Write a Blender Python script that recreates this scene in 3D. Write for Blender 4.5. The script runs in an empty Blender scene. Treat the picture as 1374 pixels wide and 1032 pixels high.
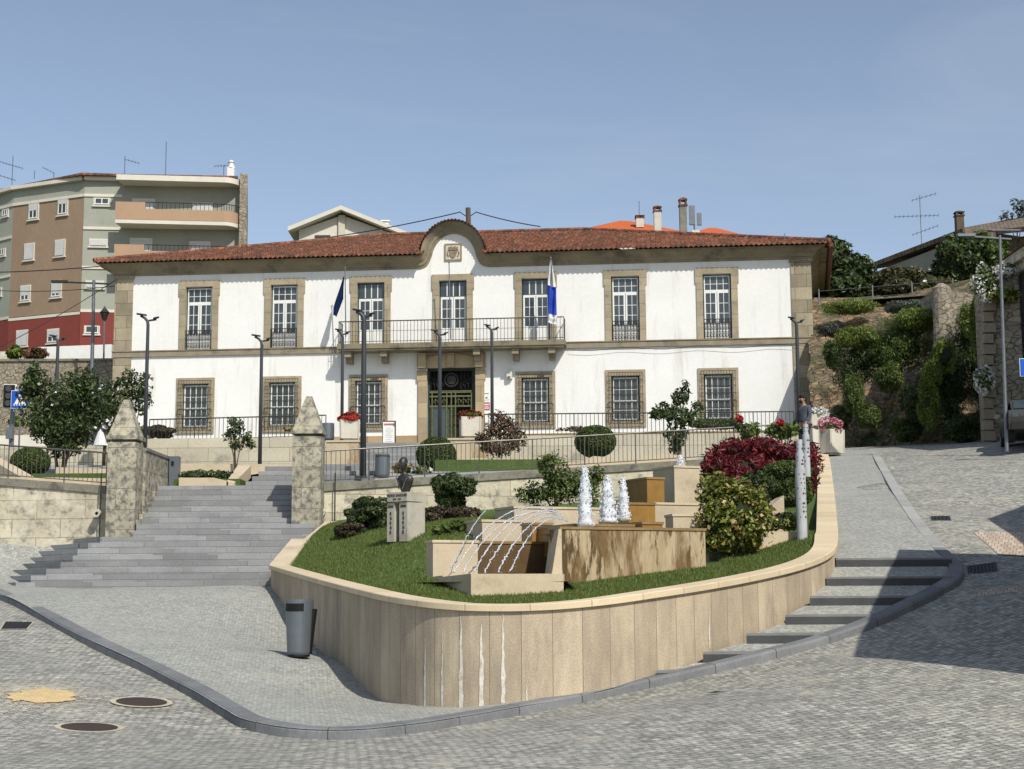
import bpy, math, random
import numpy as np
from mathutils import Vector, Matrix
random.seed(7); rng = np.random.default_rng(7)
R = math.radians
scene = bpy.context.scene
COL = scene.collection
# ---------------------------------------------------------------- camera
F = 2036.0
PITCH = math.atan(274/2036.0)
cam_d = bpy.data.cameras.new("camera"); cam = bpy.data.objects.new("camera", cam_d); COL.objects.link(cam)
cam_d.sensor_width = 36; cam_d.lens = 36*F/1374; cam_d.clip_end = 3000; cam_d.clip_start = 0.1
CR = (Matrix.Rotation(math.pi/2+PITCH, 3, 'X') @ Matrix.Rotation(-0.0057, 3, 'Z'))
cam.matrix_world = CR.to_4x4()
scene.camera = cam
def ray(px, py):
    return CR @ Vector(((px-687)/F, -(py-516)/F, -1))
def W(px, py, Y):
    d = ray(px, py); return d*(Y/d.y)
def XY(px, Y, z=0.0, py=650):
    v = W(px, py, Y); return (v.x, Y, z)
# ---------------------------------------------------------------- thin plate spline surfaces
class TPS:
    def __init__(s, pts, lam=0.02):
        P = np.array(pts, float); s.x = P[:, :2]; n = len(P)
        K = s.k(s.x, s.x)+lam*np.eye(n)
        A = np.zeros((n+3, n+3)); A[:n, :n] = K; A[:n, n] = 1; A[:n, n+1:] = s.x; A[n:, :n] = A[:n, n:].T
        b = np.zeros(n+3); b[:n] = P[:, 2]; s.w = np.linalg.solve(A, b)
    def k(s, a, b):
        r2 = ((a[:, None]-b[None])**2).sum(-1); return 0.5*r2*np.log(np.maximum(r2, 1e-12))
    def __call__(s, x, y=None):
        if y is not None: return float(s(np.array([[x, y]], float))[0])
        return s.k(np.asarray(x, float), s.x) @ s.w[:-3]+s.w[-3]+np.asarray(x) @ s.w[-2:]
# ---------------------------------------------------------------- mesh builder
class MB:
    def __init__(s): s.v = []; s.f = []; s.uv = None
    def add(s, vs, fs):
        n = len(s.v); s.v += [tuple(v) for v in vs]; s.f += [tuple(i+n for i in f) for f in fs]; return s
    def box(s, c, d, rz=0, taper=1.0):
        ca, sa = math.cos(rz), math.sin(rz); vs = []
        for k in (0, 1):
            t = taper if k else 1
            for sx, sy in ((-1, -1), (1, -1), (1, 1), (-1, 1)):
                x, y = sx*d[0]/2*t, sy*d[1]/2*t
                vs.append((c[0]+x*ca-y*sa, c[1]+x*sa+y*ca, c[2]+(k-.5)*d[2]))
        return s.add(vs, [(3, 2, 1, 0), (4, 5, 6, 7), (0, 1, 5, 4), (1, 2, 6, 5), (2, 3, 7, 6), (3, 0, 4, 7)])
    def bx(s, x0, x1, y0, y1, z0, z1):
        return s.box(((x0+x1)/2, (y0+y1)/2, (z0+z1)/2), (abs(x1-x0), abs(y1-y0), abs(z1-z0)))
    def hull8(s, b, t):   # bottom 4 and top 4 points
        return s.add(list(b)+list(t), [(3, 2, 1, 0), (4, 5, 6, 7), (0, 1, 5, 4), (1, 2, 6, 5), (2, 3, 7, 6), (3, 0, 4, 7)])
    def prism(s, poly, z0, z1):
        n = len(poly); 
        f0 = (lambda p: z0(p[0], p[1])) if callable(z0) else (lambda p: z0)
        f1 = (lambda p: z1(p[0], p[1])) if callable(z1) else (lambda p: z1)
        vs = [(p[0], p[1], f0(p)) for p in poly]+[(p[0], p[1], f1(p)) for p in poly]
        fs = [tuple(range(n-1, -1, -1)), tuple(range(n, 2*n))]+[(i, (i+1) % n, n+(i+1) % n, n+i) for i in range(n)]
        return s.add(vs, fs)
    def tube(s, pts, r, n=8, cap=True):
        pts = [Vector(p) for p in pts]; rr = r if isinstance(r, (list, tuple)) else [r]*len(pts)
        up = Vector((0, 0, 1)); rings = []; base = len(s.v); prev = None
        for i, p in enumerate(pts):
            d = (pts[min(i+1, len(pts)-1)]-pts[max(i-1, 0)]).normalized()
            a = prev if prev is not None else (Vector((1, 0, 0)) if abs(d.z) > .9 else up)
            a = (a-d*a.dot(d)).normalized(); b = d.cross(a); prev = a
            s.v += [tuple(p+(a*math.cos(2*math.pi*k/n)+b*math.sin(2*math.pi*k/n))*rr[i]) for k in range(n)]
        for i in range(len(pts)-1):
            for k in range(n):
                a0 = base+i*n+k; a1 = base+i*n+(k+1) % n; s.f.append((a0, a1, a1+n, a0+n))
        if cap:
            s.f.append(tuple(base+k for k in range(n-1, -1, -1))); s.f.append(tuple(base+(len(pts)-1)*n+k for k in range(n)))
        return s
    def lathe(s, prof, c=(0, 0, 0), n=20, wob=0, seed=0):
        rg = random.Random(seed); base = len(s.v)
        for (r, z) in prof:
            for k in range(n):
                a = 2*math.pi*k/n; q = r*(1+wob*(rg.random()-.5)); s.v.append((c[0]+q*math.cos(a), c[1]+q*math.sin(a), c[2]+z))
        for i in range(len(prof)-1):
            for k in range(n):
                a0 = base+i*n+k; a1 = base+i*n+(k+1) % n; s.f.append((a0, a1, a1+n, a0+n))
        s.f.append(tuple(base+k for k in range(n-1, -1, -1))); s.f.append(tuple(base+(len(prof)-1)*n+k for k in range(n)))
        return s
    def strip(s, A, B, closed=False):
        n = len(A); m = n if closed else n-1
        return s.add(list(A)+list(B), [(i, (i+1) % n, n+(i+1) % n, n+i) for i in range(m)])
    def sweep(s, rows, closed_prof=True):    # rows: list of profiles (lists of points)
        m = len(rows[0]); base = len(s.v)
        for r in rows: s.v += [tuple(p) for p in r]
        for i in range(len(rows)-1):
            for k in range(m if closed_prof else m-1):
                a = base+i*m+k; b = base+i*m+(k+1) % m; s.f.append((a, b, b+m, a+m))
        if closed_prof:
            s.f.append(tuple(base+k for k in range(m-1, -1, -1))); s.f.append(tuple(base+(len(rows)-1)*m+k for k in range(m)))
        return s
    def ball(s, c, r, sub=1, sq=(1, 1, 1)):
        t = (1+5**.5)/2
        vs = [Vector(v).normalized() for v in [(-1, t, 0), (1, t, 0), (-1, -t, 0), (1, -t, 0), (0, -1, t), (0, 1, t), (0, -1, -t), (0, 1, -t), (t, 0, -1), (t, 0, 1), (-t, 0, -1), (-t, 0, 1)]]
        fs = [(0, 11, 5), (0, 5, 1), (0, 1, 7), (0, 7, 10), (0, 10, 11), (1, 5, 9), (5, 11, 4), (11, 10, 2), (10, 7, 6), (7, 1, 8), (3, 9, 4), (3, 4, 2), (3, 2, 6), (3, 6, 8), (3, 8, 9), (4, 9, 5), (2, 4, 11), (6, 2, 10), (8, 6, 7), (9, 8, 1)]
        for _ in range(sub):
            c2 = {}; nf = []
            def mid(a, b):
                k = (min(a, b), max(a, b))
                if k not in c2: vs.append(((vs[a]+vs[b])/2).normalized()); c2[k] = len(vs)-1
                return c2[k]
            for a, b, d in fs:
                x, y, z = mid(a, b), mid(b, d), mid(d, a); nf += [(a, x, z), (b, y, x), (d, z, y), (x, y, z)]
            fs = nf
        return s.add([(c[0]+v.x*r*sq[0], c[1]+v.y*r*sq[1], c[2]+v.z*r*sq[2]) for v in vs], fs)
WM = {}
def setp(o, label=None, cat=None, group=None, kind=None):
    if label: o['label'] = label
    if cat: o['category'] = cat
    if group: o['group'] = group
    if kind: o['kind'] = kind
    return o
def thing(name, label, cat, loc=(0, 0, 0), rz=0, group=None):
    o = bpy.data.objects.new(name, None); COL.objects.link(o); o.empty_display_size = .2
    o.location = loc; o.rotation_euler = (0, 0, rz)
    WM[o.name] = Matrix.Translation(loc) @ Matrix.Rotation(rz, 4, 'Z')
    return setp(o, label, cat, group)
def part(name, mb, mat, parent=None, local=False, smooth=False, loc=None, label=None, cat=None, group=None, kind=None, recalc=True):
    """link ONE mesh object; verts are world coordinates unless local"""
    me = bpy.data.meshes.new(name); vs = mb.v
    M = WM[parent.name] if parent is not None else Matrix.Translation(loc or (0, 0, 0))
    if not local:
        Mi = np.array(M.inverted()); a = np.array(vs, float); a = a @ Mi[:3, :3].T+Mi[:3, 3]; vs = a.tolist()
    me.from_pydata(vs, [], mb.f); me.update()
    if mb.uv is not None:
        l = me.uv_layers.new(name="UVMap")
        vi = np.zeros(len(me.loops), int); me.loops.foreach_get('vertex_index', vi)
        l.data.foreach_set('uv', np.array(mb.uv, float)[vi].ravel())
    if recalc:
        import bmesh
        bm = bmesh.new(); bm.from_mesh(me); bmesh.ops.recalc_face_normals(bm, faces=bm.faces); bm.to_mesh(me); bm.free()
    if smooth: me.polygons.foreach_set('use_smooth', [True]*len(me.polygons))
    me.materials.append(mat)
    o = bpy.data.objects.new(name, me); COL.objects.link(o)
    if parent is not None: o.parent = parent
    else: o.location = loc or (0, 0, 0)
    WM[o.name] = M.copy()
    return setp(o, label, cat, group, kind)
def copy_tree(o, parent=None):
    c = o.copy(); COL.objects.link(c)
    if parent is not None: c.parent = parent
    for ch in [x for x in o.children]: copy_tree(ch, c)
    return c
# ---------------------------------------------------------------- materials
def node(nt, t, **kw):
    n = nt.nodes.new(t)
    for k, v in kw.items():
        if k in n.inputs: n.inputs[k].default_value = v
        else: setattr(n, k, v)
    return n
def rgba(c): return (c[0], c[1], c[2], 1)
def mat(name, c1, c2=None, s=3.0, c3=None, s3=.6, t3=(.52, .66), rough=.85, bump=.3, bs=30., bd=.01, brick=None, island=0., metal=0., uv=False, stretch=None, spec=.3, vor=None, trans=0., det=6., fine=0.12, tint=None, rot=0., alpha=None):
    m = bpy.data.materials.new(name); m.use_nodes = True; nt = m.node_tree; L = nt.links.new
    b = nt.nodes['Principled BSDF']; b.inputs['Roughness'].default_value = rough; b.inputs['Metallic'].default_value = metal
    b.inputs['Specular IOR Level'].default_value = spec
    tc = node(nt, 'ShaderNodeTexCoord'); co = tc.outputs['UV' if uv else 'Object']
    def sc(v, st):
        mp = node(nt, 'ShaderNodeMapping'); mp.inputs['Scale'].default_value = st; L(v, mp.inputs['Vector']); return mp.outputs['Vector']
    base = sc(co, stretch) if stretch else co
    def noise(scale, detail=det, v=None, rough_=.6):
        n = node(nt, 'ShaderNodeTexNoise', Scale=scale, Detail=detail, Roughness=rough_); L(v if v is not None else base, n.inputs['Vector']); return n.outputs['Fac']
    def mix(f, a, b_, mode='MIX'):
        n = nt.nodes.new('ShaderNodeMix'); n.data_type = 'RGBA'; n.blend_type = mode
        if isinstance(f, float): n.inputs[0].default_value = f
        else: L(f, n.inputs[0])
        for v, i in ((a, 6), (b_, 7)):
            if isinstance(v, tuple): n.inputs[i].default_value = v
            else: L(v, n.inputs[i])
        return n.outputs[2]
    def ramp(f, a, c):
        n = node(nt, 'ShaderNodeMapRange'); n.inputs[1].default_value = a; n.inputs[2].default_value = c; L(f, n.inputs[0]); return n.outputs[0]
    c2 = c2 or tuple(x*.8 for x in c1)
    col = mix(ramp(noise(s), .3, .7), rgba(c1), rgba(c2))
    h = noise(bs, 5)
    if vor:   # rubble stones
        dn = nt.nodes.new('ShaderNodeVectorMath'); dn.operation = 'ADD'
        nn = node(nt, 'ShaderNodeTexNoise', Scale=vor['s']*1.3, Detail=3.); L(base, nn.inputs['Vector'])
        sm = nt.nodes.new('ShaderNodeVectorMath'); sm.operation = 'SCALE'; sm.inputs['Scale'].default_value = .5/vor['s']; L(nn.outputs['Color'], sm.inputs[0])
        L(base, dn.inputs[0]); L(sm.outputs[0], dn.inputs[1])
        mv = sc(dn.outputs[0], vor.get('st', (1, 1, 1.7)))
        v1 = node(nt, 'ShaderNodeTexVoronoi', Scale=vor['s']); L(mv, v1.inputs['Vector'])
        v2 = node(nt, 'ShaderNodeTexVoronoi', Scale=vor['s']); v2.feature = 'DISTANCE_TO_EDGE'; L(mv, v2.inputs['Vector'])
        sp = node(nt, 'ShaderNodeSeparateColor'); L(v1.outputs['Color'], sp.inputs[0])
        col = mix(ramp(sp.outputs[0], .0, 1.0), col, rgba(vor['c']))
        col = mix(ramp(sp.outputs[1], .6, 1.0), col, rgba(vor.get('cc', vor['c'])))
        e = ramp(v2.outputs['Distance'], .0, vor.get('w', .09))
        col = mix(e, rgba(vor['m']), col)
        ad = node(nt, 'ShaderNodeMath'); ad.operation = 'MULTIPLY_ADD'; L(h, ad.inputs[0]); ad.inputs[1].default_value = .35; L(e, ad.inputs[2]); h = ad.outputs[0]
    if brick:
        bv = co
        if not uv:
            se = node(nt, 'ShaderNodeSeparateXYZ'); L(co, se.inputs[0]); cb = node(nt, 'ShaderNodeCombineXYZ')
            if brick.get('flat'):
                L(se.outputs[0], cb.inputs[0]); L(se.outputs[1], cb.inputs[1])
            else:
                a2 = node(nt, 'ShaderNodeMath'); a2.operation = 'ADD'; L(se.outputs[0], a2.inputs[0]); L(se.outputs[1], a2.inputs[1])
                L(a2.outputs[0], cb.inputs[0]); L(se.outputs[2], cb.inputs[1])
            bv = cb.outputs[0]
        mp = node(nt, 'ShaderNodeMapping'); mp.inputs['Rotation'].default_value = (0, 0, rot); L(bv, mp.inputs['Vector']); bv = mp.outputs[0]
        if brick.get('off'): mp.inputs['Location'].default_value = brick['off']
        if brick.get('dist'):
            nn = node(nt, 'ShaderNodeTexNoise', Scale=brick.get('ds', 3.), Detail=4.); L(bv, nn.inputs['Vector'])
            sb = nt.nodes.new('ShaderNodeVectorMath'); sb.operation = 'SUBTRACT'; L(nn.outputs['Color'], sb.inputs[0]); sb.inputs[1].default_value = (.5, .5, .5)
            sm = nt.nodes.new('ShaderNodeVectorMath'); sm.operation = 'SCALE'; sm.inputs['Scale'].default_value = brick['dist']; L(sb.outputs[0], sm.inputs[0])
            dn = nt.nodes.new('ShaderNodeVectorMath'); dn.operation = 'ADD'; L(bv, dn.inputs[0]); L(sm.outputs[0], dn.inputs[1]); bv = dn.outputs[0]
        bt = node(nt, 'ShaderNodeTexBrick'); bt.offset = brick.get('o', .5); bt.squash = 1
        bt.inputs['Scale'].default_value = 1; bt.inputs['Brick Width'].default_value = brick['w']; bt.inputs['Row Height'].default_value = brick['h']
        bt.inputs['Mortar Size'].default_value = brick.get('m', .01); bt.inputs['Mortar Smooth'].default_value = .2
        bt.inputs['Color1'].default_value = (0, 0, 0, 1); bt.inputs['Color2'].default_value = (1, 1, 1, 1); bt.inputs['Mortar'].default_value = (.5, .5, .5, 1)
        L(bv, bt.inputs['Vector'])
        vr = brick.get('var', .2)
        k = node(nt, 'ShaderNodeMapRange'); k.inputs[3].default_value = 1-vr; k.inputs[4].default_value = 1+vr; L(bt.outputs['Color'], k.inputs[0])
        col = mix(1.0, col, k.outputs[0], 'MULTIPLY')
        col = mix(bt.outputs['Fac'], col, rgba(brick.get('mc', tuple(x*.4 for x in c1))))
        ad = node(nt, 'ShaderNodeMath'); ad.operation = 'MULTIPLY_ADD'; L(h, ad.inputs[0]); ad.inputs[1].default_value = brick.get('hn', .4)
        iv = node(nt, 'ShaderNodeMath'); iv.operation = 'SUBTRACT'; iv.inputs[0].default_value = 1; L(bt.outputs['Fac'], iv.inputs[1]); L(iv.outputs[0], ad.inputs[2]); h = ad.outputs[0]
    if c3: 
        f = ramp(noise(s3, 8, rough_=.7), *t3); col = mix(f, col, rgba(c3))
    if tint:  # (color, scale, (lo,hi)) second patch layer
        col = mix(ramp(noise(tint[1], 8, co if not tint[3:] else sc(co, tint[3]), .7), *tint[2]), col, rgba(tint[0]))
    if fine:
        k = node(nt, 'ShaderNodeMapRange'); k.inputs[1].default_value = .3; k.inputs[2].default_value = .7; k.inputs[3].default_value = 1-fine; k.inputs[4].default_value = 1+fine; L(noise(bs*.7, 3), k.inputs[0])
        col = mix(1.0, col, k.outputs[0], 'MULTIPLY')
    if island:
        g = node(nt, 'ShaderNodeNewGeometry'); k = node(nt, 'ShaderNodeMapRange'); k.inputs[3].default_value = 1-island; k.inputs[4].default_value = 1+island
        L(g.outputs['Random Per Island'], k.inputs[0]); col = mix(1.0, col, k.outputs[0], 'MULTIPLY')
        if isinstance(c3, tuple):
            pass
    L(col, b.inputs['Base Color'])
    if bump:
        bp = node(nt, 'ShaderNodeBump', Strength=bump, Distance=bd); L(h, bp.inputs['Height']); L(bp.outputs[0], b.inputs['Normal'])
    if trans:
        b.inputs['Subsurface Weight'].default_value = 0
        tr = node(nt, 'ShaderNodeBsdfTranslucent'); L(col, tr.inputs['Color']); ms = node(nt, 'ShaderNodeMixShader'); ms.inputs[0].default_value = trans
        out = nt.nodes['Material Output']; L(b.outputs[0], ms.inputs[1]); L(tr.outputs[0], ms.inputs[2]); L(ms.outputs[0], out.inputs['Surface'])
    return m
def leafmat(name, c, c2=None, isl=.45, tr=.25, rough=.45):
    """leaves: each island mixes between two leaf colours"""
    m = bpy.data.materials.new(name); m.use_nodes = True; nt = m.node_tree; L = nt.links.new; b = nt.nodes['Principled BSDF']
    b.inputs['Roughness'].default_value = rough; b.inputs['Specular IOR Level'].default_value = .35
    g = node(nt, 'ShaderNodeNewGeometry'); n = nt.nodes.new('ShaderNodeMix'); n.data_type = 'RGBA'
    pw = node(nt, 'ShaderNodeMath'); pw.operation = 'POWER'; L(g.outputs['Random Per Island'], pw.inputs[0]); pw.inputs[1].default_value = 1.6
    L(pw.outputs[0], n.inputs[0]); n.inputs[6].default_value = rgba(tuple(x*(1-isl) for x in c)); n.inputs[7].default_value = rgba(c2 or tuple(x*(1+isl) for x in c))
    L(n.outputs[2], b.inputs['Base Color'])
    t = node(nt, 'ShaderNodeBsdfTranslucent'); L(n.outputs[2], t.inputs['Color']); ms = node(nt, 'ShaderNodeMixShader'); ms.inputs[0].default_value = tr
    L(b.outputs[0], ms.inputs[1]); L(t.outputs[0], ms.inputs[2]); L(ms.outputs[0], nt.nodes['Material Output'].inputs['Surface'])
    return m
M = {}
M['plaster'] = mat('white_plaster', (.78, .77, .735), (.72, .715, .68), s=.5, rough=.9, bump=.2, bs=9, bd=.02, fine=.03, tint=((.52, .49, .42), 1.1, (.54, .80), (1.5, 1.5, .16)), c3=(.62, .60, .55), s3=.45, t3=(.62, .8))
M['granite'] = mat('warm_granite', (.36, .31, .215), (.26, .22, .15), s=1.2, bump=.3, bs=30, c3=(.13, .115, .085), s3=.9, t3=(.52, .75), brick=dict(w=1.1, h=.62, m=.012, mc=(.10, .085, .06), var=.22), fine=.15)
M['granite_plain'] = mat('granite_frame_stone', (.30, .255, .18), (.21, .175, .12), s=1.6, bump=.3, bs=35, c3=(.12, .105, .08), s3=1.1, t3=(.55, .75), fine=.15)
M['cornice'] = mat('weathered_cornice_stone', (.30, .255, .17), (.20, .17, .115), s=.9, bump=.3, bs=25, c3=(.075, .065, .05), s3=.7, t3=(.5, .72), fine=.15)
M['plinth'] = mat('orange_granite_plinth', (.42, .30, .16), (.30, .22, .13), s=1.5, bump=.3, bs=30, brick=dict(w=1.2, h=.7, m=.01, var=.2), fine=.15)
M['old'] = mat('lichened_old_stone', (.42, .38, .28), (.31, .285, .215), s=1.7, c3=(.13, .125, .11), s3=5.5, t3=(.46, .60), bump=.5, bs=14, bd=.03, brick=dict(w=.95, h=.52, m=.008, mc=(.16, .15, .12), var=.14, dist=.03), tint=((.50, .44, .30), 1.1, (.55, .7)), fine=.18)
M['oldwhite'] = mat('patchy_limewashed_stone', (.56, .51, .39), (.44, .39, .28), s=1.2, c3=(.20, .185, .15), s3=3.2, t3=(.50, .64), bump=.4, bs=12, bd=.03, brick=dict(w=1.15, h=.48, m=.012, mc=(.30, .25, .17), var=.12, dist=.04), tint=((.62, .58, .47), .9, (.5, .65)), fine=.1)
M['oldcope'] = mat('dark_lichen_coping', (.25, .235, .18), (.15, .14, .115), s=2.5, c3=(.08, .076, .066), s3=2, t3=(.52, .66), bump=.5, bs=18, bd=.02)
M['beige'] = mat('beige_limestone_coping', (.60, .50, .345), (.52, .42, .28), s=1.5, bump=.12, bs=40, brick=dict(w=.95, h=5, m=.006, mc=(.30, .23, .15), var=.07, o=0), fine=.06, c3=(.40, .32, .21), s3=1.4, t3=(.6, .8))
M['beige2'] = mat('beige_limestone_slab', (.56, .47, .335), (.46, .38, .26), s=1.6, bump=.15, bs=40, c3=(.33, .26, .17), s3=1.7, t3=(.56, .78), fine=.08)
M['panel'] = mat('granite_wall_panels', (.50, .415, .29), (.41, .335, .24), s=1.1, uv=True, bump=.35, bs=60, bd=.008, brick=dict(w=.47, h=30, m=.006, mc=(.17, .13, .09), var=.13, o=0), tint=((.27, .22, .165), 1.1, (.44, .70), (1.4, .38, 1)), c3=(.56, .46, .31), s3=2.2, t3=(.6, .74), fine=.2)
M['steps'] = mat('grey_granite_steps', (.285, .285, .28), (.22, .225, .225), s=1.3, bump=.3, bs=45, brick=dict(w=1.3, h=.16, m=.005, mc=(.10, .10, .098), var=.20, off=(0, -.05, 0), o=.37), fine=.12, c3=(.19, .19, .18), s3=1.1, t3=(.56, .75))
M['kerb'] = mat('grey_granite_kerb', (.20, .205, .205), (.14, .145, .15), s=2, bump=.3, bs=50, uv=True, brick=dict(w=1.15, h=9, m=.008, mc=(.05, .05, .05), var=.1, o=0), fine=.15)
M['slab'] = mat('dark_granite_edging', (.235, .235, .225), (.17, .17, .165), s=3, bump=.2, bs=60, fine=.12)
M['road'] = mat('granite_setts_road', (.41, .40, .345), (.31, .30, .26), s=1.3, bump=.85, bs=17, bd=.035, rot=R(-38), stretch=None, brick=dict(flat=1, w=.13, h=.105, m=.007, mc=(.105, .10, .088), var=.32, dist=.075, ds=3.2, hn=1.1), fine=.34, c3=(.24, .24, .22), s3=.45, t3=(.50, .70), tint=((.44, .41, .33), .9, (.54, .70)), rough=.8)
M['pave'] = mat('small_granite_sett_paving', (.38, .38, .34), (.30, .305, .275), s=1.0, bump=.8, bs=26, bd=.014, rot=R(20), brick=dict(flat=1, w=.075, h=.07, m=.003, mc=(.22, .22, .195), var=.17, dist=.05, ds=5., hn=.9), fine=.26, c3=(.41, .40, .34), s3=.5, t3=(.54, .7), rough=.85)
M['tile'] = mat('clay_roof_tile', (.165, .062, .036), (.26, .105, .062), s=2.8, c3=(.075, .055, .042), s3=1.3, t3=(.47, .66), bump=.4, bs=30, fine=.28, tint=((.36, .26, .17), 3.5, (.58, .70)), rough=.9, brick=dict(flat=1, w=.235, h=.42, m=.012, mc=(.06, .035, .025), var=.45, o=0))
M['tile2'] = mat('bright_orange_roof_tile', (.50, .115, .035), (.42, .10, .03), s=3, bump=.3, bs=30, rough=.8)
M['iron'] = mat('dark_painted_iron', (.030, .030, .028), (.05, .048, .042), s=8, bump=.1, rough=.5, metal=.3, fine=.1)
M['rail'] = mat('grey_steel_railing', (.16, .155, .14), (.10, .095, .085), s=6, bump=.1, rough=.45, metal=.6, fine=.1)
M['lamp'] = mat('charcoal_lamp_paint', (.050, .054, .060), (.06, .065, .07), s=3, bump=0, rough=.45, metal=.3, fine=.03)
M['bin'] = mat('blue_grey_steel_bin', (.19, .215, .235), (.16, .18, .20), s=3, bump=.05, rough=.38, metal=.55, fine=.04)
M['black'] = mat('black_opening', (.008, .008, .008), bump=0, fine=0, rough=.6)
M['white'] = mat('white_paint', (.78, .78, .75), (.68, .68, .64), s=3, bump=.05, rough=.5, fine=.04)
M['green'] = mat('dark_green_paint', (.022, .05, .042), bump=.05, rough=.4, fine=.05)
M['glass'] = mat('window_glass', (.022, .03, .032), (.06, .072, .07), s=1.1, bump=.02, bs=3, rough=.08, spec=.8, fine=0)
M['curt'] = mat('pale_curtain', (.35, .36, .31), (.22, .23, .19), s=4, bump=.1, rough=.9)
M['doorm'] = mat('green_gold_door_iron', (.22, .21, .095), (.085, .10, .05), s=9, bump=.3, bs=40, rough=.45, metal=.35)
M['redpl'] = mat('brick_red_plaster', (.22, .052, .04), (.19, .045, .035), s=.6, bump=.1, bs=8, fine=.04, rough=.9)
M['tan'] = mat('tan_brown_plaster', (.30, .215, .145), (.26, .185, .125), s=.3, bump=.1, bs=8, fine=.06, c3=(.25, .16, .10), s3=.35, t3=(.55, .8), stretch=(1, 1, .4))
M['grey'] = mat('sage_grey_plaster', (.345, .355, .295), (.29, .30, .25), s=.3, bump=.1, bs=8, fine=.05, c3=(.22, .225, .19), s3=.3, t3=(.56, .8))
M['cream'] = mat('cream_paint', (.66, .63, .54), (.58, .55, .47), s=.8, bump=.05, bs=12, fine=.04)
M['peach'] = mat('peach_balcony_paint', (.42, .28, .18), (.38, .25, .16), s=.5, bump=.05, bs=12, fine=.05)
M['shut'] = mat('white_roller_shutter', (.62, .62, .60), (.55, .55, .53), s=2, bump=.1, rough=.7, brick=dict(w=9, h=.06, m=.006, var=.03))
M['rubble'] = mat('brown_rubble_stone', (.30, .215, .135), (.20, .145, .095), s=.7, rough=.95, bump=1., bs=12, bd=.12, vor=dict(s=3.1, c=(.16, .12, .085), cc=(.40, .27, .14), m=(.055, .043, .03), w=.045), c3=(.06, .075, .03), s3=.6, t3=(.46, .62), fine=.25)
M['rubble2'] = mat('grey_rubble_stone', (.33, .29, .225), (.24, .21, .165), s=.9, rough=.95, bump=.8, bs=12, bd=.06, vor=dict(s=3.0, c=(.25, .21, .155), cc=(.36, .31, .22), m=(.15, .125, .095), w=.05), fine=.2)
M['soil'] = mat('brown_soil', (.10, .07, .045), (.06, .045, .03), s=6, bump=.7, bs=25, bd=.03)
M['turf'] = mat('green_turf', (.085, .13, .03), (.055, .09, .02), s=5, bump=.7, bs=50, bd=.03, fine=.3)
M['grassb'] = leafmat('grass_blades', (.12, .18, .03), (.22, .26, .07), isl=.35, tr=.35, rough=.55)
M['hill'] = mat('dry_hillside', (.13, .12, .06), (.08, .09, .035), s=.3, bump=.6, bs=3, bd=.2)
M['wetor'] = mat('wet_orange_stone', (.33, .18, .045), (.22, .12, .03), s=1.2, bump=.15, bs=25, rough=.35, spec=.6, stretch=(1, 1, .5), fine=.12)
M['stain'] = mat('streaked_wet_stone', (.47, .375, .24), (.36, .27, .155), s=1.2, bump=.2, bs=25, rough=.5, c3=(.085, .055, .022), s3=2.6, t3=(.50, .56), stretch=(1.6, 1.6, .30), tint=((.17, .105, .045), 1.1, (.48, .58), (1.3, 1.3, .28)), fine=.12)
M['wetshade'] = mat('wet_stone_painted_shade', (.15, .095, .045), (.10, .062, .03), s=2, bump=.1, rough=.3, spec=.6, stretch=(1, 1, .4))  # wet brown stone, with the basin cavity's shade painted into its colour
M['foam'] = mat('white_foam_water', (.88, .90, .92), (.78, .82, .86), s=14, bump=.6, bs=30, bd=.02, rough=.35, trans=.3, fine=.05)
M['water'] = mat('pool_water', (.10, .085, .05), bump=.5, bs=9, rough=.06, spec=.8, bd=.02)
M['bronze'] = mat('dark_bronze', (.075, .072, .062), (.045, .045, .04), s=9, bump=.2, rough=.45, metal=.6)
M['blue'] = mat('navy_flag_cloth', (.012, .035, .13), bump=.05, rough=.8, fine=.03, trans=.2)
M['rblue'] = mat('royal_blue_cloth', (.02, .06, .42), bump=.05, rough=.8, fine=.03)
M['wcloth'] = mat('white_cloth', (.75, .75, .74), bump=.05, rough=.8, fine=.03)
M['signblue'] = mat('sign_blue', (.01, .10, .50), bump=0, rough=.35, fine=0)
M['pinkred'] = mat('sign_red_print', (.55, .12, .14), bump=0, rough=.5, fine=0)
M['ink'] = mat('dark_print', (.06, .06, .06), bump=0, rough=.6, fine=0)
M['bark'] = mat('brown_bark', (.13, .095, .065), (.08, .06, .04), s=6, bump=.7, bs=30, bd=.02, stretch=(1, 1, .3))
M['conc'] = mat('pale_planter_concrete', (.58, .55, .46), (.49, .46, .385), s=2, bump=.2, bs=40, c3=(.40, .37, .30), s3=1.6, t3=(.58, .75), fine=.08)
M['rust'] = mat('rusty_manhole_iron', (.075, .050, .038), (.05, .035, .028), s=5, bump=.8, bs=60, bd=.01, rough=.7, metal=.2)
M['paleset'] = mat('pale_sett_ring', (.52, .47, .35), (.40, .36, .27), s=4, bump=.5, bs=30, fine=.2)
M['sand'] = mat('spilled_yellow_sand', (.66, .49, .25), (.52, .38, .19), s=8, bump=.5, bs=60, fine=.2)
M['pinkset'] = mat('pinkish_setts', (.50, .40, .31), (.42, .34, .27), s=2, bump=.5, bs=30, brick=dict(flat=1, w=.12, h=.3, m=.008, var=.15), rot=R(20), fine=.15)
M['pvc'] = mat('white_perforated_pipe', (.50, .51, .52), (.38, .39, .40), s=3, bump=.05, rough=.4, fine=.05)
M['carp'] = mat('silver_grey_car_paint', (.14, .14, .13), bump=0, rough=.25, metal=.7, fine=0)
M['rubber'] = mat('black_rubber', (.02, .02, .02), bump=.1, rough=.8)
M['skin'] = mat('tanned_skin', (.38, .21, .14), bump=.05, rough=.6, fine=.03)
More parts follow.
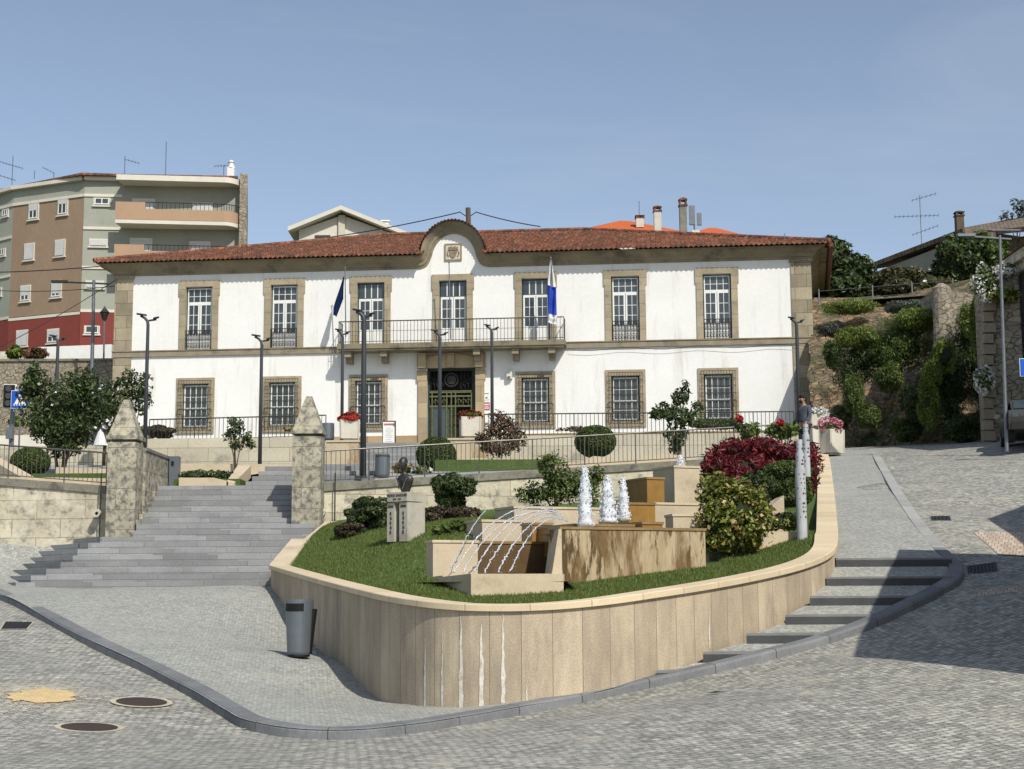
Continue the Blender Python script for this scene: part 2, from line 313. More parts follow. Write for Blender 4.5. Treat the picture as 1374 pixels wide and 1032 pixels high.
M['shirt'] = mat('slate_grey_shirt', (.085, .095, .12), (.06, .068, .09), s=9, bump=.4, bs=14, bd=.03, rough=.9)
M['jeans'] = mat('dark_trousers', (.03, .035, .05), bump=.2, bs=20, rough=.9)
M['hair'] = mat('black_hair', (.012, .010, .009), bump=.6, bs=60, rough=.7)
M['copper'] = mat('rust_brown_gutter', (.16, .06, .035), (.11, .045, .03), s=4, bump=.2, rough=.6)
M['galv'] = mat('galvanised_steel', (.20, .215, .23), (.15, .16, .17), s=5, bump=.05, rough=.4, metal=.5)
# ================================================================ terrain
def P3(px, py, Y):
    v = W(px, py, Y); return (v.x, v.y, v.z)
kerb_px = [(-160, 742, 42), (-80, 768, 37.5), (0, 797, 33), (50, 821, 29.8), (120, 858, 26.5), (200, 895, 24.1), (260, 926, 22.2), (300, 950, 20.9), (330, 965, 20.0), (400, 977, 19.4), (480, 978, 19.4), (560, 970, 20.1), (620, 961, 20.9), (700, 947, 21.7), (800, 928, 22.5), (870, 912, 22.85), (960, 892, 23.3), (1040, 872, 23.8), (1100, 857, 24.3), (1180, 829, 25.1), (1240, 801, 26.1), (1280, 780, 27.1), (1293, 766, 27.9), (1289, 752, 28.6), (1270, 735, 29.6), (1240, 700, 32.8), (1215, 665, 37.5), (1196, 635, 43.5), (1182, 612, 50.5), (1176, 603, 56)]
KP = [Vector(P3(*p)) for p in kerb_px]
road_cp = [(p.x, p.y, p.z-(.13 if i < 23 else max(.03, .13-.04*(i-22)))) for i, p in enumerate(KP)]
road_cp += [P3(*p) for p in [(0, 1032, 14.3), (687, 1032, 14.3), (1374, 1032, 14.5), (190, 943, 21.6), (120, 977, 19.5), (0, 900, 23.6), (700, 985, 18), (1000, 940, 19.2), (1374, 900, 20.5), (1374, 800, 25.5), (1374, 740, 30), (1374, 680, 36), (1374, 640, 41), (1374, 606, 46.5), (1300, 700, 33.5)]]
road_cp += [(0, 0, -1.62), (-8, 0, -1.6), (9, 0, -1.62), (0, -12, -1.4), (20, 10, -1.2), (-20, 10, -.9), (18, 46, 4.4), (12, 58, 5.2), (16, 64, 5.9), (22, 30, 1.0), (-22, 30, .1), (22, -12, -1.4), (-22, -12, -1.4)]
ROAD = TPS(road_cp, .05)
def grid_mesh(x0, x1, y0, y1, st, f, uvz=None):
    xs = np.arange(x0, x1+st/2, st); ys = np.arange(y0, y1+st/2, st); nx, ny = len(xs), len(ys)
    X, Y = np.meshgrid(xs, ys); P = np.stack([X.ravel(), Y.ravel()], 1); Z = f(P)
    mb = MB(); mb.v = np.column_stack([P, Z]).tolist()
    i = np.arange(nx*ny).reshape(ny, nx); q = np.stack([i[:-1, :-1], i[:-1, 1:], i[1:, 1:], i[1:, :-1]], -1).reshape(-1, 4); mb.f = [tuple(t) for t in q.tolist()]
    return mb, P
def inside(P, poly):
    x, y = P[:, 0], P[:, 1]; c = np.zeros(len(P), bool); n = len(poly)
    for i in range(n):
        x1, y1 = poly[i][:2]; x2, y2 = poly[(i+1) % n][:2]
        if y1 == y2: continue
        c ^= ((y1 > y) != (y2 > y)) & (x < (x2-x1)*(y-y1)/(y2-y1)+x1)
    return c
def smooth_path(pts, n=6):
    pts = [Vector(p) for p in pts]; out = []
    for i in range(len(pts)-1):
        p0 = pts[max(i-1, 0)]; p1 = pts[i]; p2 = pts[i+1]; p3 = pts[min(i+2, len(pts)-1)]
        for k in range(n):
            t = k/n; out.append(.5*((2*p1)+(p2-p0)*t+(2*p0-5*p1+4*p2-p3)*t*t+(3*p1-p0-3*p2+p3)*t**3))
    out.append(pts[-1]); return out
KPs = smooth_path(KP, 6)
kpoly = [(p.x, p.y) for p in KPs]
# --- clipped sheet: triangulate polygon with interior grid points via ear-free grid + boundary (bmesh cut-free: delaunay)
from mathutils.geometry import delaunay_2d_cdt
def poly_sheet(poly, st, f, holes=()):
    P = [Vector(p[:2]) for p in poly]
    pts = list(P); n = len(P); faces = [list(range(n))]
    xs = [p.x for p in P]; ys = [p.y for p in P]
    g = [(x, y) for x in np.arange(min(xs)+st/2, max(xs), st) for y in np.arange(min(ys)+st/2, max(ys), st)]
    g = np.array(g); g = g[inside(g, poly)]
    pts += [Vector(q) for q in g.tolist()]
    v, e, fc, _, _, _ = delaunay_2d_cdt(pts, [], faces, 1, 1e-5)
    A = np.array([(a.x, a.y) for a in v]); Z = f(A)
    mb = MB(); mb.v = np.column_stack([A, Z]).tolist(); mb.f = [tuple(q) for q in fc]
    return mb
road_mb, _ = grid_mesh(-34, 40, -14, 66, .8, ROAD)
# push the road 0.35 m down well inside the garden and pavement block, it is covered there
blockpoly = kpoly+[(6.5, 75), (-40, 75), (-40, 45)]
vv = np.array(road_mb.v); ins = inside(vv[:, :2], blockpoly)
dist = np.min(np.linalg.norm(vv[:, None, :2]-np.array(kpoly)[None, ::3], axis=2), axis=1)
vv[ins & (dist > 1.3), 2] -= .5; road_mb.v = vv.tolist()
part('road', road_mb, M['road'], kind='structure', smooth=True, label='grey granite sett road sloping round the garden', cat='road')
# pavement
PAVE = TPS([(p.x, p.y, p.z-.005) for p in KP[:24]]+[P3(*p) for p in [(353, 787, 34.7), (424, 877, 29), (400, 880, 27), (490, 937, 24.6), (562, 947, 22.9), (610, 949, 22.5), (670, 943, 22.3), (814, 914, 22.8), (20, 787, 35.2), (180, 789, 35.4), (0, 735, 38.9)]]+[((px-687)*Y/F, Y, .05+.16*(k+1)-.02) for k, (px, py, Y) in enumerate([(15, 782, 36.2), (17, 774, 37.2), (20, 766, 37.9), (30, 758, 38.4), (41, 750, 38.7), (53, 742, 38.9), (70, 733, 39.05)])]+[(-10.4, 37.6, .3), (-10.6, 39, 1.2), (-16, 40, 1.4), (-20, 46, 2.2), (-5, 36, .05), (-9, 37, .05), (0, 30, -1)], .01)
wall_px = [(362, 758, 34.5), (400, 769, 31), (440, 780, 28.2), (480, 790, 25.6), (520, 799, 23.8), (560, 805, 22.9), (600, 809, 22.45), (640, 811, 22.25), (700, 811, 22.2), (760, 808, 22.35), (820, 802, 22.65), (880, 793.5, 23.2), (940, 784.5, 24.0), (1000, 774, 25.0), (1060, 761, 26.1), (1100, 748, 27.1), (1119, 735, 28.1), (1123, 718, 29.4), (1121, 690, 33.2), (1117.5, 655, 40), (1113, 620, 48.3), (1110, 607, 52.5)]
WP = smooth_path([P3(*p) for p in wall_px], 5)
Nc = len(WP)
def normals2(path):
    out = []
    for i, p in enumerate(path):
        d = path[min(i+1, len(path)-1)]-path[max(i-1, 0)]; d = Vector((d.x, d.y)).normalized(); out.append(Vector((d.y, -d.x, 0)))   # right side of the direction of travel = outside
    return out
WN = normals2(WP)
pv_poly = kpoly[:6*14+1]+[(2.35, 23.1), (0, 22.9), (-1.2, 23.6), (-2.1, 25.6), (-2.9, 28.2), (-3.9, 31), (-5.1, 34.6), (-5.3, 40.0), (-34, 40.0), (-34, KPs[0].y)]
part('pavement', poly_sheet(pv_poly, .7, PAVE), M['pave'], kind='structure', smooth=True, label='pale sett pavement between the stairs and the kerb', cat='pavement')
# sloped walkway on the right and its broad steps
WALK = TPS([(p.x, p.y, p.z-.005) for p in KP[20:]]+[P3(*p) for p in [(1123, 750, 28.3), (1123, 722, 30.6), (1121, 695, 33.6), (1117, 658, 40), (1113, 625, 47.8), (1110, 612, 52)]]+[(9.5, 60, 5.35), (13, 60, 5.35)], .01)
wk_poly = [(5.7, 28.42), (8.0, 28.42)]+[(p.x, p.y) for p in KPs[6*23:]]+[(14, 60), (9, 60)]+[(p.x-.15, p.y) for p in reversed(WP[5*17+2:])]
part('sloped_walkway', poly_sheet(wk_poly, .7, WALK), M['pave'], kind='structure', smooth=True, label='paved walkway climbing beside the garden coping', cat='walkway')
M['riser'] = mat('darker_riser_face', (.075, .078, .08), (.055, .057, .06), s=3, bump=.2, bs=50)  # step fronts coloured darker than the step edges above them
stp = thing('walkway_steps', 'broad shallow granite steps curving up beside the panelled garden wall', 'steps', (5.5, 25, -.5))
left_px = [(882, 900, 23.12), (945, 875, 23.8), (1003, 850, 24.6), (1055, 825, 25.5), (1088, 800, 26.4), (1110, 774, 27.4), (1123, 749, 28.4)]
def kerb_at_Y(Y):
    best = None
    for a, b in zip(KPs[:-1], KPs[1:]):
        if a.x > -1 and (a.y-Y)*(b.y-Y) <= 0 and a.y < 29: best = a+(b-a)*((Y-a.y)/(b.y-a.y+1e-9)); break
    return best
for i, lp in enumerate(left_px):
    a = Vector(P3(*lp)); k = kerb_at_Y(min(a.y, 28.0)); zt = a.z
    tb = MB(); x1 = k.x-.1 if k else 8.2
    x0 = a.x-.02
    tb.hull8([(x0, a.y, zt-.19), (x1, a.y, zt-.19), (x1, a.y+.35, zt-.19), (x0+.2, a.y+.35, zt-.19)], [(x0, a.y, zt), (x1, a.y, zt), (x1, a.y+.35, zt), (x0+.2, a.y+.35, zt)])
    part('step_edge', tb, M['slab'], stp)
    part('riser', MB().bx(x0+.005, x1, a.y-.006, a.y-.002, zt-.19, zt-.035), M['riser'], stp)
    if i < 6:
        nb = Vector(P3(*left_px[i+1])); kk = kerb_at_Y(min(nb.y, 28.0)); t2 = MB()
        x2 = kk.x-.1 if kk else 8.2; n = 8; top = []; bot = []
        for j in range(n+1):
            y = a.y+.35+(nb.y-a.y-.35)*j/n; x0 = a.x+(nb.x-a.x)*(.35+.65*j/n)-.12; kq = kerb_at_Y(min(y, 28.0)); xr = (kq.x-.08) if kq else 8.2
            z = zt-.012+(nb.z-.15-zt)*j/n; top.append((x0, y, z)); bot.append((xr, y, z))
        t2.strip(top, bot); part('tread', t2, M['pave'], stp)
# kerb stones
kb = MB(); rows = []; uv = []; s = 0; KN = normals2(KPs)
for i, p in enumerate(KPs):
    if i: s += (p-KPs[i-1]).length
    n = KN[i]*(1)
    a = p.copy(); inn = p-n*.26
    zr = min(ROAD(p.x+n.x*.03, p.y+n.y*.03), p.z-.02)
    rows.append([(a.x+n.x*.012, a.y+n.y*.012, zr-.2), (a.x, a.y, p.z-.03), (a.x-n.x*.03, a.y-n.y*.03, p.z+.006), (inn.x, inn.y, p.z+.014), (inn.x, inn.y, p.z-.3)])
    uv += [(s, 0), (s, .1), (s, .15), (s, .4), (s, .6)]
ks_ = 6*24+1; kb.sweep(rows[:ks_]); kb.uv = uv[:ks_*5]
kb2 = MB(); kb2.sweep(rows[ks_-1:]); kb2.uv = uv[(ks_-1)*5:]
part('flush_kerb', kb2, mat('pale_granite_kerb', (.36, .36, .335), (.29, .29, .27), s=2, bump=.2, bs=50, uv=True, brick=dict(w=1.15, h=9, m=.008, mc=(.12, .12, .11), var=.1, o=0), fine=.12), kind='structure', label='pale nearly flush kerb running uphill beside the walkway', cat='kerb')
part('kerb', kb, M['kerb'], kind='structure', label='dark granite kerb sweeping round the pavement and steps', cat='kerb')
# ================================================================ garden retaining wall
gw = thing('garden_wall', 'curved beige panelled retaining wall holding up the lawn and fountain', 'wall', (0, 22.5, -1.8))
# base heights
base_px = {0: 787}
def ground_out(x, y):
    if x < 3.2 or y < 23.6: return PAVE(x, y)
    if y < 28.4: return PAVE(x, y)-.3 if x < 5 else -1.2
    return WALK(x, y)-.3
rows = []; uv = []; s = 0
for i, p in enumerate(WP):
    if i: s += (Vector((p.x, p.y, 0))-Vector((WP[i-1].x, WP[i-1].y, 0))).length
    n = WN[i]; zb = min(ground_out(p.x, p.y), p.z-.6)-.25; o = p-n*.03; q = p-n*.34; zt = p.z-.105
    rows.append([(o.x, o.y, zb), (o.x, o.y, zt), (q.x, q.y, zt), (q.x, q.y, zb)]); uv += [(s, zb+10), (s, zt+10), (s, zt+10.3), (s, zb+9.7)]
wb = MB(); wb.sweep(rows); wb.uv = uv; part('panelled_wall', wb, M['panel'], gw)
ARC = [0]
for i in range(1, Nc): ARC.append(ARC[-1]+(WP[i]-WP[i-1]).length)
cp = MB(); rows = []; uv = []
for i, p in enumerate(WP):
    n = WN[i]; a = p+n*.02; w = .40 if i > 85 else (.36+.06*max(0, min(1, (i-70)/15))); q = p-n*w
    rows.append([(a.x, a.y, p.z-.10), (a.x, a.y, p.z-.012), (a.x-n.x*.012, a.y-n.y*.012, p.z), (q.x, q.y, p.z+.01), (q.x, q.y, p.z-.10)]); uv += [(ARC[i], j*.1) for j in range(5)]
cp.sweep(rows); cp.uv = uv
M['cope'] = mat('beige_coping_stone', (.66, .545, .37), (.56, .455, .30), s=1.3, uv=True, bump=.1, bs=40, brick=dict(w=.95, h=60, m=.007, mc=(.28, .21, .13), var=.08, o=0), fine=.06, c3=(.44, .35, .22), s3=1.2, t3=(.6, .8))
part('coping', cp, M['cope'], gw)
for (px, ytop, w) in [(569, 855, 8), (592, 835, 6), (617.5, 827, 11), (645.5, 838, 11), (674.5, 812, 9), (952.5, 812, 6), (707, 905, 3)]:
    # white lime runs
    best = min(range(Nc-1), key=lambda i: abs(687+F*WP[i].x/WP[i].y*1.0-px) if WP[i].y < 30 else 1e9)
    p = WP[best]; n = WN[best]; t = Vector((-n.y, n.x, 0)); v = W(px, ytop, p.y); zb = PAVE(p.x, p.y) if px < 900 else PAVE(p.x, p.y)+.1
    m_ = MB(); L_ = []; Rr = []; k = 14; rg = random.Random(px); top = v.z
    dx = v.x-p.x; o = p+t*(dx/max(t.x*1.0, .2) if abs(t.x) > .2 else 0)
    for j in range(k+1):
        f = j/k; z = top+(zb-.02-top)*f; ww = w/165/2*(.12+.88*min(1, f*1.4))*(.75+.5*rg.random()); c = (rg.random()-.5)*.015
        L_.append((o.x-t.x*ww+t.x*c-n.x*.022, o.y-t.y*ww+t.y*c-n.y*.022, z)); Rr.append((o.x+t.x*ww+t.x*c-n.x*.022, o.y+t.y*ww+t.y*c-n.y*.022, z))
    m_.strip(L_, Rr); part('lime_run', m_, M['limerun'] if 'limerun' in M else M.setdefault('limerun', mat('white_lime_run', (.74, .73, .68), (.50, .44, .34), s=9, bump=.3, bs=60, c3=(.46, .38, .27), s3=6, t3=(.55, .65))), gw)
# stepped coping climbing beside the stairs
for (a, b) in (((362, 757, 34.5), (391, 723, 36.5)), ((408, 723, 36.75), (437, 699.5, 38.6))):
    A = Vector(P3(*a)); B = Vector(P3(*b)); wd = .44; d = (B-A); 
    pts = []
    m_ = MB(); lo = []; 
    for q in (A, B):
        lo.append([(q.x, q.y, q.z-.11), (q.x, q.y, q.z), (q.x+wd, q.y+.03, q.z), (q.x+wd, q.y+.03, q.z-.11)])
    m_.sweep(lo); part('coping', m_, M['beige2'], gw)
    m_ = MB(); lo = [[(q.x+.03, q.y, -.6), (q.x+.03, q.y, q.z-.11), (q.x+wd-.03, q.y, q.z-.11), (q.x+wd-.03, q.y, -.6)] for q in (A, B)]
    m_.sweep(lo); part('side_wall', m_, M['beige2'], gw)
# ================================================================ lawn
LAWN = TPS([(p.x-n.x*.38, p.y-n.y*.38, p.z-.07) for p, n in list(zip(WP, WN))[:88:3]]+[P3(*p) for p in [(540, 724, 31), (640, 718, 30.5), (455, 716, 36), (450, 700, 38.6), (940, 757, 28.6), (750, 790, 26.6), (640, 690, 38.8), (1020, 745, 29.5), (840, 775, 27.4), (630, 802, 25.3), (520, 790, 28.5), (575, 773, 27.8)]]+[(5, 41.5, 2.5), (7.6, 38, 2.2), (7.2, 33, 1.25), (0, 38, 1.9), (2.5, 33, 1.3), (4, 36, 1.8)], .01)
lw_poly = [(p.x-n.x*.3, p.y-n.y*.3) for p, n in list(zip(WP, WN))[0:Nc:2]]+[(9, 53), (6.5, 42.2), (-4.8, 39.2), (-4.75, 38), (-5.3, 35)]
def LAWN2(A):
    z = LAWN(A); FP = [(-.5, 26.1), (.4, 26.5), (.75, 27.45), (3.4, 28.7), (3.9, 29.6), (4.0, 34.0), (2.8, 35.0), (-.2, 32.3), (-.8, 30), (-1.9, 28.9)]; return np.where(inside(np.asarray(A), FP), z-.9, z)
part('lawn', poly_sheet(lw_poly, .35, LAWN2), M['turf'], kind='structure', smooth=True, label='sloping green lawn behind the curved wall', cat='lawn')
def blades(poly, f, n, h=.05, name='grass', mat_=None, label=None, excl=()):
    xs = [p[0] for p in poly]; ys = [p[1] for p in poly]
    P = np.column_stack([rng.uniform(min(xs), max(xs), n*3), rng.uniform(min(ys), max(ys), n*3)])
    k = inside(P, poly)
    for e in excl: k &= ~inside(P, e)
    P = P[k][:n]; n = len(P); Z = f(P)
    a = rng.uniform(0, 2*np.pi, n); w = rng.uniform(.006, .012, n); hh = h*rng.uniform(.5, 1.3, n); l = rng.uniform(-.5, .5, (n, 2))*hh[:, None]
    dx = np.cos(a)*w; dy = np.sin(a)*w
    V = np.empty((n, 3, 3)); V[:, 0] = np.column_stack([P[:, 0]-dx, P[:, 1]-dy, Z-.01]); V[:, 1] = np.column_stack([P[:, 0]+dx, P[:, 1]+dy, Z-.01]); V[:, 2] = np.column_stack([P[:, 0]+l[:, 0], P[:, 1]+l[:, 1], Z+hh])
    mb = MB(); mb.v = V.reshape(-1, 3).tolist(); mb.f = [(3*i, 3*i+1, 3*i+2) for i in range(n)]
    return part(name, mb, mat_ or M['grassb'], kind='stuff', label=label, cat='grass', recalc=False)
FPOLY = [(-.68, 25.55), (.9, 26.25), (.95, 27.0), (3.7, 28.2), (4.0, 29), (4.2, 34.5), (3, 36), (-.3, 32.4), (-.9, 30), (-2.0, 28.6)]
front_lawn = [(p.x-n.x*.42, p.y-n.y*.42) for p, n in list(zip(WP, WN))[0:88:2]]+[(6.3, 30.6), (3.6, 30.5), (3.6, 34), (-1, 34), (-4.6, 38.4), (-5.1, 35)]
blades(front_lawn, LAWN, 70000, .05, 'lawn_grass', label='short mown grass on the fountain lawn', excl=[FPOLY])
# ================================================================ stairs
ST = dict(Y0=35.5, Z0=.05, dy=.31, dz=.16)
stairs = thing('stone_stairs', 'wide grey granite staircase rising between two pyramid capped pillars', 'stairs', (-8, 35.5, .05))
cornx = [25, 45, 65, 84, 100, 106, 120, 136]
tipx = [(15, 782, 36.2), (17, 774, 37.2), (20, 766, 37.9), (30, 758, 38.4), (41, 750, 38.7), (53, 742, 38.9), (70, 733, 39.05), (97, 725, 39.1)]
for k in range(17):
    Y = ST['Y0']+k*ST['dy']; zt = ST['Z0']+(k+1)*ST['dz']; yb = Y+ST['dy']+.04
    if k < 8:
        x0 = (cornx[k]-687)*Y/F; tx = (tipx[k][0]-687)*tipx[k][2]/F; ty = tipx[k][2]; x1 = -5.3+.05*k
        mb = MB().prism([(x0, Y), (x1, Y), (x1, yb), (x0+.45, yb), (tx+.5, ty+.12), (tx, ty)], zt-.9, zt)
    else:
        mb = MB().bx(-9.47, -5.0 if k < 10 else (-5.4 if k < 14 else -3.7), Y, yb, zt-.7, zt)
    part('step', mb, M['steps'], stairs)
mb = MB().bx(-9.6, -3.7, 40.77, 42.4, 2.0, ST['Z0']+17*ST['dz']-.004); part('landing', mb, M['steps'], stairs)
us = thing('upper_steps', 'four narrow granite steps behind the right stair pillar', 'steps', (-6, 41.3, 2.77))
for k in range(4):
    Y = 41.2+.31*k; z = 2.77+.16*(k+1)
    part('step', MB().bx(-7.25+.12*k, -3.7, Y, Y+.36, z-.5, z), M['steps'], us)
# ---------------- mid level ground
MID = TPS([(-9.4, 43, 2.85), (-12, 39.6, 2.75), (-18, 39.5, 2.9), (-6.3, 42.7, 3.40), (-5, 44.0, 3.5), (-4.4, 39.9, 2.68), (-2, 40.3, 2.85), (0, 40.8, 3.05), (5, 42.6, 3.55), (8.5, 44, 3.75), (0, 48, 3.65), (6, 51, 4.3), (-8, 51.5, 4.25), (-18, 52, 4.3), (9, 51, 4.4), (-14, 45, 3.4)], .01)
part('upper_path', poly_sheet([(-3.75, 39.35), (5, 42.2), (9.0, 43.2), (9.35, 52.4), (-24, 52.4), (-24, 39.3), (-9.6, 39.3), (-9.6, 41.4), (-7.4, 43.4), (-6, 42.75), (-3.75, 42.6)], .7, lambda A: MID(A)), M['pave'], kind='structure', smooth=True, label='paved terrace behind the lower railings', cat='path')
TERR = lambda x, y: 4.95+(y-52)*.09
part('upper_terrace', MB().add([(-30, 52.2, 4.95), (9.6, 52.2, 4.95), (14.5, 76, 7.1), (-30, 76, 7.1)], [(0, 1, 2, 3)]), M['pave'], kind='structure', label='paved terrace in front of the white town hall', cat='terrace')
# ---------------- pillars
def pillar(x0, x1, zb, zt, ztip, label):
    t = thing('stair_pillar', label, 'pillar', ((x0+x1)/2, 38.65, zb), 0, 'pillars at the foot of the stairs')
    w = x1-x0; cx = (x0+x1)/2; cy = 38.3+w/2
    part('shaft', MB().bx(x0, x1, 38.3, 38.3+w, zb, zt), M['old'], t)
    part('neck', MB().bx(x0+.1, x1-.1, 38.4, 38.2+w, zt, zt+.07), M['oldcope'], t)
    b = w/2+.04; tp = .07
    m_ = MB().bx(cx-b, cx+b, cy-b, cy+b, zt+.07, zt+.17)
    z0 = zt+.172
    m_.hull8([(cx-b+.03, cy-b+.03, z0), (cx+b-.03, cy-b+.03, z0), (cx+b-.03, cy+b-.03, z0), (cx-b+.03, cy+b-.03, z0)], [(cx-tp, cy-tp, ztip), (cx+tp, cy-tp, ztip), (cx+tp, cy+tp, ztip), (cx-tp, cy+tp, ztip)])
    part('pyramid_cap', m_, M['old'], t)
pillar(-10.25, -9.52, 1.0, 3.74, 4.86, 'lichened stone pillar with pyramid cap left of the stairs')
pillar(-5.57, -4.84, 1.0, 3.86, 4.92, 'lichened stone pillar with pyramid cap right of the stairs, beside the lawn')
pw = thing('stair_parapet', 'weathered stone parapet wall running back along the left of the stairs', 'wall', (-9.8, 40, 1.5))
part('wall', MB().bx(-10.2, -9.46, 39.03, 42.0, 1.2, 3.58), M['old'], pw)
part('coping', MB().bx(-10.23, -9.43, 39.03, 42.03, 3.582, 3.66), M['oldcope'], pw)
blk = MB()
for k in range(9, 15):
    Y = ST['Y0']+k*ST['dy']; z = ST['Z0']+(k+1)*ST['dz']; blk.bx(-9.5, -9.40, Y+.05, Y+.33, z, z+.13)
part('footing', blk, M['old'], pw)
mt = thing('service_cabinet', 'narrow blue grey metal cabinet at the end of the stair parapet', 'cabinet', (-9.3, 41.6, 2.8))
part('cabinet_body', MB().bx(-9.42, -9.17, 41.55, 41.85, 2.77, 3.66), M['bin'], mt)
part('lock', MB().lathe([(.0, 0), (.045, 0), (.045, .02), (0, .02)], (0, 0, 0), 10) if False else MB().bx(-9.36, -9.29, 41.53, 41.55, 3.40, 3.52), M['black'], mt)
# ---------------- lower walls with railings
def wall_rail(name, pa, pb, zb, label, rlabel, grp, t=.4):
    """pa, pb: (x, y, z of coping top)"""
    A = Vector(pa); B = Vector(pb); d = (B-A); n = Vector((d.y, -d.x, 0)).normalized(); inn = -n*t
    w = thing(name, label, 'wall', (A.x, A.y, zb))
    q = lambda p, o, z: (p.x+o.x, p.y+o.y, z)
    z0 = Vector((0, 0, 0)); o = n*.05
    part('wall', MB().hull8([q(A, z0, zb), q(B, z0, zb), q(B, inn, zb), q(A, inn, zb)], [q(A, z0, A.z-.2), q(B, z0, B.z-.2), q(B, inn, B.z-.2), q(A, inn, A.z-.2)]), M['oldwhite'], w)
    part('coping', MB().hull8([q(A, o, A.z-.198), q(B, o, B.z-.198), q(B, inn, B.z-.198), q(A, inn, A.z-.198)], [q(A, o, A.z), q(B, o, B.z), q(B, inn, B.z), q(A, inn, A.z)]), M['oldcope'], w)
    return w
def railing(A, B, h, label, group=None, sp=.125, post=1.6, r=.008, toprail=.022, mat_='rail', ends=True, name='railing', diag=False):
    A = Vector(A); B = Vector(B); L_ = (B-A).length; d = (B-A)/L_
    t = thing(name, label, 'railing', tuple(A), 0, group)
    up = Vector((0, 0, 1))
    part('top_rail', MB().tube([A+up*h, B+up*h], toprail, 8), M[mat_], t)
    part('bottom_rail', MB().tube([A+up*.09, B+up*.09], .012, 6), M[mat_], t)
    n = int(L_/sp); 
    cnt = 0; bar0 = None; post0 = None; extra = MB()
    for i in range(n+1):
        p = A+d*(L_*i/n); ispost = (i % int(post/sp) == 0) or i == n
        proto = post0 if ispost else bar0
        if proto is None:
            m_ = MB().tube([(A.x, A.y, A.z+(0 if ispost else .09)), (A.x, A.y, A.z+h)], .017 if ispost else r, 6)
            proto = part('post' if ispost else 'baluster', m_, M[mat_], t)
            if ispost: post0 = proto
            else: bar0 = proto
            proto.location = p-A
        elif ispost or cnt < 98:
            c = proto.copy(); COL.objects.link(c); c.parent = t; c.location = p-A
        else:
            extra.tube([(p.x, p.y, p.z+.09), (p.x, p.y, p.z+h)], r, 6)
        if not ispost: cnt += 1
    if extra.v: part('baluster', extra, M[mat_], t, kind='stuff')
    return t
LW = Vector(P3(431, 649, 39)); LWe = Vector(P3(932, 617, 42.1))
lwd = (LWe-LW); LW0 = LW-lwd*.04; LW1 = LW+lwd*1.22
wall_rail('terrace_wall', LW0, LW1, 1.0, 'patchy limewashed stone wall behind the fountain lawn', '', '')
railing(LW0+Vector((.15, .15, 0)), LW+lwd*1.25+Vector((0, .15, 0)), .86, 'steel railing on the stone wall behind the fountain', 'railings with thin steel bars')
RW = Vector(P3(0, 641, 39.2)); RW1 = Vector(P3(143, 652, 38.9)); RW0 = RW-(RW1-RW)*1.0
wall_rail('left_terrace_wall'.replace('left_', 'street_'), RW0, RW1, .4, 'patchy stone wall under the railing left of the stairs', '', '')
railing(RW0+Vector((0, .15, 0)), RW1+Vector((-.05, .15, 0)), .86, 'steel railing above the stone wall left of the stairs', 'railings with thin steel bars')
# spouts on the walls
for px, py, Y in ((131, 688, 38.7), (432, 687, 38.95)):
    v = W(px, py, Y)
    s_ = thing('wall_spout', 'pale stone water spout %s' % ('on the wall left of the stairs' if px < 200 else 'on the wall right of the stairs'), 'spout', (v.x, v.y, v.z), 0, 'stone wall spouts')
    part('spout', MB().tube([(v.x, v.y+.1, v.z), (v.x, v.y-.16, v.z-.02)], .10, 12), M['conc'], s_)
    part('mouth', MB().tube([(v.x+.02, v.y-.15, v.z-.02), (v.x+.02, v.y-.168, v.z-.02)], .04, 10), M['black'], s_)
    part('downpipe', MB().tube([(v.x+.33*(1 if px > 200 else .2), v.y-.0, v.z+1.0), (v.x+.33*(1 if px > 200 else .2), v.y-.02, v.z-.7)], .018, 6), M['iron'], s_)
# ---------------- upper terrace wall, railing, entrance stairs
def upW(px0, px1, pytop, Y, zb, label, name='upper_wall'):
    x0 = (px0-687)*Y/F; x1 = (px1-687)*Y/F; zt = (pytop[0], pytop[1]); a = W(px0, zt[0], Y).z; b = W(px1, zt[1], Y).z
    w = thing(name, label, 'wall', (x0, Y, zb), 0, 'walls of the upper terrace')
    part('wall', MB().hull8([(x0, Y, zb), (x1, Y, zb), (x1, Y+.4, zb), (x0, Y+.4, zb)], [(x0, Y, a), (x1, Y, b), (x1, Y+.4, b), (x0, Y+.4, a)]), M['wallst'], w)
    return w
M['wallst'] = mat('cream_ashlar_wall', (.50, .455, .35), (.42, .38, .285), s=.9, c3=(.22, .205, .165), s3=1.0, t3=(.54, .7), bump=.3, bs=20, brick=dict(w=1.4, h=.48, m=.01, mc=(.22, .19, .13), var=.1), fine=.1)
upW(-120, 168, (601, 597), 52, 3.9, 'low ashlar terrace wall behind the left hedges')
upW(168, 437, (589, 586), 52, 3.9, 'ashlar terrace wall behind the upper stair bed')
upW(645, 1086, (586, 580), 52, 3.9, 'ashlar terrace wall below the right half of the town hall')
railing(P3(200, 594, 52.2), P3(437, 588, 52.2), .80, 'dark railing along the terrace edge left of the entrance steps', 'railings along the upper terrace', mat_='iron', r=.010, toprail=.022, sp=.14)
railing(P3(650, 587, 52.2), P3(1066, 583, 52.2), .80, 'dark railing along the terrace edge right of the entrance steps', 'railings along the upper terrace', mat_='iron', r=.010, toprail=.022, sp=.14)
es = thing('entrance_stairs', 'grey granite entrance stairs between the two red flower planters', 'stairs', (-4, 48, 3.7))
for k in range(8):
    Y = 48.6+.42*k; z = 3.72+.155*(k+1)
    part('step', MB().bx((440-687)*50/F, (600-687)*50/F, Y, Y+.46, z-.4, z), M['steps'], es)
part('landing', MB().bx((440-687)*50/F, (640-687)*50/F, 51.94, 52.6, 4.5, 4.955), M['steps'], es)
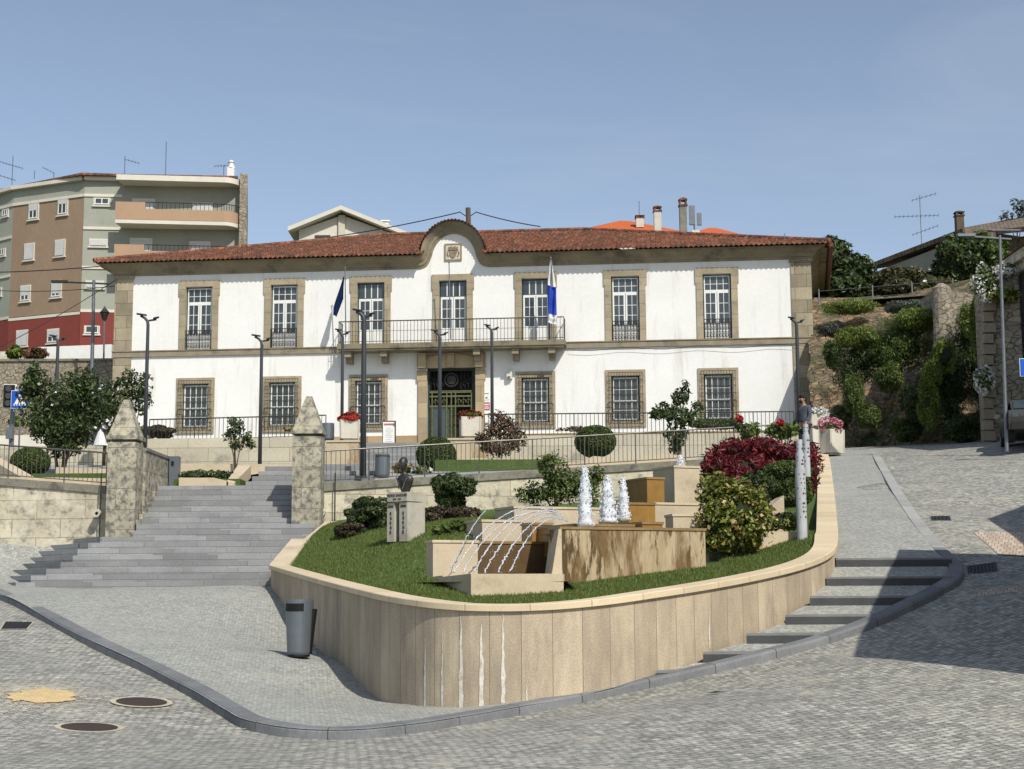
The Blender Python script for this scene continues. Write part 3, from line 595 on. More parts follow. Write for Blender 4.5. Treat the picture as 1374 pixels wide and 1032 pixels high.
M['pier'] = mat('stained_planter_pier', (.50, .42, .29), (.40, .33, .22), s=1.0, c3=(.24, .14, .05), s3=1.1, t3=(.5, .62), bump=.2, bs=30, stretch=(1, 1, .35), fine=.1)
for a, b, lb, y0 in ((437, 480, 'stained stone pier under the left red flower planter', 591), (601, 652, 'stained stone pier under the right red flower planter', 588)):
    x0 = (a-687)*49.4/F; x1 = (b-687)*49.4/F; zt = W(a, y0, 49.4).z
    t = thing('planter_pier', lb, 'pier', (x0, 49.4, 3.6), 0, 'piers beside the entrance stairs')
    part('pier_body', MB().bx(x0, x1, 49.4, 52.4, 3.4, zt-.06), M['pier'], t); part('pier_cap', MB().bx(x0-.03, x1+.03, 49.36, 52.4, zt-.058, zt), M['beige2'], t)
# low beige kerbs / beds on the middle level
def bed(pts, zoff, label, mat_='beige2', h=.5, th=.18, name='garden_kerb'):
    P_ = [Vector(P3(*p)) for p in pts]; t = thing(name, label, 'kerb', tuple(P_[0]), 0, 'low beige garden kerbs'); m_ = MB(); rows = []
    for i, p in enumerate(P_):
        rows.append([(p.x, p.y, p.z-h), (p.x, p.y, p.z), (p.x, p.y+th, p.z), (p.x, p.y+th, p.z-h)])
    m_.sweep(rows); part('kerb_stone', m_, M[mat_], t)
bed([(240, 641, 41.0), (287, 641, 41.0), (306, 645.5, 41.0)], 0, 'low beige kerb in front of the small stair bed', th=.16)
A = Vector(P3(304, 646, 41)); B = Vector(P3(319, 624.5, 42.9)); C_ = Vector(P3(337, 624.5, 42.9)); D = Vector(P3(314, 648, 41))
t = thing('sloped_kerb', 'sunlit sloping beige slab beside the narrow upper steps', 'kerb', tuple(A))
part('slab', MB().hull8([(q.x, q.y, q.z-.35) for q in (A, D, C_, B)], [tuple(q) for q in (A, D, C_, B)]), M['beige2'], t)
bed([(240, 622, 44), (392, 623, 44)], 0, 'long beige kerb below the upper terrace wall left of the pillar', h=.35)
part('flower_bed', MB().bx(-9.2, -7.4, 41.15, 43.95, 2.4, 3.0), M['turf'], kind='structure', label='small planted bed beside the stair landing', cat='flower bed')
bed([(612, 615, 45.5), (735, 613, 45.5)], 0, 'long beige kerb behind the grass strip under the reddish shrub', h=.16)
bed([(735, 619, 44.0), (777, 621, 44), (796, 612, 44.0), (840, 615, 44), (880, 610, 44), (905, 610, 44), (940, 616, 44)], 0, 'zigzag beige kerb below the right ball bush', h=.28)
bed([(75, 627, 44.5), (143, 629, 44.5), (160, 629.5, 44.5)], 0, 'beige kerb behind the left railing', h=.30)
bed([(-20, 640, 41), (60, 640.5, 41), (150, 642, 41)], 0, 'beige kerb stone just behind the left railing', h=.3)
A, B = Vector(P3(-20, 612, 44)), Vector(P3(28, 640, 41.2))
t = thing('sloped_kerb', 'sloping beige kerb slab below the traffic light', 'kerb', tuple(A))
part('slab', MB().hull8([(A.x, A.y, A.z-.4), (B.x, B.y, B.z-.4), (B.x+.35, B.y+.05, B.z-.4), (A.x+.35, A.y+.1, A.z-.4)], [(A.x, A.y, A.z), (B.x, B.y, B.z), (B.x+.35, B.y+.05, B.z), (A.x+.35, A.y+.1, A.z)]), M['beige2'], t)
for (a, b, Y, y0, y1, nm) in ((585, 735, 44.6, 616, 622, 'green grass strip in front of the entrance bushes'), (55, 160, 43, 634, 640, 'green grass strip behind the left railing')):
    x0 = (a-687)*Y/F; x1 = (b-687)*Y/F; z = W(a, y0, Y).z
    part('grass_strip', MB().hull8([(x0, Y-.9, z-.8), (x1, Y-.9, z-.8), (x1, Y+.8, z-.8), (x0, Y+.8, z-.8)], [(x0, Y-.9, z-.10), (x1, Y-.9, z-.10), (x1, Y+.8, z), (x0, Y+.8, z)]), M['turf'], kind='structure', label=nm, cat='grass strip')
# ================================================================ town hall (local u along facade, v inward, z up - all relative to the Empty)
AX, AY = (147-687)*73.6/F, 73.6
BX, BY = (1096-687)*70.4/F, 70.4
HA = math.atan2(BY-AY, BX-AX); HL = math.hypot(BX-AX, BY-AY)
HZ = 6.6
du = Vector((math.cos(HA), math.sin(HA), 0)); dn = Vector((-math.sin(HA), math.cos(HA), 0))
def FU(px, py, v=0.0):
    d = ray(px, py); O = Vector((AX, AY, 0))+dn*v
    t = O.dot(dn)/d.dot(dn); p = d*t; return ((p-O).dot(du), p.z-HZ)
hall = thing('town_hall', 'long white two storey town hall with stone window frames and a curved stone gable', 'building', (AX, AY, HZ), HA)
Z = lambda z: z-HZ
ZB, ZC, ZE = Z(11.5), Z(15.39), Z(15.98)      # band, cornice bottom, eave
uc = FU(609, 340)[0]
upper = [FU(x, 410)[0] for x in (267.3, 381.5)]; doors = [FU(x, 410)[0] for x in (497.7, 607.8, 718.8)]; upper += [FU(x, 410)[0] for x in (839.2, 962.5)]
lower = [FU(x, 540)[0] for x in (262, 378.5, 494.3, 718.6, 839.7, 964.2)]
pu = FU(605.7, 540)[0]
OW, OZ0, OZ1 = .67, Z(11.62), Z(14.78)        # half opening upper
LWd, LZ0, LZ1 = .66, Z(7.82), Z(9.98)
DW, DZ1 = 1.17, Z(10.50)
holes = [(u-OW, u+OW, OZ0, OZ1) for u in upper]+[(u-OW-.0, u+OW+.0, OZ0-.05, OZ1) for u in doors]+[(u-LWd, u+LWd, LZ0, LZ1) for u in lower]+[(pu-DW, pu+DW, 0.0, DZ1)]
us_ = sorted({0.0, HL}|{h[0] for h in holes}|{h[1] for h in holes}); zs_ = sorted({-1.0, ZC}|{h[2] for h in holes}|{h[3] for h in holes})
wm = MB()
for i in range(len(us_)-1):
    for j in range(len(zs_)-1):
        cu, cz = (us_[i]+us_[i+1])/2, (zs_[j]+zs_[j+1])/2
        if any(h[0] < cu < h[1] and h[2] < cz < h[3] for h in holes): continue
        wm.add([(us_[i], 0, zs_[j]), (us_[i+1], 0, zs_[j]), (us_[i+1], 0, zs_[j+1]), (us_[i], 0, zs_[j+1])], [(0, 1, 2, 3)])
for h in holes:
    a, b, c, d = h; e = .3
    wm.add([(a, 0, c), (a, e, c), (a, e, d), (a, 0, d)], [(0, 1, 2, 3)]); wm.add([(b, 0, c), (b, e, c), (b, e, d), (b, 0, d)], [(3, 2, 1, 0)])
    wm.add([(a, 0, d), (b, 0, d), (b, e, d), (a, e, d)], [(0, 1, 2, 3)]); wm.add([(a, 0, c), (b, 0, c), (b, e, c), (a, e, c)], [(3, 2, 1, 0)])
wm.add([(0, 0, -1), (0, 24, -1), (0, 24, ZC), (0, 0, ZC)], [(0, 1, 2, 3)]); wm.add([(HL, 0, -1), (HL+2.28, 24, -1), (HL+2.28, 24, ZC), (HL, 0, ZC)], [(3, 2, 1, 0)])
# gable tympanum
GP = [(-1.75, ZC+.0), (-1.5, ZC+.05), (-1.27, ZC+.2), (-1.10, ZC+.55), (-.99, ZC+.92), (-.80, ZC+1.27), (-.56, ZC+1.51), (-.28, ZC+1.65), (0, ZC+1.70)]
GP = GP+[(-a, b) for a, b in reversed(GP[:-1])]
gsm = smooth_path([Vector((uc+a, 0, b)) for a, b in GP], 4)
wm.add([tuple(p) for p in gsm], [tuple(range(len(gsm)))])
wm.add([(0, 24, -1), (HL, 24, -1), (HL, 24, ZC), (0, 24, ZC)], [(0, 1, 2, 3)])
part('wall', wm, M['plaster'], hall, local=True, recalc=False)
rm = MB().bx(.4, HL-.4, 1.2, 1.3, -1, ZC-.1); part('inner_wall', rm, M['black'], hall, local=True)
# quoin pilasters, plinth, band
for nm, a, b in (('corner_pilaster', -.03, .88), ('corner_pilaster', HL-.93, HL+.03)):
    part(nm, MB().bx(a, b, -.06, .5, -1, ZC-.15).bx(a-.06, b+.06, -.12, .5, ZC-.15, ZC-.004), M['granite'], hall, local=True)
bm_ = MB().bx(-.06, HL+.06, -.10, .3, ZB-.16, ZB+.10).bx(-.09, HL+.09, -.14, .3, ZB+.102, ZB+.15)
part('string_band', bm_, M['granite_plain'], hall, local=True)
part('plinth', MB().bx(.88, pu-DW-.33, -.05, .2, -1, Z(7.28)).bx(pu+DW+.33, HL-.93, -.05, .2, -1, Z(7.28)), M['plinth'], hall, local=True)
# cornice swept along the eave and over the gable
path = [Vector((-.05, 0, ZC)), Vector((uc-1.95, 0, ZC))]+gsm+[Vector((uc+1.95, 0, ZC)), Vector((HL+.05, 0, ZC))]
prof = [(0.05, 0), (-.06, 0), (-.10, .10), (-.16, .12), (-.20, .26), (-.40, .40), (-.48, .50), (-.50, .60), (.05, .62)]
def cornice_rows(path, prof, ends=True):
    rows = []
    for i, p in enumerate(path):
        d = (path[min(i+1, len(path)-1)]-path[max(i-1, 0)]).normalized(); n = Vector((-d.z, 0, d.x))
        if n.z < .999 and i not in (0, len(path)-1): 
            sc_ = .80+.2*n.z
        else: sc_ = 1
        rows.append([(p.x+n.x*h*sc_+(0), v, p.z+n.z*h*sc_) for v, h in prof])
    return rows
cm = MB(); rws = cornice_rows(path, prof)
ms = len(prof)
for e, sg in ((0, -1), (-1, 1)):
    rws[e] = [(q[0]+sg*max(0, -pv), q[1], q[2]) for q, (pv, h) in zip(rws[e], prof)]
cm.sweep(rws)
part('cornice', cm, M['cornice'], hall, local=True)
cs = MB()
for u0, sg in ((-.05, -1), (HL+.05, 1)):
    cs.sweep([[(u0+(.095*y if sg > 0 else 0)+sg*max(0, -v)*1.0-(sg*.05 if v > 0 else 0), y, ZC+h) for v, h in prof] for y in (0.0, 24.0)])
part('cornice', cs, M['cornice'], hall, local=True)
# roof with real barrel-tile relief
def tile_roof(name, u0, u1, v0, depth, z0, slope, mat_, parent, hipL=True, hipR=True, tw=.235, amp=.075, cl=.42, res=6, skip=None):
    n = int((u1-u0)/tw)*res; tw = (u1-u0)/(n/res); us = np.linspace(u0, u1, n+1)
    mrow = int(depth/cl); ts = []
    for r in range(mrow): ts += [r*cl, (r+1)*cl-.001]
    ts = np.array(ts); lift = np.array([0.065 if i % 2 == 0 else 0.0 for i in range(len(ts))])
    U, T = np.meshgrid(us, ts); ph = (U-u0)/tw
    jit = np.array([random.uniform(-.012, .012) for _ in range(n//res+2)])[np.clip(ph.astype(int), 0, n//res+1)]
    jr = np.array([random.uniform(-.02, .02) for _ in range((n//res+2)*(mrow+1))]).reshape(mrow+1, -1)
    rowi = np.repeat(np.arange(mrow), 2)[:, None]*np.ones_like(U, int); coli = np.clip(ph.astype(int), 0, n//res+1)
    dz = amp*(np.abs(np.sin(np.pi*ph))**.8)+lift[:, None]+jit+jr[rowi, coli]*.8
    lim = depth*np.ones_like(U)
    if hipL: lim = np.minimum(lim, (U-u0)*1.0)
    if hipR: lim = np.minimum(lim, (u1-U)*1.0)
    Tc = np.minimum(T, lim); Zv = z0+Tc*slope+dz
    if hipL or hipR: Zv = np.where(T > lim+1e-6, z0+lim*slope+.02, Zv)
    V = np.stack([U, v0+Tc, Zv], -1).reshape(-1, 3)
    ny, nx = U.shape; i = np.arange(nx*ny).reshape(ny, nx)
    q = np.stack([i[:-1, :-1], i[:-1, 1:], i[1:, 1:], i[1:, :-1]], -1).reshape(-1, 4)
    uc_ = V[q, 0].mean(1); vc_ = V[q, 1].mean(1); tq = T.reshape(-1)[q].min(1); lq = lim.reshape(-1)[q].max(1)
    keep = tq < lq
    if skip is not None: keep &= ~skip(uc_, vc_)
    q = q[keep]
    mb = MB(); mb.v = V.tolist(); mb.f = [tuple(a) for a in q.tolist()]
    # eave end lips
    base = len(mb.v)
    e = [(a, v0+.01, z0-.05+amp*.9*abs(math.sin(math.pi*(a-u0)/tw))) for a in us]; mb.v += e
    for k in range(nx-1):
        if keep[k] if k < len(keep) else True:
            mb.f.append((base+k, base+k+1, k+1, k))
    return part(name, mb, mat_, parent, local=True, recalc=False)
RO = .86; SL = .312
arch_half = 1.62
skipf = lambda u, v: (np.abs(u-uc) < 1.30) & (v < 1.6)
tile_roof('roof', -RO, HL+RO, -RO, 12.0, ZE-.02, SL, M['tile'], hall, skip=lambda u, v: (np.abs(u-uc) < 1.36) & (v < 2.4))
# side roof planes (plain tiled slopes)
SKW = .095; sr = MB()
for sg, u0 in ((-1, -RO), (1, HL+RO)):
    ks = []
    n_ = 100
    A_ = []; B_ = []
    for k in range(n_+1):
        y = -RO+ (24+2*RO)*k/n_; t_ = min(y+RO, 12.0, 24+RO-y); us_k = SKW*(y+RO) if sg > 0 else 0; A_.append((u0+us_k, y, ZE-.02+.03*(k % 2))); B_.append((u0+us_k-sg*max(t_, .01), y, ZE-.02+max(t_, .01)*SL+.03*(k % 2)))
    sr.strip(A_, B_)
sr.add([(-RO+12, 12-RO, ZE+12*SL), (HL+RO-12, 12-RO, ZE+12*SL), (HL+RO, 24+RO, ZE), (-RO, 24+RO, ZE)], [(0, 1, 2, 3)])
part('side_roof', sr, M['tile'], hall, local=True)
sf = MB().add([(-RO, -RO+.01, ZE-.06), (HL+RO, -RO+.01, ZE-.06), (HL+RO, .1, ZE-.05), (-RO, .1, ZE-.05)], [(0, 1, 2, 3)])
sf = MB().bx(-RO+.2, uc-1.9, -RO+.22, .0, ZE-.09, ZE-.045).bx(uc+1.9, HL+RO-.2, -RO+.22, 0, ZE-.09, ZE-.045).hull8([(HL, .0, ZE-.09), (HL+RO-.05, .0, ZE-.09), (HL+RO+2.2, 24, ZE-.09), (HL+2.2, 24, ZE-.09)], [(HL, .0, ZE-.045), (HL+RO-.05, .0, ZE-.045), (HL+RO+2.2, 24, ZE-.045), (HL+2.2, 24, ZE-.045)]).bx(-RO+.05, 0, 0, 24, ZE-.09, ZE-.045)
part('soffit', sf, M['cornice'], hall, local=True)
hr = MB(); hr.tube([(-RO, -RO, ZE+.08), (-RO+12, -RO+12, ZE+12*SL+.08)], .11, 8); hr.tube([(HL+RO, -RO, ZE+.08), (HL+RO-12, -RO+12, ZE+12*SL+.08)], .11, 8); hr.tube([(-RO+12, -RO+12, ZE+12*SL+.08), (HL+RO-12, -RO+12, ZE+12*SL+.08)], .12, 8)
part('ridge_tiles', hr, M['tile'], hall, local=True)
# tiles over the gable: barrel rows running back over the vault
gt = MB(); AP = smooth_path([Vector((p.x, 0, p.z)) for p in gsm], 1)
off = []
for i, p in enumerate(gsm):
    d = (gsm[min(i+1, len(gsm)-1)]-gsm[max(i-1, 0)]).normalized(); n = Vector((-d.z, 0, d.x)); off.append((p+n*.56, n))
# resample by arc length
seg = [0]
for a, b in zip(off[:-1], off[1:]): seg.append(seg[-1]+(b[0]-a[0]).length)
tot = seg[-1]; nt_ = int(tot/.17)
def at_s(s_):
    for i in range(len(seg)-1):
        if seg[i+1] >= s_: f = (s_-seg[i])/(seg[i+1]-seg[i]+1e-9); return off[i][0].lerp(off[i+1][0], f), off[i][1].lerp(off[i+1][1], f)
    return off[-1]
rowsF = []; rowsB = []
for k in range(nt_*5+1):
    s_ = tot*k/(nt_*5); p, n = at_s(s_); w_ = .055*abs(math.sin(math.pi*k/5))
    if p.z < ZE-.02: continue
    q = p+n*w_; rowsF.append((q.x, q.z)); 
vs = [-.72, -.35, -.349, .05, .051, .5, .501, 1.0, 1.9, 3.0]; lf = [.0, .05, 0, .05, 0, .05, 0, .05, .05, .05]
vs_rows = [[(x, v, z+l-.02) for (x, z) in rowsF] for v, l in zip(vs, lf)]
gt.sweep(vs_rows, closed_prof=False)
gt.strip([(x, -.72, z-.05) for x, z in rowsF], [(x, -.72, z-.02) for x, z in rowsF])
gt.strip([(x, -.72, z-.05) for x, z in rowsF], [(x, .1, z-.05) for x, z in rowsF])
part('gable_roof', gt, M['tile'], hall, local=True)
# coat of arms
cu, cz = FU(608.3, 338.5); ca = MB().bx(cu-.42, cu+.42, -.05, .05, cz-.42, cz+.42); cobj = part('coat_of_arms', ca, mat('carved_pale_stone', (.60, .53, .41), (.50, .44, .33), s=6, bump=.3, bs=30), hall, local=True)
cc = MB().bx(cu-.42, cu+.42, -.075, -.052, cz+.36, cz+.42).bx(cu-.42, cu+.42, -.075, -.052, cz-.42, cz-.36).bx(cu-.42, cu-.36, -.075, -.052, cz-.36, cz+.36).bx(cu+.36, cu+.42, -.075, -.052, cz-.36, cz+.36)
sh = [(-.17, .05), (.17, .05), (.17, -.1), (.12, -.22), (0, -.3), (-.12, -.22), (-.17, -.1)]
cc.add([(cu+a, -.10, cz+b) for a, b in sh]+[(cu+a, -.052, cz+b) for a, b in sh], [tuple(range(7))]+[(i, (i+1) % 7, 7+(i+1) % 7, 7+i) for i in range(7)])
for k in range(5):
    x = cu-.2+.1*k; cc.bx(x-.035, x+.035, -.10, -.052, cz+.12, cz+.25+.03*(k % 2))
cc.bx(cu-.24, cu+.24, -.11, -.052, cz+.09, cz+.13)
for sg in (-1, 1): cc.tube([(cu+sg*.22, -.07, cz-.22), (cu+sg*.29, -.07, cz-.08), (cu+sg*.25, -.07, cz+.03)], .03, 6)
part('carving', cc, M['granite_plain'], cobj, local=True)
# ---------------- windows
def sash(u, z0, z1, w, cols, rowsz, door=False, tr=None, doormat='white'):
    """white frame with glazing bars; rowsz = list of horizontal bar heights"""
    m_ = MB(); y0, y1 = .16, .21; f = .055
    m_.bx(u-w, u-w+f, y0, y1, z0, z1).bx(u+w-f, u+w, y0, y1, z0, z1).bx(u-w+f, u+w-f, y0, y1, z1-f, z1).bx(u-w+f, u+w-f, y0, y1, z0, z0+f)
    return m_
def upper_window(u, isdoor=False):
    w, z0, z1 = OW, OZ0, OZ1
    W_ = part('window', MB().bx(u-w, u+w, .17, .20, z0, z0+.03).bx(u-w, u-w+.045, .15, .22, z0+.03, z1).bx(u+w-.045, u+w, .15, .22, z0+.03, z1).bx(u-w+.045, u+w-.045, .15, .22, z1-.05, z1) if True else None, M['green'], hall, local=True)
    wi = w-.06; m_ = MB(); zt = z1-.78; y0, y1 = .13, .17
    # transom
    m_.bx(u-wi, u+wi, y0, y1, zt-.05, zt+.0)
    if not isdoor:
        m_.bx(u-wi, u-wi+.05, y0, y1, zt, z1-.06).bx(u+wi-.05, u+wi, y0, y1, zt, z1-.06).bx(u-wi+.05, u+wi-.05, y0, y1, z1-.11, z1-.06).bx(u-wi+.05, u+wi-.05, y0+.005, y1-.005, zt+.31, zt+.335)
        m_.bx(u-wi+.05, u+wi-.05, y0, y1, zt+.001, zt+.04)
        for k in (-.5, 0, .5): m_.bx(u+k*wi-.014, u+k*wi+.014, y0+.004, y1-.004, zt+.04, z1-.11)
    else:
        for k in (-.5, 0, .5): m_.bx(u+k*wi-.022, u+k*wi+.022, y0, y1, zt+.04, z1-.10)
    # two leaves
    zp = z0+(.86 if isdoor else .80)
    for s_ in (-1, 1):
        a, b = (u-wi, u-.012) if s_ < 0 else (u+.012, u+wi); fw = .075
        m_.bx(a, a+fw, y0, y1, z0+.03, zt-.051).bx(b-fw, b, y0, y1, z0+.03, zt-.051).bx(a+fw, b-fw, y0, y1, zt-.12, zt-.051).bx(a+fw, b-fw, y0, y1, zp-.06, zp).bx(a+fw, b-fw, y0+.01, y1-.01, z0+.03, zp-.061)
        m_.bx(a+fw+.06, b-fw-.06, y0, y0+.012, z0+.14, zp-.16)
        mid = (a+b)/2; m_.bx(mid-.013, mid+.013, y0+.004, y1-.004, zp, zt-.12)
        for j in (1, 2): 
            z_ = zp+(zt-.12-zp)*j/3; m_.bx(a+fw, mid-.013, y0+.004, y1-.004, z_-.012, z_+.012).bx(mid+.013, b-fw, y0+.004, y1-.004, z_-.012, z_+.012)
            
    part('sash', m_, M['white'], W_, local=True)
    if isdoor: part('fanlight_board', MB().bx(u-wi, u+wi, .175, .20, zt-.0, zt+.03), M['green'], W_, local=True)
    part('pane', MB().bx(u-wi, u+wi, .152, .158, z0+.7, z1-.06), M['glass'], W_, local=True)
    cq = MB(); rgk = random.Random(int(u*10))
    if rgk.random() < .8: cq.bx(u-wi+.03, u-wi*.35-.1, .26, .27, z0+.8, z1-.9)
    if rgk.random() < .6: cq.bx(u+wi*.6, u+wi-.03, .26, .27, z0+.8, z1-.9)
    if cq.v: part('curtain', cq, M['curt'], W_, local=True)
    # stone surround with ears
    s = MB(); e = .30; top = z1+.30
    s.bx(u-w-e, u-w+.001, -.07, .12, ZB+.15, z1-.45).bx(u+w-.001, u+w+e, -.07, .12, ZB+.15, z1-.45)
    s.bx(u-w-e-.06, u-w+.001, -.075, .12, z1-.449, z1).bx(u+w-.001, u+w+e+.06, -.075, .12, z1-.449, z1)
    s.bx(u-w-e-.06, u+w+e+.06, -.075, .12, z1+.001, top)
    part('surround', s, M['frame'], W_, local=True)
    if not isdoor:
        g = MB(); zg = z0+.98; y = -.02
        g.tube([(u-w+.01, y, zg), (u+w-.01, y, zg)], .02, 6); g.tube([(u-w+.01, y, z0+.05), (u+w-.01, y, z0+.05)], .014, 6); g.tube([(u-w+.01, y, zg-.13), (u+w-.01, y, zg-.13)], .009, 5); g.tube([(u-w+.01, y, z0+.36), (u+w-.01, y, z0+.36)], .009, 5)
        n = 9
        for k in range(n+1):
            x = u-w+.03+(2*w-.06)*k/n; g.tube([(x, y, z0+.02), (x, y, zg)], .015, 5)
            if k < n:
                c = x+(2*w-.06)/n/2; r = .05
                for zz, rr in ((zg-.23, .05), (z0+.20, .055), (z0+.52, .045)):
                    g.tube([(c+rr*math.cos(a)*.9, y, zz+rr*math.sin(a)*1.3) for a in np.linspace(0, 2*math.pi, 7)], .011, 4, cap=False)
        part('guard_rail', g, M['iron'], W_, local=True)
    return W_
M['frame'] = mat('granite_window_surround', (.38, .32, .22), (.28, .235, .16), s=1.6, bump=.3, bs=35, c3=(.15, .125, .09), s3=1.2, t3=(.55, .75), brick=dict(w=9, h=.62, m=.010, mc=(.14, .115, .075), var=.12), fine=.14)
for u in upper: upper_window(u)
for u in doors: upper_window(u, True)
def lower_window(u):
    w, z0, z1 = LWd, LZ0, LZ1
    W_ = part('window', MB().bx(u-w, u-w+.05, .14, .20, z0, z1).bx(u+w-.05, u+w, .14, .20, z0, z1).bx(u-w+.05, u+w-.05, .14, .20, z1-.06, z1).bx(u-w+.05, u+w-.05, .14, .20, z0, z0+.06), M['green'], hall, local=True)
    m_ = MB(); wi = w-.07; y0, y1 = .11, .15; zm = z0+(z1-z0)*.44
    m_.bx(u-wi, u-wi+.06, y0, y1, z0+.07, z1-.07).bx(u+wi-.06, u+wi, y0, y1, z0+.07, z1-.07).bx(u-wi+.06, u+wi-.06, y0, y1, z1-.13, z1-.07).bx(u-wi+.06, u+wi-.06, y0, y1, z0+.07, z0+.13).bx(u-wi+.06, u+wi-.06, y0-.01, y1, zm-.04, zm+.04)
    for k in (-.48, 0, .48): m_.bx(u+k*wi-.018, u+k*wi+.018, y0+.004, y1-.004, z0+.13, zm-.04).bx(u+k*wi-.018, u+k*wi+.018, y0+.004, y1-.004, zm+.04, z1-.13)
    for z_ in ((z0+.13+zm-.04)/2, (zm+.04+z1-.13)/2):
        for a, b in ((-1, -.48), (-.48, 0), (0, .48), (.48, 1)): m_.bx(u+a*wi+(.06 if a == -1 else .018), u+b*wi-(.06 if b == 1 else .018), y0+.006, y1-.006, z_-.012, z_+.012)
    part('sash', m_, M['white'], W_, local=True)
    part('pane', MB().bx(u-wi, u+wi, .135, .14, z0+.07, z1-.07), M['glass'], W_, local=True)
    s = MB(); e = .29
    s.bx(u-w-e, u-w+.001, -.06, .10, z0-.30, z1).bx(u+w-.001, u+w+e, -.06, .10, z0-.30, z1).bx(u-w-e, u+w+e, -.063, .10, z1+.001, z1+.28).bx(u-w+.002, u+w-.002, -.058, .10, z0-.30, z0)
    part('surround', s, M['frame'], W_, local=True)
    g = MB(); gw_, b0, b1 = w+.14, z0-.14, z1+.13; y = -.19; n = 12; zbz = z0+.85
    def prof_(z): # basket belly on the lower part
        return y-(.10*math.sin(math.pi*(z-b0)/(zbz-b0)) if z < zbz else 0)
    for k in range(n+1):
        x = u-gw_+2*gw_*k/n; g.tube([(x, prof_(z_), z_) for z_ in np.linspace(b0, b1, 9)], .0105, 4)
    for k in range(8):
        z_ = b0+(b1-b0)*k/7; r_ = .014
        g.tube([(u-gw_, -.03, z_), (u-gw_, prof_(z_), z_), (u+gw_, prof_(z_), z_), (u+gw_, -.03, z_)], r_, 4)
    g.tube([(u-gw_-.03, -.05, zbz), (u-gw_-.03, prof_(zbz)-.04, zbz), (u+gw_+.03, prof_(zbz)-.04, zbz), (u+gw_+.03, -.05, zbz)], .02, 5)
    for sg in (-1, 1):
        for zz in np.linspace(b0+.1, zbz-.1, 5): g.tube([(u+sg*(gw_+.06*math.sin(a*math.pi)), y+.16*a-.05, zz+.08*math.cos(3*a)) for a in np.linspace(0, 1, 5)], .01, 4)
    part('window_grille', g, M['grille'], W_, local=True)
M['grille'] = mat('rusty_iron_grille', (.085, .075, .050), (.055, .052, .04), s=5, bump=.2, rough=.6, metal=.3)
for u in lower: lower_window(u)
# ---------------- portal
pt = part('portal', MB().bx(pu-DW-.42, pu-DW, -.12, .2, -1, Z(9.9)).bx(pu+DW, pu+DW+.42, -.12, .2, -1, Z(9.9)).bx(pu-DW-.48, pu-DW, -.14, .2, Z(9.901), DZ1-.1).bx(pu+DW, pu+DW+.48, -.14, .2, Z(9.901), DZ1-.1).bx(pu-DW-.48, pu+DW+.48, -.145, .2, DZ1, Z(11.22)), M['frame2'] if 'frame2' in M else M.setdefault('frame2', mat('sunny_granite_portal', (.42, .325, .205), (.32, .25, .155), s=1.2, bump=.3, bs=35, brick=dict(w=9, h=.75, m=.01, mc=(.18, .14, .09), var=.14), fine=.14)), hall, local=True)
arc = MB(); n = 14; A_ = []; B_ = []
for k in range(n+1):
    x = -DW-.1+(2*DW+.2)*k/n; zz = DZ1+.30+.28*(1-(x/(DW+.1))**2); A_.append((pu+x, -.22, zz)); B_.append((pu+x, -.22, zz+.10))
arc.sweep([[a, b, (b[0], -.14, b[2]), (a[0], -.14, a[2])] for a, b in zip(A_, B_)])
part('lintel_moulding', arc, M['frame2'], pt, local=True)
part('keystone', MB().bx(pu-.17, pu+.17, -.3, -.146, DZ1+.02, Z(11.2)), M['frame2'], pt, local=True)
door = part('entrance_door', MB().bx(pu-DW, pu-DW+.1, .22, .3, .0, DZ1).bx(pu+DW-.2, pu+DW, .22, .3, 0, DZ1).bx(pu-DW+.1, pu+DW-.2, .22, .3, DZ1-.1, DZ1).bx(pu-DW+.1, pu+DW-.2, .22, .3, Z(9.30), Z(9.42)), M['green'], hall, local=True)
dg = MB(); zt = Z(9.36); zm = Z(8.68)
u0, u1 = pu-DW+.1, pu+DW-.22; um = (u0+u1)/2+.04
for z_ in (zt, zt-.20, zm): dg.bx(u0, u1, .12, .18, z_-.035, z_+.035)
for x in (u0+.12, um-.22, um, um+.20, u1): dg.bx(x-.025, x+.025, .115, .185, 0, zt-.04)
rgd = random.Random(4)
for (a, b) in ((u0+.17, um-.25), (um+.23, u1-.03)):
    n = 3
    for k in range(n):
        c = a+(b-a)*(k+.5)/n; r = (b-a)/n*.42
        dg.tube([(c+r*math.cos(t), .15, (zm+zt-.2)/2+r*.9*math.sin(t)) for t in np.linspace(-.6, 4.2, 10)], .018, 4); dg.tube([(c, .15, zm+.04), (c, .15, zt-.23)], .014, 4)
for (a, b) in ((u0, u0+.1), (um-.20, um-.03), (um+.02, um+.18)):
    c = (a+b)/2; r = (b-a)*.42
    for j in range(18):
        zz = .1+j*.11
        if zz < zm-.1 or True:
            if zz+.05 < zt-.25: dg.tube([(c+r*math.cos(t), .15, zz+.05*math.sin(t)) for t in np.linspace(0, 2*math.pi, 7)], .011, 4, cap=False)
part('door_grille', dg, M['doorm'], door, local=True)
fg = MB(); cx_, cz_ = pu-.02, Z(9.95)
fg.tube([(cx_+.32*math.cos(t), .15, cz_+.32*math.sin(t)) for t in np.linspace(0, 2*math.pi, 20)], .04, 6, cap=False); fg.ball((cx_, .17, cz_), .24, 1, (1, .2, 1))
for sg in (-1, 1):
    for k in range(4):
        c = cx_+sg*(.48+.17*k); fg.tube([(c+.10*math.cos(t)*(1-.1*t), .15, cz_-.28+.16*k*.6+.13*math.sin(t)) for t in np.linspace(0, 5.5, 12)], .016, 4)
        fg.tube([(c, .16, cz_-.45), (c, .16, cz_+.45)], .012, 4)
part('fanlight_grille', fg, M['iron'], door, local=True)
part('fanlight_sill', MB().bx(u0, u1, .10, .2, zt+.04, zt+.075), M['doorm'], door, local=True)
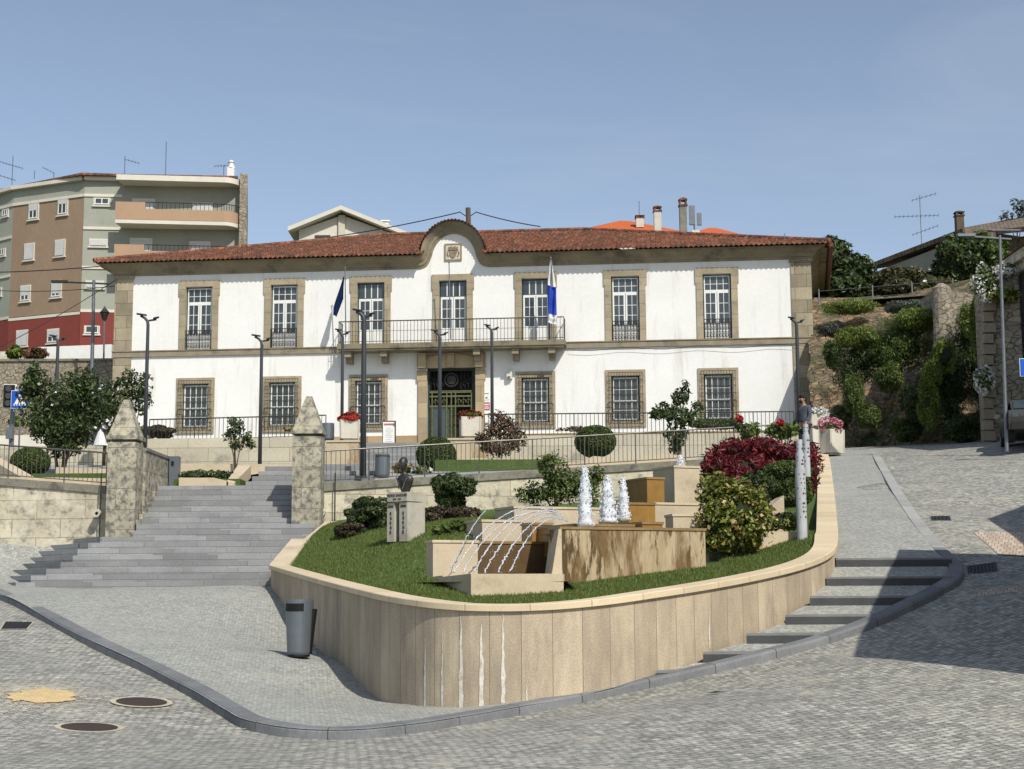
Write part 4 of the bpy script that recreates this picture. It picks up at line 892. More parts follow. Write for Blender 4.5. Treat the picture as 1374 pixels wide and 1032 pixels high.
part('glass_leaf', MB().bx(u0+.15, um-.25, .2, .21, 0.05, zm-.04), M['glass'], door, local=True)
dc = MB()
for k in range(5): dc.bx(u0+.2+.16*k, u0+.28+.16*k, .24, .25, .05, zm-.1)
part('door_curtain', dc, mat('blue_grey_drape', (.10, .16, .20), bump=.1), door, local=True)
part('dark_hall', MB().bx(pu-DW, pu+DW, .9, .95, 0, DZ1), M['black'], door, local=True)
# ---------------- balcony
bl, br = FU(452, 462, -1.15)[0], FU(758.5, 460, -1.15)[0]; zb0, zb1 = ZB-.14, ZB+.10
bal = part('balcony', MB().bx(bl, br, -1.15, -.141, zb0, zb1).bx(bl+.06, br-.06, -1.09, -.141, zb0-.09, zb0-.002), M['oldcope2'] if 'oldcope2' in M else M.setdefault('oldcope2', mat('lichen_balcony_stone', (.25, .21, .135), (.17, .145, .10), s=1.5, c3=(.09, .08, .06), s3=1.5, t3=(.5, .66), bump=.3, bs=25)), hall, local=True)
g = MB(); zr = zb1+1.08; y = -1.08; a, b = bl+.07, br-.07
for z_, r_ in ((zr, .028), (zb1+.10, .015), (zr-.48, .010)):
    g.tube([(a, -.15, z_), (a, y, z_), (b, y, z_), (b, -.15, z_)], r_, 6)
part('balcony_rail', g, M['rail2'] if 'rail2' in M else M.setdefault('rail2', mat('grey_brown_balcony_iron', (.085, .078, .062), bump=.1, rough=.5, metal=.4)), bal, local=True)
n = int((b-a)/.165); b0 = None
gb = MB()
for k in range(n+1):
    x = a+(b-a)*k/n
    mb = MB(); mb.tube([(0, 0, zb1), (0, 0, zr)], .010 if k % 4 else .02, 5); mb.lathe([(.0, 0), (.02, .02), (0, .04)], (0, 0, zb1+.50), 6)
    gb.add([(v[0]+x, v[1]+y, v[2]) for v in mb.v], mb.f)
for yy in np.linspace(y, -.2, 6)[1:]:
    gb.tube([(a, yy, zb1), (a, yy, zr)], .010, 5); gb.tube([(b, yy, zb1), (b, yy, zr)], .010, 5)
# individually countable balusters: 90 largest as parts, shared mesh
pro = part('baluster', MB().tube([(0, 0, zb1), (0, 0, zr)], .012, 5).lathe([(0, 0), (.022, .02), (0, .05)], (0, 0, zb1+.5), 6).lathe([(0, 0), (.02, .02), (0, .05)], (0, 0, zb1+.78), 6), M['rail2'], bal, local=True)
pts_ = [(a+(b-a)*k/n, y) for k in range(n+1)]+[(a, yy) for yy in np.linspace(y, -.2, 6)[1:]]+[(b, yy) for yy in np.linspace(y, -.2, 6)[1:]]
for i, (x, yy) in enumerate(pts_[:96]):
    o = pro if i == 0 else pro.copy()
    if i: COL.objects.link(o); o.parent = bal
    o.location = (x, yy, 0)
for px in (469.5, 517, 641, 692.5, 741):
    u = FU(px, 470, -.4)[0]
    part('corbel', MB().bx(u-.16, u+.16, -.95, -.15, zb0-.36, zb0-.092).bx(u-.15, u+.15, -.6, -.15, zb0-.62, zb0-.362), M['granite_plain'], hall, local=True)
for s_ in (-1, 1): part('corbel', MB().bx(pu+s_*(DW+.20)-.19, pu+s_*(DW+.20)+.19, -.45, -.145, Z(10.5), Z(11.2)), M['frame2'], hall, local=True)
# drainpipe at the right corner, cable along the band
part('side_gutter', MB().tube([(HL+RO+.06, -RO+.1, ZE-.08), (HL+RO+.06+2.3, 24, ZE-.08)], .11, 8), M['copper'], hall, local=True)
cb = MB(); cb.tube([(br+.2+k*.5, -.17, ZB-.26-.06*math.sin(k*.9)) for k in range(26)], .012, 4); part('cable', cb, M['iron'], hall, local=True)
# small wall fittings
wl = thing('wall_box', 'small pale grey alarm box on the white facade right of the entrance', 'box', (AX, AY, HZ), HA); u, z = FU(684, 503.5)
part('box_body', MB().bx(u-.13, u+.13, -.22, -.01, z-.2, z+.2), M['cream'], wl, local=True); part('box_lamp', MB().bx(u-.09, u+.05, -.26, -.222, z-.19, z-.08), M['galv'], wl, local=True)
u, z = FU(653, 536); pl = thing('notice_plates', 'small white and red notice plates beside the entrance', 'sign', (AX, AY, HZ), HA)
part('white_plate', MB().bx(u-.14, u+.14, -.03, -.004, z-.02, z+.33), M['white'], pl, local=True); part('white_plate', MB().bx(u-.14, u+.14, -.03, -.004, z-.14, z-.05), M['white'], pl, local=True)
part('symbol', MB().lathe([(0, 0), (.055, 0), (.055, .02), (0, .02)], (0, 0, 0), 12) if False else MB().bx(u-.05, u+.05, -.035, -.031, z+.04, z+.10).bx(u-.10, u+.10, -.035, -.031, z+.27, z+.30), M['ink'], pl, local=True)
part('red_plate', MB().bx(u-.15, u+.15, -.03, -.004, z-.50, z-.17), M['pinkred'], pl, local=True); part('print', MB().bx(u-.11, u+.11, -.034, -.031, z-.27, z-.22).bx(u-.11, u+.11, -.034, -.031, z-.44, z-.40).bx(u-.08, u+.08, -.034, -.031, z-.35, z-.32), M['white'], pl, local=True)
# ---------------- flags
def flag(px0, py0, px1, py1, v0, v1, label, cloth, cols):
    ua, za = FU(px0, py0, v0); ub, zb = FU(px1, py1, v1)
    t = thing('flag_pole', label, 'flag', (AX, AY, HZ), HA, 'flag poles on the balcony')
    part('pole', MB().tube([(ub, v1, zb), (ua, v0, za)], [.032, .022], 8).ball((ua, v0, za), .05, 1), M['galv'], t, local=True)
    if cloth:
        for (rows_, mt_) in cloth:
            part('flag_cloth', rows_, mt_, t, local=True)
    return t
def cloth(topu, topz, v, hgt, outline, seed, folds=5):
    """hanging flag: outline(f)->(ulo,uhi); folded sheet with thickness"""
    m_ = MB(); n = 22; mm = 12; F_ = []; Bk = []
    for j in range(n+1):
        f = j/n; lo, hi = outline(f); r = []
        for k in range(mm+1):
            g_ = k/mm; u = lo+(hi-lo)*g_; r.append((topu+u, v+.07*math.sin(g_*folds*math.pi+f*2+seed)+.03*math.sin(7*f+seed), topz-hgt*f+.05*math.sin(g_*3+seed)))
        F_.append(r)
    vs = [p for r in F_ for p in r]; fs = []
    for j in range(n):
        for k in range(mm): a = j*(mm+1)+k; fs.append((a, a+1, a+mm+2, a+mm+1))
    N_ = len(vs); vs2 = [(x, y+.012, z) for x, y, z in vs]; fs2 = [tuple(N_+i for i in reversed(f)) for f in fs]
    m_.add(vs+vs2, fs+fs2); return m_
v = -1.35
u0, z0 = FU(462, 372, v); 
c1 = cloth(u0, z0, v, FU(462, 372, v)[1]-FU(456, 424, v)[1], lambda f: (-.05-.48*min(1, f*1.25), -.02 if f < .55 else -.02-.35*(f-.55)/.45), 1)
flag(463, 360, 464, 452, v, -1.15, 'dark blue flag hanging from the pole at the left end of the balcony', [(c1, M['blue'])], 0)
flag(602.5, 352, 604.5, 455, -1.4, -1.15, 'bare flag pole in front of the middle balcony door', None, 0)
u0, z0 = FU(739, 348, v); H_ = FU(739, 348, v)[1]-FU(738, 434, v)[1]
ol = lambda f: (-.03-.12*min(1, f*3), .03+.22*min(1, f*2.2))
def sub(f0, f1): return cloth(u0, z0-H_*f0, v, H_*(f1-f0), lambda f: ol(f0+(f1-f0)*f), 2, 3)
flag(739, 346, 740, 455, v-.05, -1.15, 'white and royal blue flag at the right end of the balcony', [(sub(0, .42), M['wcloth']), (sub(.42, .86), M['rblue']), (sub(.86, 1), M['wcloth'])], 0)
# ================================================================ foliage
def foliage(blobs, n, size, up=.35, shell=.45, seed=0, droop=0., asp=.5, bumps=.9):
    """blobs: list of (center, (rx,ry,rz)); leaves scattered through the volume in clumps"""
    rg = np.random.default_rng(seed+100); vol = np.array([b[1][0]*b[1][1]*b[1][2] for b in blobs])**.67; cnt = (n*vol/vol.sum()).astype(int)+3
    allP = []; allN = []
    for (c, r), k in zip(blobs, cnt):
        d = rg.normal(size=(k, 3)); d /= np.linalg.norm(d, axis=1)[:, None]
        cl = rg.normal(size=(26 if bumps <= .3 else 16, 3)); cl /= np.linalg.norm(cl, axis=1)[:, None]
        near = (d @ cl.T).max(1)
        if bumps > .3:
            kp = rg.random(k) < np.clip((near-.74)*6, .12, 1); d = d[kp]; near = near[kp]; k = len(d)
        rad = shell+(1-shell)*rg.random(k)**.6; rad *= 1+bumps*(near-.88)*3
        allP.append(np.array(c)+d*rad[:, None]*np.array(r)); allN.append(d)
    P = np.concatenate(allP); N = np.concatenate(allN); n = len(P)
    nn = N*.6+rg.normal(size=(n, 3))*.55+np.array([0, 0, up]); nn /= np.linalg.norm(nn, axis=1)[:, None]
    a = rg.normal(size=(n, 3)); a[:, 2] -= droop; a -= nn*(a*nn).sum(1)[:, None]; a /= np.linalg.norm(a, axis=1)[:, None]; b = np.cross(nn, a)
    L_ = size*rg.uniform(.6, 1.35, n)[:, None]; w = L_*asp
    V = np.empty((n, 4, 3)); V[:, 0] = P-a*L_; V[:, 1] = P-b*w+a*L_*.1; V[:, 2] = P+a*L_; V[:, 3] = P+b*w+a*L_*.1+nn*w*.35
    mb = MB(); mb.v = V.reshape(-1, 3).tolist(); mb.f = [(4*i, 4*i+1, 4*i+2, 4*i+3) for i in range(n)]
    return mb
G = {}
G['dark'] = leafmat('dark_green_leaves', (.036, .062, .018), (.11, .155, .045))
G['ball'] = leafmat('clipped_green_leaves', (.045, .08, .013), (.12, .16, .03), tr=.15)
G['mid'] = leafmat('mid_green_leaves', (.06, .105, .022), (.18, .24, .05))
G['olive'] = leafmat('olive_leaves', (.055, .062, .022), (.15, .13, .05))
G['bronze'] = leafmat('bronze_green_leaves', (.06, .055, .025), (.22, .11, .055))
G['redl'] = leafmat('dark_red_photinia_leaves', (.07, .010, .012), (.28, .028, .036))
G['yel'] = leafmat('yellow_variegated_leaves', (.05, .08, .014), (.36, .38, .07), isl=.3)
G['moss'] = leafmat('brownish_hedge_leaves', (.05, .038, .025), (.13, .10, .05))
G['bright'] = leafmat('bright_grassy_leaves', (.10, .16, .025), (.30, .36, .07))
G['grey'] = leafmat('grey_green_leaves', (.06, .075, .05), (.17, .20, .15))
G['red'] = leafmat('red_petals', (.42, .012, .012), (.62, .03, .03), tr=.15)
G['rust'] = leafmat('rusty_red_petals', (.22, .03, .012), (.40, .06, .03), tr=.15)
G['pink'] = leafmat('pink_petals', (.62, .10, .22), (.85, .42, .50), tr=.2)
G['whitef'] = leafmat('white_petals', (.62, .62, .56), (.85, .85, .82), isl=.1, tr=.2)
G['orange'] = leafmat('orange_yellow_petals', (.60, .33, .08), (.70, .52, .28), tr=.2)
def shrub(name, cat, label, c, r, n, size, lm, stem=True, blobs=None, seed=0, group=None, ground=None, core=None, flowers=None, **kw):
    zb = c[2]-r[2] if ground is None else ground
    t = thing(name, label, cat, (c[0], c[1], zb), 0, group)
    B = blobs or [(c, r)]
    part('crown' if cat == 'tree' else 'foliage', foliage(B, n, size, seed=seed, **kw), G[lm], t, recalc=False)
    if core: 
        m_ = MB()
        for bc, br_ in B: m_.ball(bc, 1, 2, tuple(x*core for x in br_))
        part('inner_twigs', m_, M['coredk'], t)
    if stem:
        rg = random.Random(seed); m_ = MB()
        for k in range(stem if isinstance(stem, int) and stem > 1 else 4):
            bc, br_ = B[k % len(B)]; ex, ey = rg.uniform(-.5, .5)*br_[0], rg.uniform(-.5, .5)*br_[1]
            m_.tube([(c[0]+rg.uniform(-.05, .05), c[1], zb-.1), (c[0]+(bc[0]+ex-c[0])*.35+rg.uniform(-.03, .03), c[1]+ey*.3, zb+(bc[2]-zb)*.5), (bc[0]+ex, bc[1]+ey, bc[2]+br_[2]*.3)], [.045*max(.5, r[2]), .03*max(.5, r[2]), .01], 6)
        part('trunk' if cat == 'tree' else 'stem', m_, M['bark'], t, smooth=True)
    if flowers:
        nf, fs, fl = flowers; part('flowers', foliage(B, nf, fs, seed=seed+5, shell=.92, asp=.8), G[fl], t, recalc=False)
    return t
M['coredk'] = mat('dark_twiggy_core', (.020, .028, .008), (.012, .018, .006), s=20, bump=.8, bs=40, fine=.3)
def PB(px, py, Y, w, h, d=None):   # blob from pixel centre & pixel half sizes
    v = W(px, py, Y); k = Y/F; return ((v.x, v.y, v.z), (w*k, (d if d else w)*k, h*k))
def pshrub(name, cat, label, px, py, Y, w, h, n, size, lm, d=None, **kw):
    c, r = PB(px, py, Y, w, h, d); return shrub(name, cat, label, c, r, n, size, lm, **kw)
# balls and clipped shrubs
ballg = 'clipped ball bushes'
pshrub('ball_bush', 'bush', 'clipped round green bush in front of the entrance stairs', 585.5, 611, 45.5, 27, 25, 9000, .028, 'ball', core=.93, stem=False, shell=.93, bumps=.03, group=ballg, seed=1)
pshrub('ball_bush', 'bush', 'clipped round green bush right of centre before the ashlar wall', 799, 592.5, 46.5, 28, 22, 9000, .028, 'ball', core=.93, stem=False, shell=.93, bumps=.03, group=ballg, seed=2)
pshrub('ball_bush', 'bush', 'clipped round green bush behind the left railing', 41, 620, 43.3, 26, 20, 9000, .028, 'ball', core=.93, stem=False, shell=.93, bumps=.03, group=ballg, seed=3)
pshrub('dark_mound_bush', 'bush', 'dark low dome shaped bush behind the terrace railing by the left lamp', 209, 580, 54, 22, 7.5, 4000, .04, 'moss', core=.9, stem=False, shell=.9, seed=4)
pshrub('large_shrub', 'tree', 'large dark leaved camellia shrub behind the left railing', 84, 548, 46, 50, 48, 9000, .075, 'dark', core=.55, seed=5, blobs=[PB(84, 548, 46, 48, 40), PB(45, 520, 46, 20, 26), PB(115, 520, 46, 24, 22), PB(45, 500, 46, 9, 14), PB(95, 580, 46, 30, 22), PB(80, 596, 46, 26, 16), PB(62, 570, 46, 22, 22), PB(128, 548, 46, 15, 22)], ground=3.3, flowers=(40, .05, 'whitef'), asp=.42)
pshrub('small_tree', 'tree', 'slender dark tree with loose branches at the left corner of the town hall', 172, 535, 47, 28, 35, 2600, .085, 'dark', seed=6, blobs=[PB(180, 515, 47, 20, 17), PB(160, 545, 47, 22, 24), PB(192, 535, 47, 12, 18), PB(150, 525, 47, 12, 14), PB(172, 580, 47, 22, 18)], ground=3.4, flowers=(14, .06, 'whitef'), asp=.4)
pshrub('rose_bush', 'bush', 'white flowering rose on the stone wall behind the pyramid pillar', 142, 545, 50, 12, 28, 500, .07, 'dark', seed=61, ground=4.2, blobs=[PB(140, 525, 50, 7, 8), PB(145, 560, 50, 9, 14)], flowers=(90, .09, 'whitef'))
pshrub('young_tree', 'tree', 'small young tree with fine dark leaves in the stair bed', 318, 580, 43.8, 19, 22, 1100, .06, 'dark', seed=7, shell=.1, blobs=[PB(318, 574, 43.8, 10, 14), PB(307, 584, 43.8, 7, 10), PB(330, 588, 43.8, 8, 10), PB(312, 566, 43.8, 6, 7), PB(336, 596, 43.8, 6, 6), PB(318, 597, 43.8, 8, 9)], ground=3.2, asp=.4)
pshrub('bronze_shrub', 'bush', 'reddish bronze leaved shrub right of the entrance stairs', 671, 585, 45.8, 32, 30, 3000, .065, 'bronze', seed=8, shell=.2, blobs=[PB(672, 562, 45.8, 14, 13), PB(684, 574, 45.8, 14, 12), PB(662, 577, 45.8, 12, 10), PB(652, 594, 45.8, 15, 10), PB(688, 590, 45.8, 17, 14), PB(670, 603, 45.8, 20, 8), PB(645, 586, 45.8, 8, 6)], ground=3.55, asp=.35)
pshrub('magnolia_tree', 'tree', 'slim magnolia tree with upright glossy leaves in front of the right ground floor windows', 908, 555, 47.5, 25, 45, 1500, .095, 'dark', seed=9, blobs=[PB(920, 517, 47.5, 6, 10), PB(912, 532, 47.5, 14, 10), PB(893, 552, 47.5, 17, 11), PB(918, 560, 47.5, 22, 14), PB(880, 556, 47.5, 9, 5), PB(935, 548, 47.5, 9, 9), PB(908, 582, 47.5, 14, 14), PB(905, 598, 47.5, 8, 10)], ground=3.7, asp=.42)
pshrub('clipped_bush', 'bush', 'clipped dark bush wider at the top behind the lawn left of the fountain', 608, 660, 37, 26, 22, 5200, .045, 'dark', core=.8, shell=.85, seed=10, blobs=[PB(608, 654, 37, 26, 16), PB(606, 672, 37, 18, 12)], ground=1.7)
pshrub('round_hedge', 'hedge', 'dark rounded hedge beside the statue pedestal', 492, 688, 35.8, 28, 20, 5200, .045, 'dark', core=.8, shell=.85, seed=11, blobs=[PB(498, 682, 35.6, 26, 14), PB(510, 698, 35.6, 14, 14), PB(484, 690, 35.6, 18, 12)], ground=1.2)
pshrub('low_hedge', 'hedge', 'low brownish hedge at the left end of the lawn by the stair coping', 478, 712, 35.6, 24, 9, 2600, .04, 'moss', core=.85, shell=.85, seed=12, stem=False)
pshrub('low_hedge', 'hedge', 'grey brown low shrub right of the statue pedestal', 588, 694, 35, 22, 13, 2600, .045, 'moss', core=.85, shell=.85, seed=13, stem=False)
pshrub('low_hedge', 'hedge', 'reddish brown low hedge behind the left fountain basin', 622, 695, 34.8, 24, 12, 2600, .045, 'moss', core=.85, shell=.85, seed=14, stem=False)
pshrub('leafy_plant', 'plant', 'bright green broad leaved plant left of the lower basin', 608, 714, 31, 24, 13, 900, .075, 'mid', seed=15, stem=False, asp=.6, core=.5)
pshrub('flowering_shrub', 'bush', 'tall loose shrub with small blue flowers behind the fountain', 745, 650, 36.3, 45, 40, 5200, .05, 'mid', seed=16, blobs=[PB(748, 645, 36.3, 30, 32), PB(715, 662, 36.3, 22, 14), PB(778, 655, 36.3, 26, 26), PB(735, 622, 36.3, 14, 12), PB(800, 640, 36.3, 12, 14)], ground=1.9, core=.45, flowers=(60, .035, 'grey'), asp=.38)
# right garden
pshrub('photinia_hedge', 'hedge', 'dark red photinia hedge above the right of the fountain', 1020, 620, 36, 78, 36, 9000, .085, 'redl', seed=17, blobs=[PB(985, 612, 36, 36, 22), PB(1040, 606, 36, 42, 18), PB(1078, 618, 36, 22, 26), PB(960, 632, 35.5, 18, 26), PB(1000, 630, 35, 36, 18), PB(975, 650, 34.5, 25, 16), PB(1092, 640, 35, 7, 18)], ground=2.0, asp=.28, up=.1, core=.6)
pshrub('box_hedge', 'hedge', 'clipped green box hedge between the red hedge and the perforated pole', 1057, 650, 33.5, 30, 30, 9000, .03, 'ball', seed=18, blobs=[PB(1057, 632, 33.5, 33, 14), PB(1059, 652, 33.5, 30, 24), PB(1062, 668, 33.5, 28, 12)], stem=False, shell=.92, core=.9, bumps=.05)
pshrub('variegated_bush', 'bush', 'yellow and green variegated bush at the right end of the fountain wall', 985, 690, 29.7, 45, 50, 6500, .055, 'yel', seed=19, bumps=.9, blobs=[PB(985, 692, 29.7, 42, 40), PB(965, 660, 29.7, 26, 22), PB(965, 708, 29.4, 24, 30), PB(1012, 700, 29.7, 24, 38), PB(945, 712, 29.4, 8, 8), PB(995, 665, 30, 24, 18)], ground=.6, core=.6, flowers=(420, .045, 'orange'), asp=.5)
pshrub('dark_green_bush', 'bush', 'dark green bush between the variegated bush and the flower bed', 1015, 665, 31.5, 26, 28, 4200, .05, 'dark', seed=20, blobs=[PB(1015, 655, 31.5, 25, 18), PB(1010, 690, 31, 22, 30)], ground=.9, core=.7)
pshrub('flower_patch', 'plant', 'low patch of small yellow flowers beside the perforated pole', 1047, 700, 30.6, 28, 11, 1500, .04, 'mid', seed=21, stem=False, flowers=(110, .03, 'orange'), core=.7)
pshrub('rose_bush', 'bush', 'rose bush with one red bloom in front of the person', 1052, 578, 40.5, 22, 9, 420, .09, 'mid', seed=22, flowers=(0, .05, 'red'), ground=3.3, asp=.45)
pshrub('rose_bloom' if False else 'rose_bush', 'bush', 'rose bush with a red bloom right of the magnolia tree', 1003, 578, 41.5, 16, 10, 260, .09, 'mid', seed=23, ground=3.4, asp=.45)
for px, py, Y, lb in ((1047, 567.5, 40.2, 'large red rose bloom in front of the person'), (992, 562, 41.3, 'red rose bloom beside the magnolia tree')):
    v = W(px, py, Y); t = thing('rose_bloom', lb, 'flower', tuple(v), 0, 'large red rose blooms'); part('petals', foliage([(tuple(v), (.11, .11, .09))], 160, .045, seed=24, shell=.2, asp=.8), G['red'], t, recalc=False); part('stem', MB().tube([(v.x, v.y, v.z-.05), (v.x+.04, v.y, v.z-.5)], .01, 5), M['bark'], t)
M['planterwall'] = M['beige2']
t = thing('bed_wall', 'small grey beige bed wall under the yellow flowers', 'wall', P3(1022, 736, 30)); a = W(1018, 713, 30.0); b = W(1073, 711, 30.3)
part('bed_wall_stone', MB().hull8([(a.x, a.y, .2), (b.x, b.y, .2), (b.x, b.y+2.2, .2), (a.x, a.y+2.2, .2)], [(a.x, a.y, a.z), (b.x, b.y, a.z), (b.x, b.y+2.2, a.z), (a.x, a.y+2.2, a.z)]), M['beige2'], t)
a = W(1036, 668, 32.0); t = thing('garden_block', 'sunlit beige stone block peeping out beside the box hedge', 'block', tuple(a)); part('block', MB().hull8([(a.x, a.y, .9), (a.x+.25, a.y, .9), (a.x+.25, a.y+1, .9), (a.x, a.y+1, .9)], [(a.x, a.y, a.z-.15), (a.x+.25, a.y, a.z+.05), (a.x+.25, a.y+1, a.z+.05), (a.x, a.y+1, a.z-.1)]), M['beige2'], t)
for px, py, Y, lb, lm in ((262, 637, 41.6, 'low planting with tiny pale flowers in the stair bed', 'dark'), (290, 637, 42, 'dark low ground cover near the sloping slab in the stair bed', 'dark')):
    pshrub('bed_plant', 'plant', lb, px, py, Y, 22, 5, 700, .05, lm, stem=False, seed=int(px), flowers=(14, .035, 'whitef'), group='low plants in the stair bed')
pshrub('bed_plant', 'plant', 'orange flowering low plants beside the grey terrace bin', 541, 628, 42.5, 12, 6, 500, .05, 'mid', stem=False, seed=33, flowers=(160, .05, 'orange'))
pshrub('bed_plant', 'plant', 'cream flowering low plants left of the entrance ball bush', 565, 631, 42.5, 13, 5, 500, .05, 'mid', stem=False, seed=34, flowers=(60, .05, 'whitef'))
for px, py, w, lb in ((395, 576, 12, 'low yellow flowers under the second left window'), ):
    pshrub('bed_plant', 'plant', lb, px, py, 56, w, 3, 400, .06, 'mid', stem=False, seed=35, flowers=(150, .06, 'orange'))
pshrub('terrace_hedge', 'hedge', 'low dark hedge behind the terrace railing right of the magnolia', 962, 569, 56, 34, 6, 2500, .05, 'dark', d=14, stem=False, seed=36, shell=.8)
pshrub('bed_plant', 'plant', 'low reddish flowers on the terrace edge above the right ball bush', 770, 576, 53.5, 22, 2.5, 500, .05, 'bronze', stem=False, seed=37)
# ================================================================ fountain
fo = thing('fountain', 'stepped beige stone fountain of box shaped basins with jets and foam columns', 'fountain', (1.5, 27, .2))
TH = R(24); ct, st_ = math.cos(TH), math.sin(TH)
def block(pxL, pxR, ytop, Y, zb, depth, m_='beige2', name='basin_block', lip=True, zt=None, th=TH):
    c_, s_ = math.cos(th), math.sin(th)
    A = W(pxL, ytop, Y); k = (pxR-687)/F*1.0
    rr = ray(pxR, ytop); k = rr.x/rr.y
    L_ = (k*A.y-A.x)/(c_-k*s_); zt = A.z if zt is None else zt
    B = (A.x+c_*L_, A.y+s_*L_); C = (B[0]-s_*depth, B[1]+c_*depth); D = (A.x-s_*depth, A.y+c_*depth)
    q = [(A.x, A.y), B, C, D]
    b = part(name, MB().prism(q, zb, zt-.05), M[m_], fo)
    o = .02; q2 = [(A.x-o*c_+o*s_, A.y-o*s_-o*c_), (B[0]+o*c_+o*s_, B[1]+o*s_-o*c_), (C[0]+o*c_-o*s_, C[1]+o*s_+o*c_), (D[0]-o*c_-o*s_, D[1]-o*s_+o*c_)]
    part('lip', MB().prism(q2, zt-.048, zt), M['wetlip' if m_ in ('wetor', 'stain', 'wetshade') else 'beige'], b)
    return q, zt
M['wetlip'] = mat('wet_brown_lip', (.30, .20, .09), (.20, .13, .06), s=3, bump=.1, rough=.35, spec=.6)
A_, zA = block(904.5, 938, 624.5, 35, 1.0, 1.0)
block(868, 891, 640, 33.4, 1.0, 1.3, 'wetor')
block(843, 879, 674, 31.3, .6, .9, 'wetor')
block(879, 968, 674, 32.2, .6, .8)
block(903, 950, 689.5, 29.6, .5, .55, th=R(10))
block(862, 889, 700, 28.3, .6, 1.3, 'wetor')
block(770, 863, 702.5, 28.0, .6, 1.9, 'wetor')
block(752, 946, 706.5, 27.0, -.3, .45, 'stain')
block(690, 806, 679, 31.6, .6, 1.0)
block(647, 702, 697, 30.0, .6, .9)
block(714, 741, 701, 29.4, .5, .5, 'wetor')
block(640, 756, 726, 28.6, .0, .4, 'wetshade')
block(581, 641, 724.5, 27.6, -.4, .35)
# low front basin
A = W(632, 770, 25.5); rr = ray(756, 770); k = rr.x/rr.y; L_ = (k*A.y-A.x)/(ct-k*st_); B = Vector((A.x+ct*L_, A.y+st_*L_, A.z)); Dp = Vector((A.x-st_*4.1, A.y+ct*4.1, .12))
t_ = .16
part('front_basin_wall', MB().hull8([(A.x, A.y, -.6), (B.x, B.y, -.6), (B.x-st_*t_, B.y+ct*t_, -.6), (A.x-st_*t_, A.y+ct*t_, -.6)], [(A.x, A.y, A.z), (B.x, B.y, A.z), (B.x-st_*t_, B.y+ct*t_, A.z), (A.x-st_*t_, A.y+ct*t_, A.z)]), M['beige2'], fo)
a2 = A+Vector((-st_*(t_+.004), ct*(t_+.004), 0))
part('basin_corner', MB().prism([(B.x-.02, B.y+.003), (B.x+.05, 27.05), (B.x-.4, 27.05), (B.x-.2, B.y+.1)], -.6, A.z-.003), M['beige2'], fo)
part('side_basin_wall', MB().hull8([(a2.x, a2.y, -.7), (a2.x+ct*t_, a2.y+st_*t_, -.7), (Dp.x+ct*t_, Dp.y+st_*t_, -.7), (Dp.x, Dp.y, -.7)], [(a2.x, a2.y, A.z), (a2.x+ct*t_, a2.y+st_*t_, A.z), (Dp.x+ct*t_, Dp.y+st_*t_, Dp.z), (Dp.x, Dp.y, Dp.z)]), M['beige2'], fo)
# raking wall between the low basin and the stained wall
v1 = W(733, 770.5, 26.1); v2 = W(752, 706, 26.98); v3 = W(752, 775, 26.98)
part('raking_wall', MB().hull8([(v1.x+.05, 26.9, v1.z-.4), (v3.x+.03, 26.95, v1.z-.4), (v3.x-.1, 27.5, v1.z-.4), (v1.x-.05, 27.5, v1.z-.4)], [(v2.x-.03, 26.96, v2.z-.05), (v2.x+.02, 26.98, v2.z-.05), (v2.x-.1, 27.5, v2.z-.05), (v2.x-.16, 27.5, v2.z-.05)]), M['beige2'], fo)
part('water_surface', MB().add([(A.x+.05, A.y+.1, .12), (B.x+.3, B.y+.1, .12), (B.x-.3, B.y+2.6, .12), (-2.9, 28.2, .12)], [(0, 1, 2, 3)]), M['water'], fo)
part('water_surface', MB().add([(.9, 27.3, 1.0), (3.6, 28.5, 1.0), (2.9, 30.0, 1.0), (.4, 29, 1.0)], [(0, 1, 2, 3)]), M['water'], fo)
M['drop'] = mat('water_droplets', (.80, .84, .90), bump=0, rough=.15, spec=.8, trans=.35, fine=0)
def jet(p0, ctrl, p1, seed, r=.011, n=110):
    rg = random.Random(seed); m_ = MB(); a, c, b = Vector(P3(*p0)), Vector(P3(*ctrl)), Vector(P3(*p1)); pts = []; rad = []
    for k in range(n):
        t = k/(n-1); p = (1-t)**2*a+2*t*(1-t)*c+t*t*b; sp_ = .003+.007*t
        p += Vector((rg.gauss(0, sp_), rg.gauss(0, sp_), rg.gauss(0, sp_))); pts.append(p); rad.append(r*rg.uniform(.45, 1.25)*(.8+.5*t))
        if rg.random() < .45: m_.ball(p+Vector((rg.gauss(0, .02+.02*t), rg.gauss(0, .02), rg.gauss(0, .03))), r*rg.uniform(.3, .6), 0, (1, 1, rg.uniform(1, 2.5)))
    m_.tube(pts, rad, 6); part('water_jet', m_, M['drop'], fo, smooth=True)
jet((752, 690, 28), (672, 655, 27.5), (609, 768, 26.3), 1); jet((757, 694, 28), (678, 664, 27.5), (621, 768, 26.2), 2); jet((745, 688, 28), (684, 672, 27.4), (636, 768, 26.1), 3)
jet((752, 692, 28), (700, 672, 27.3), (650, 768, 26), 4); jet((757, 697, 28), (712, 676, 27.3), (668, 768, 26), 5); jet((762, 700, 28), (722, 678, 27.2), (684, 768, 26), 6)
jet((700, 684, 29), (722, 668, 28.8), (748, 686, 28.4), 7, .009, 40); jet((655, 683, 29), (640, 690, 28), (605, 762, 26.3), 8, .009, 80)
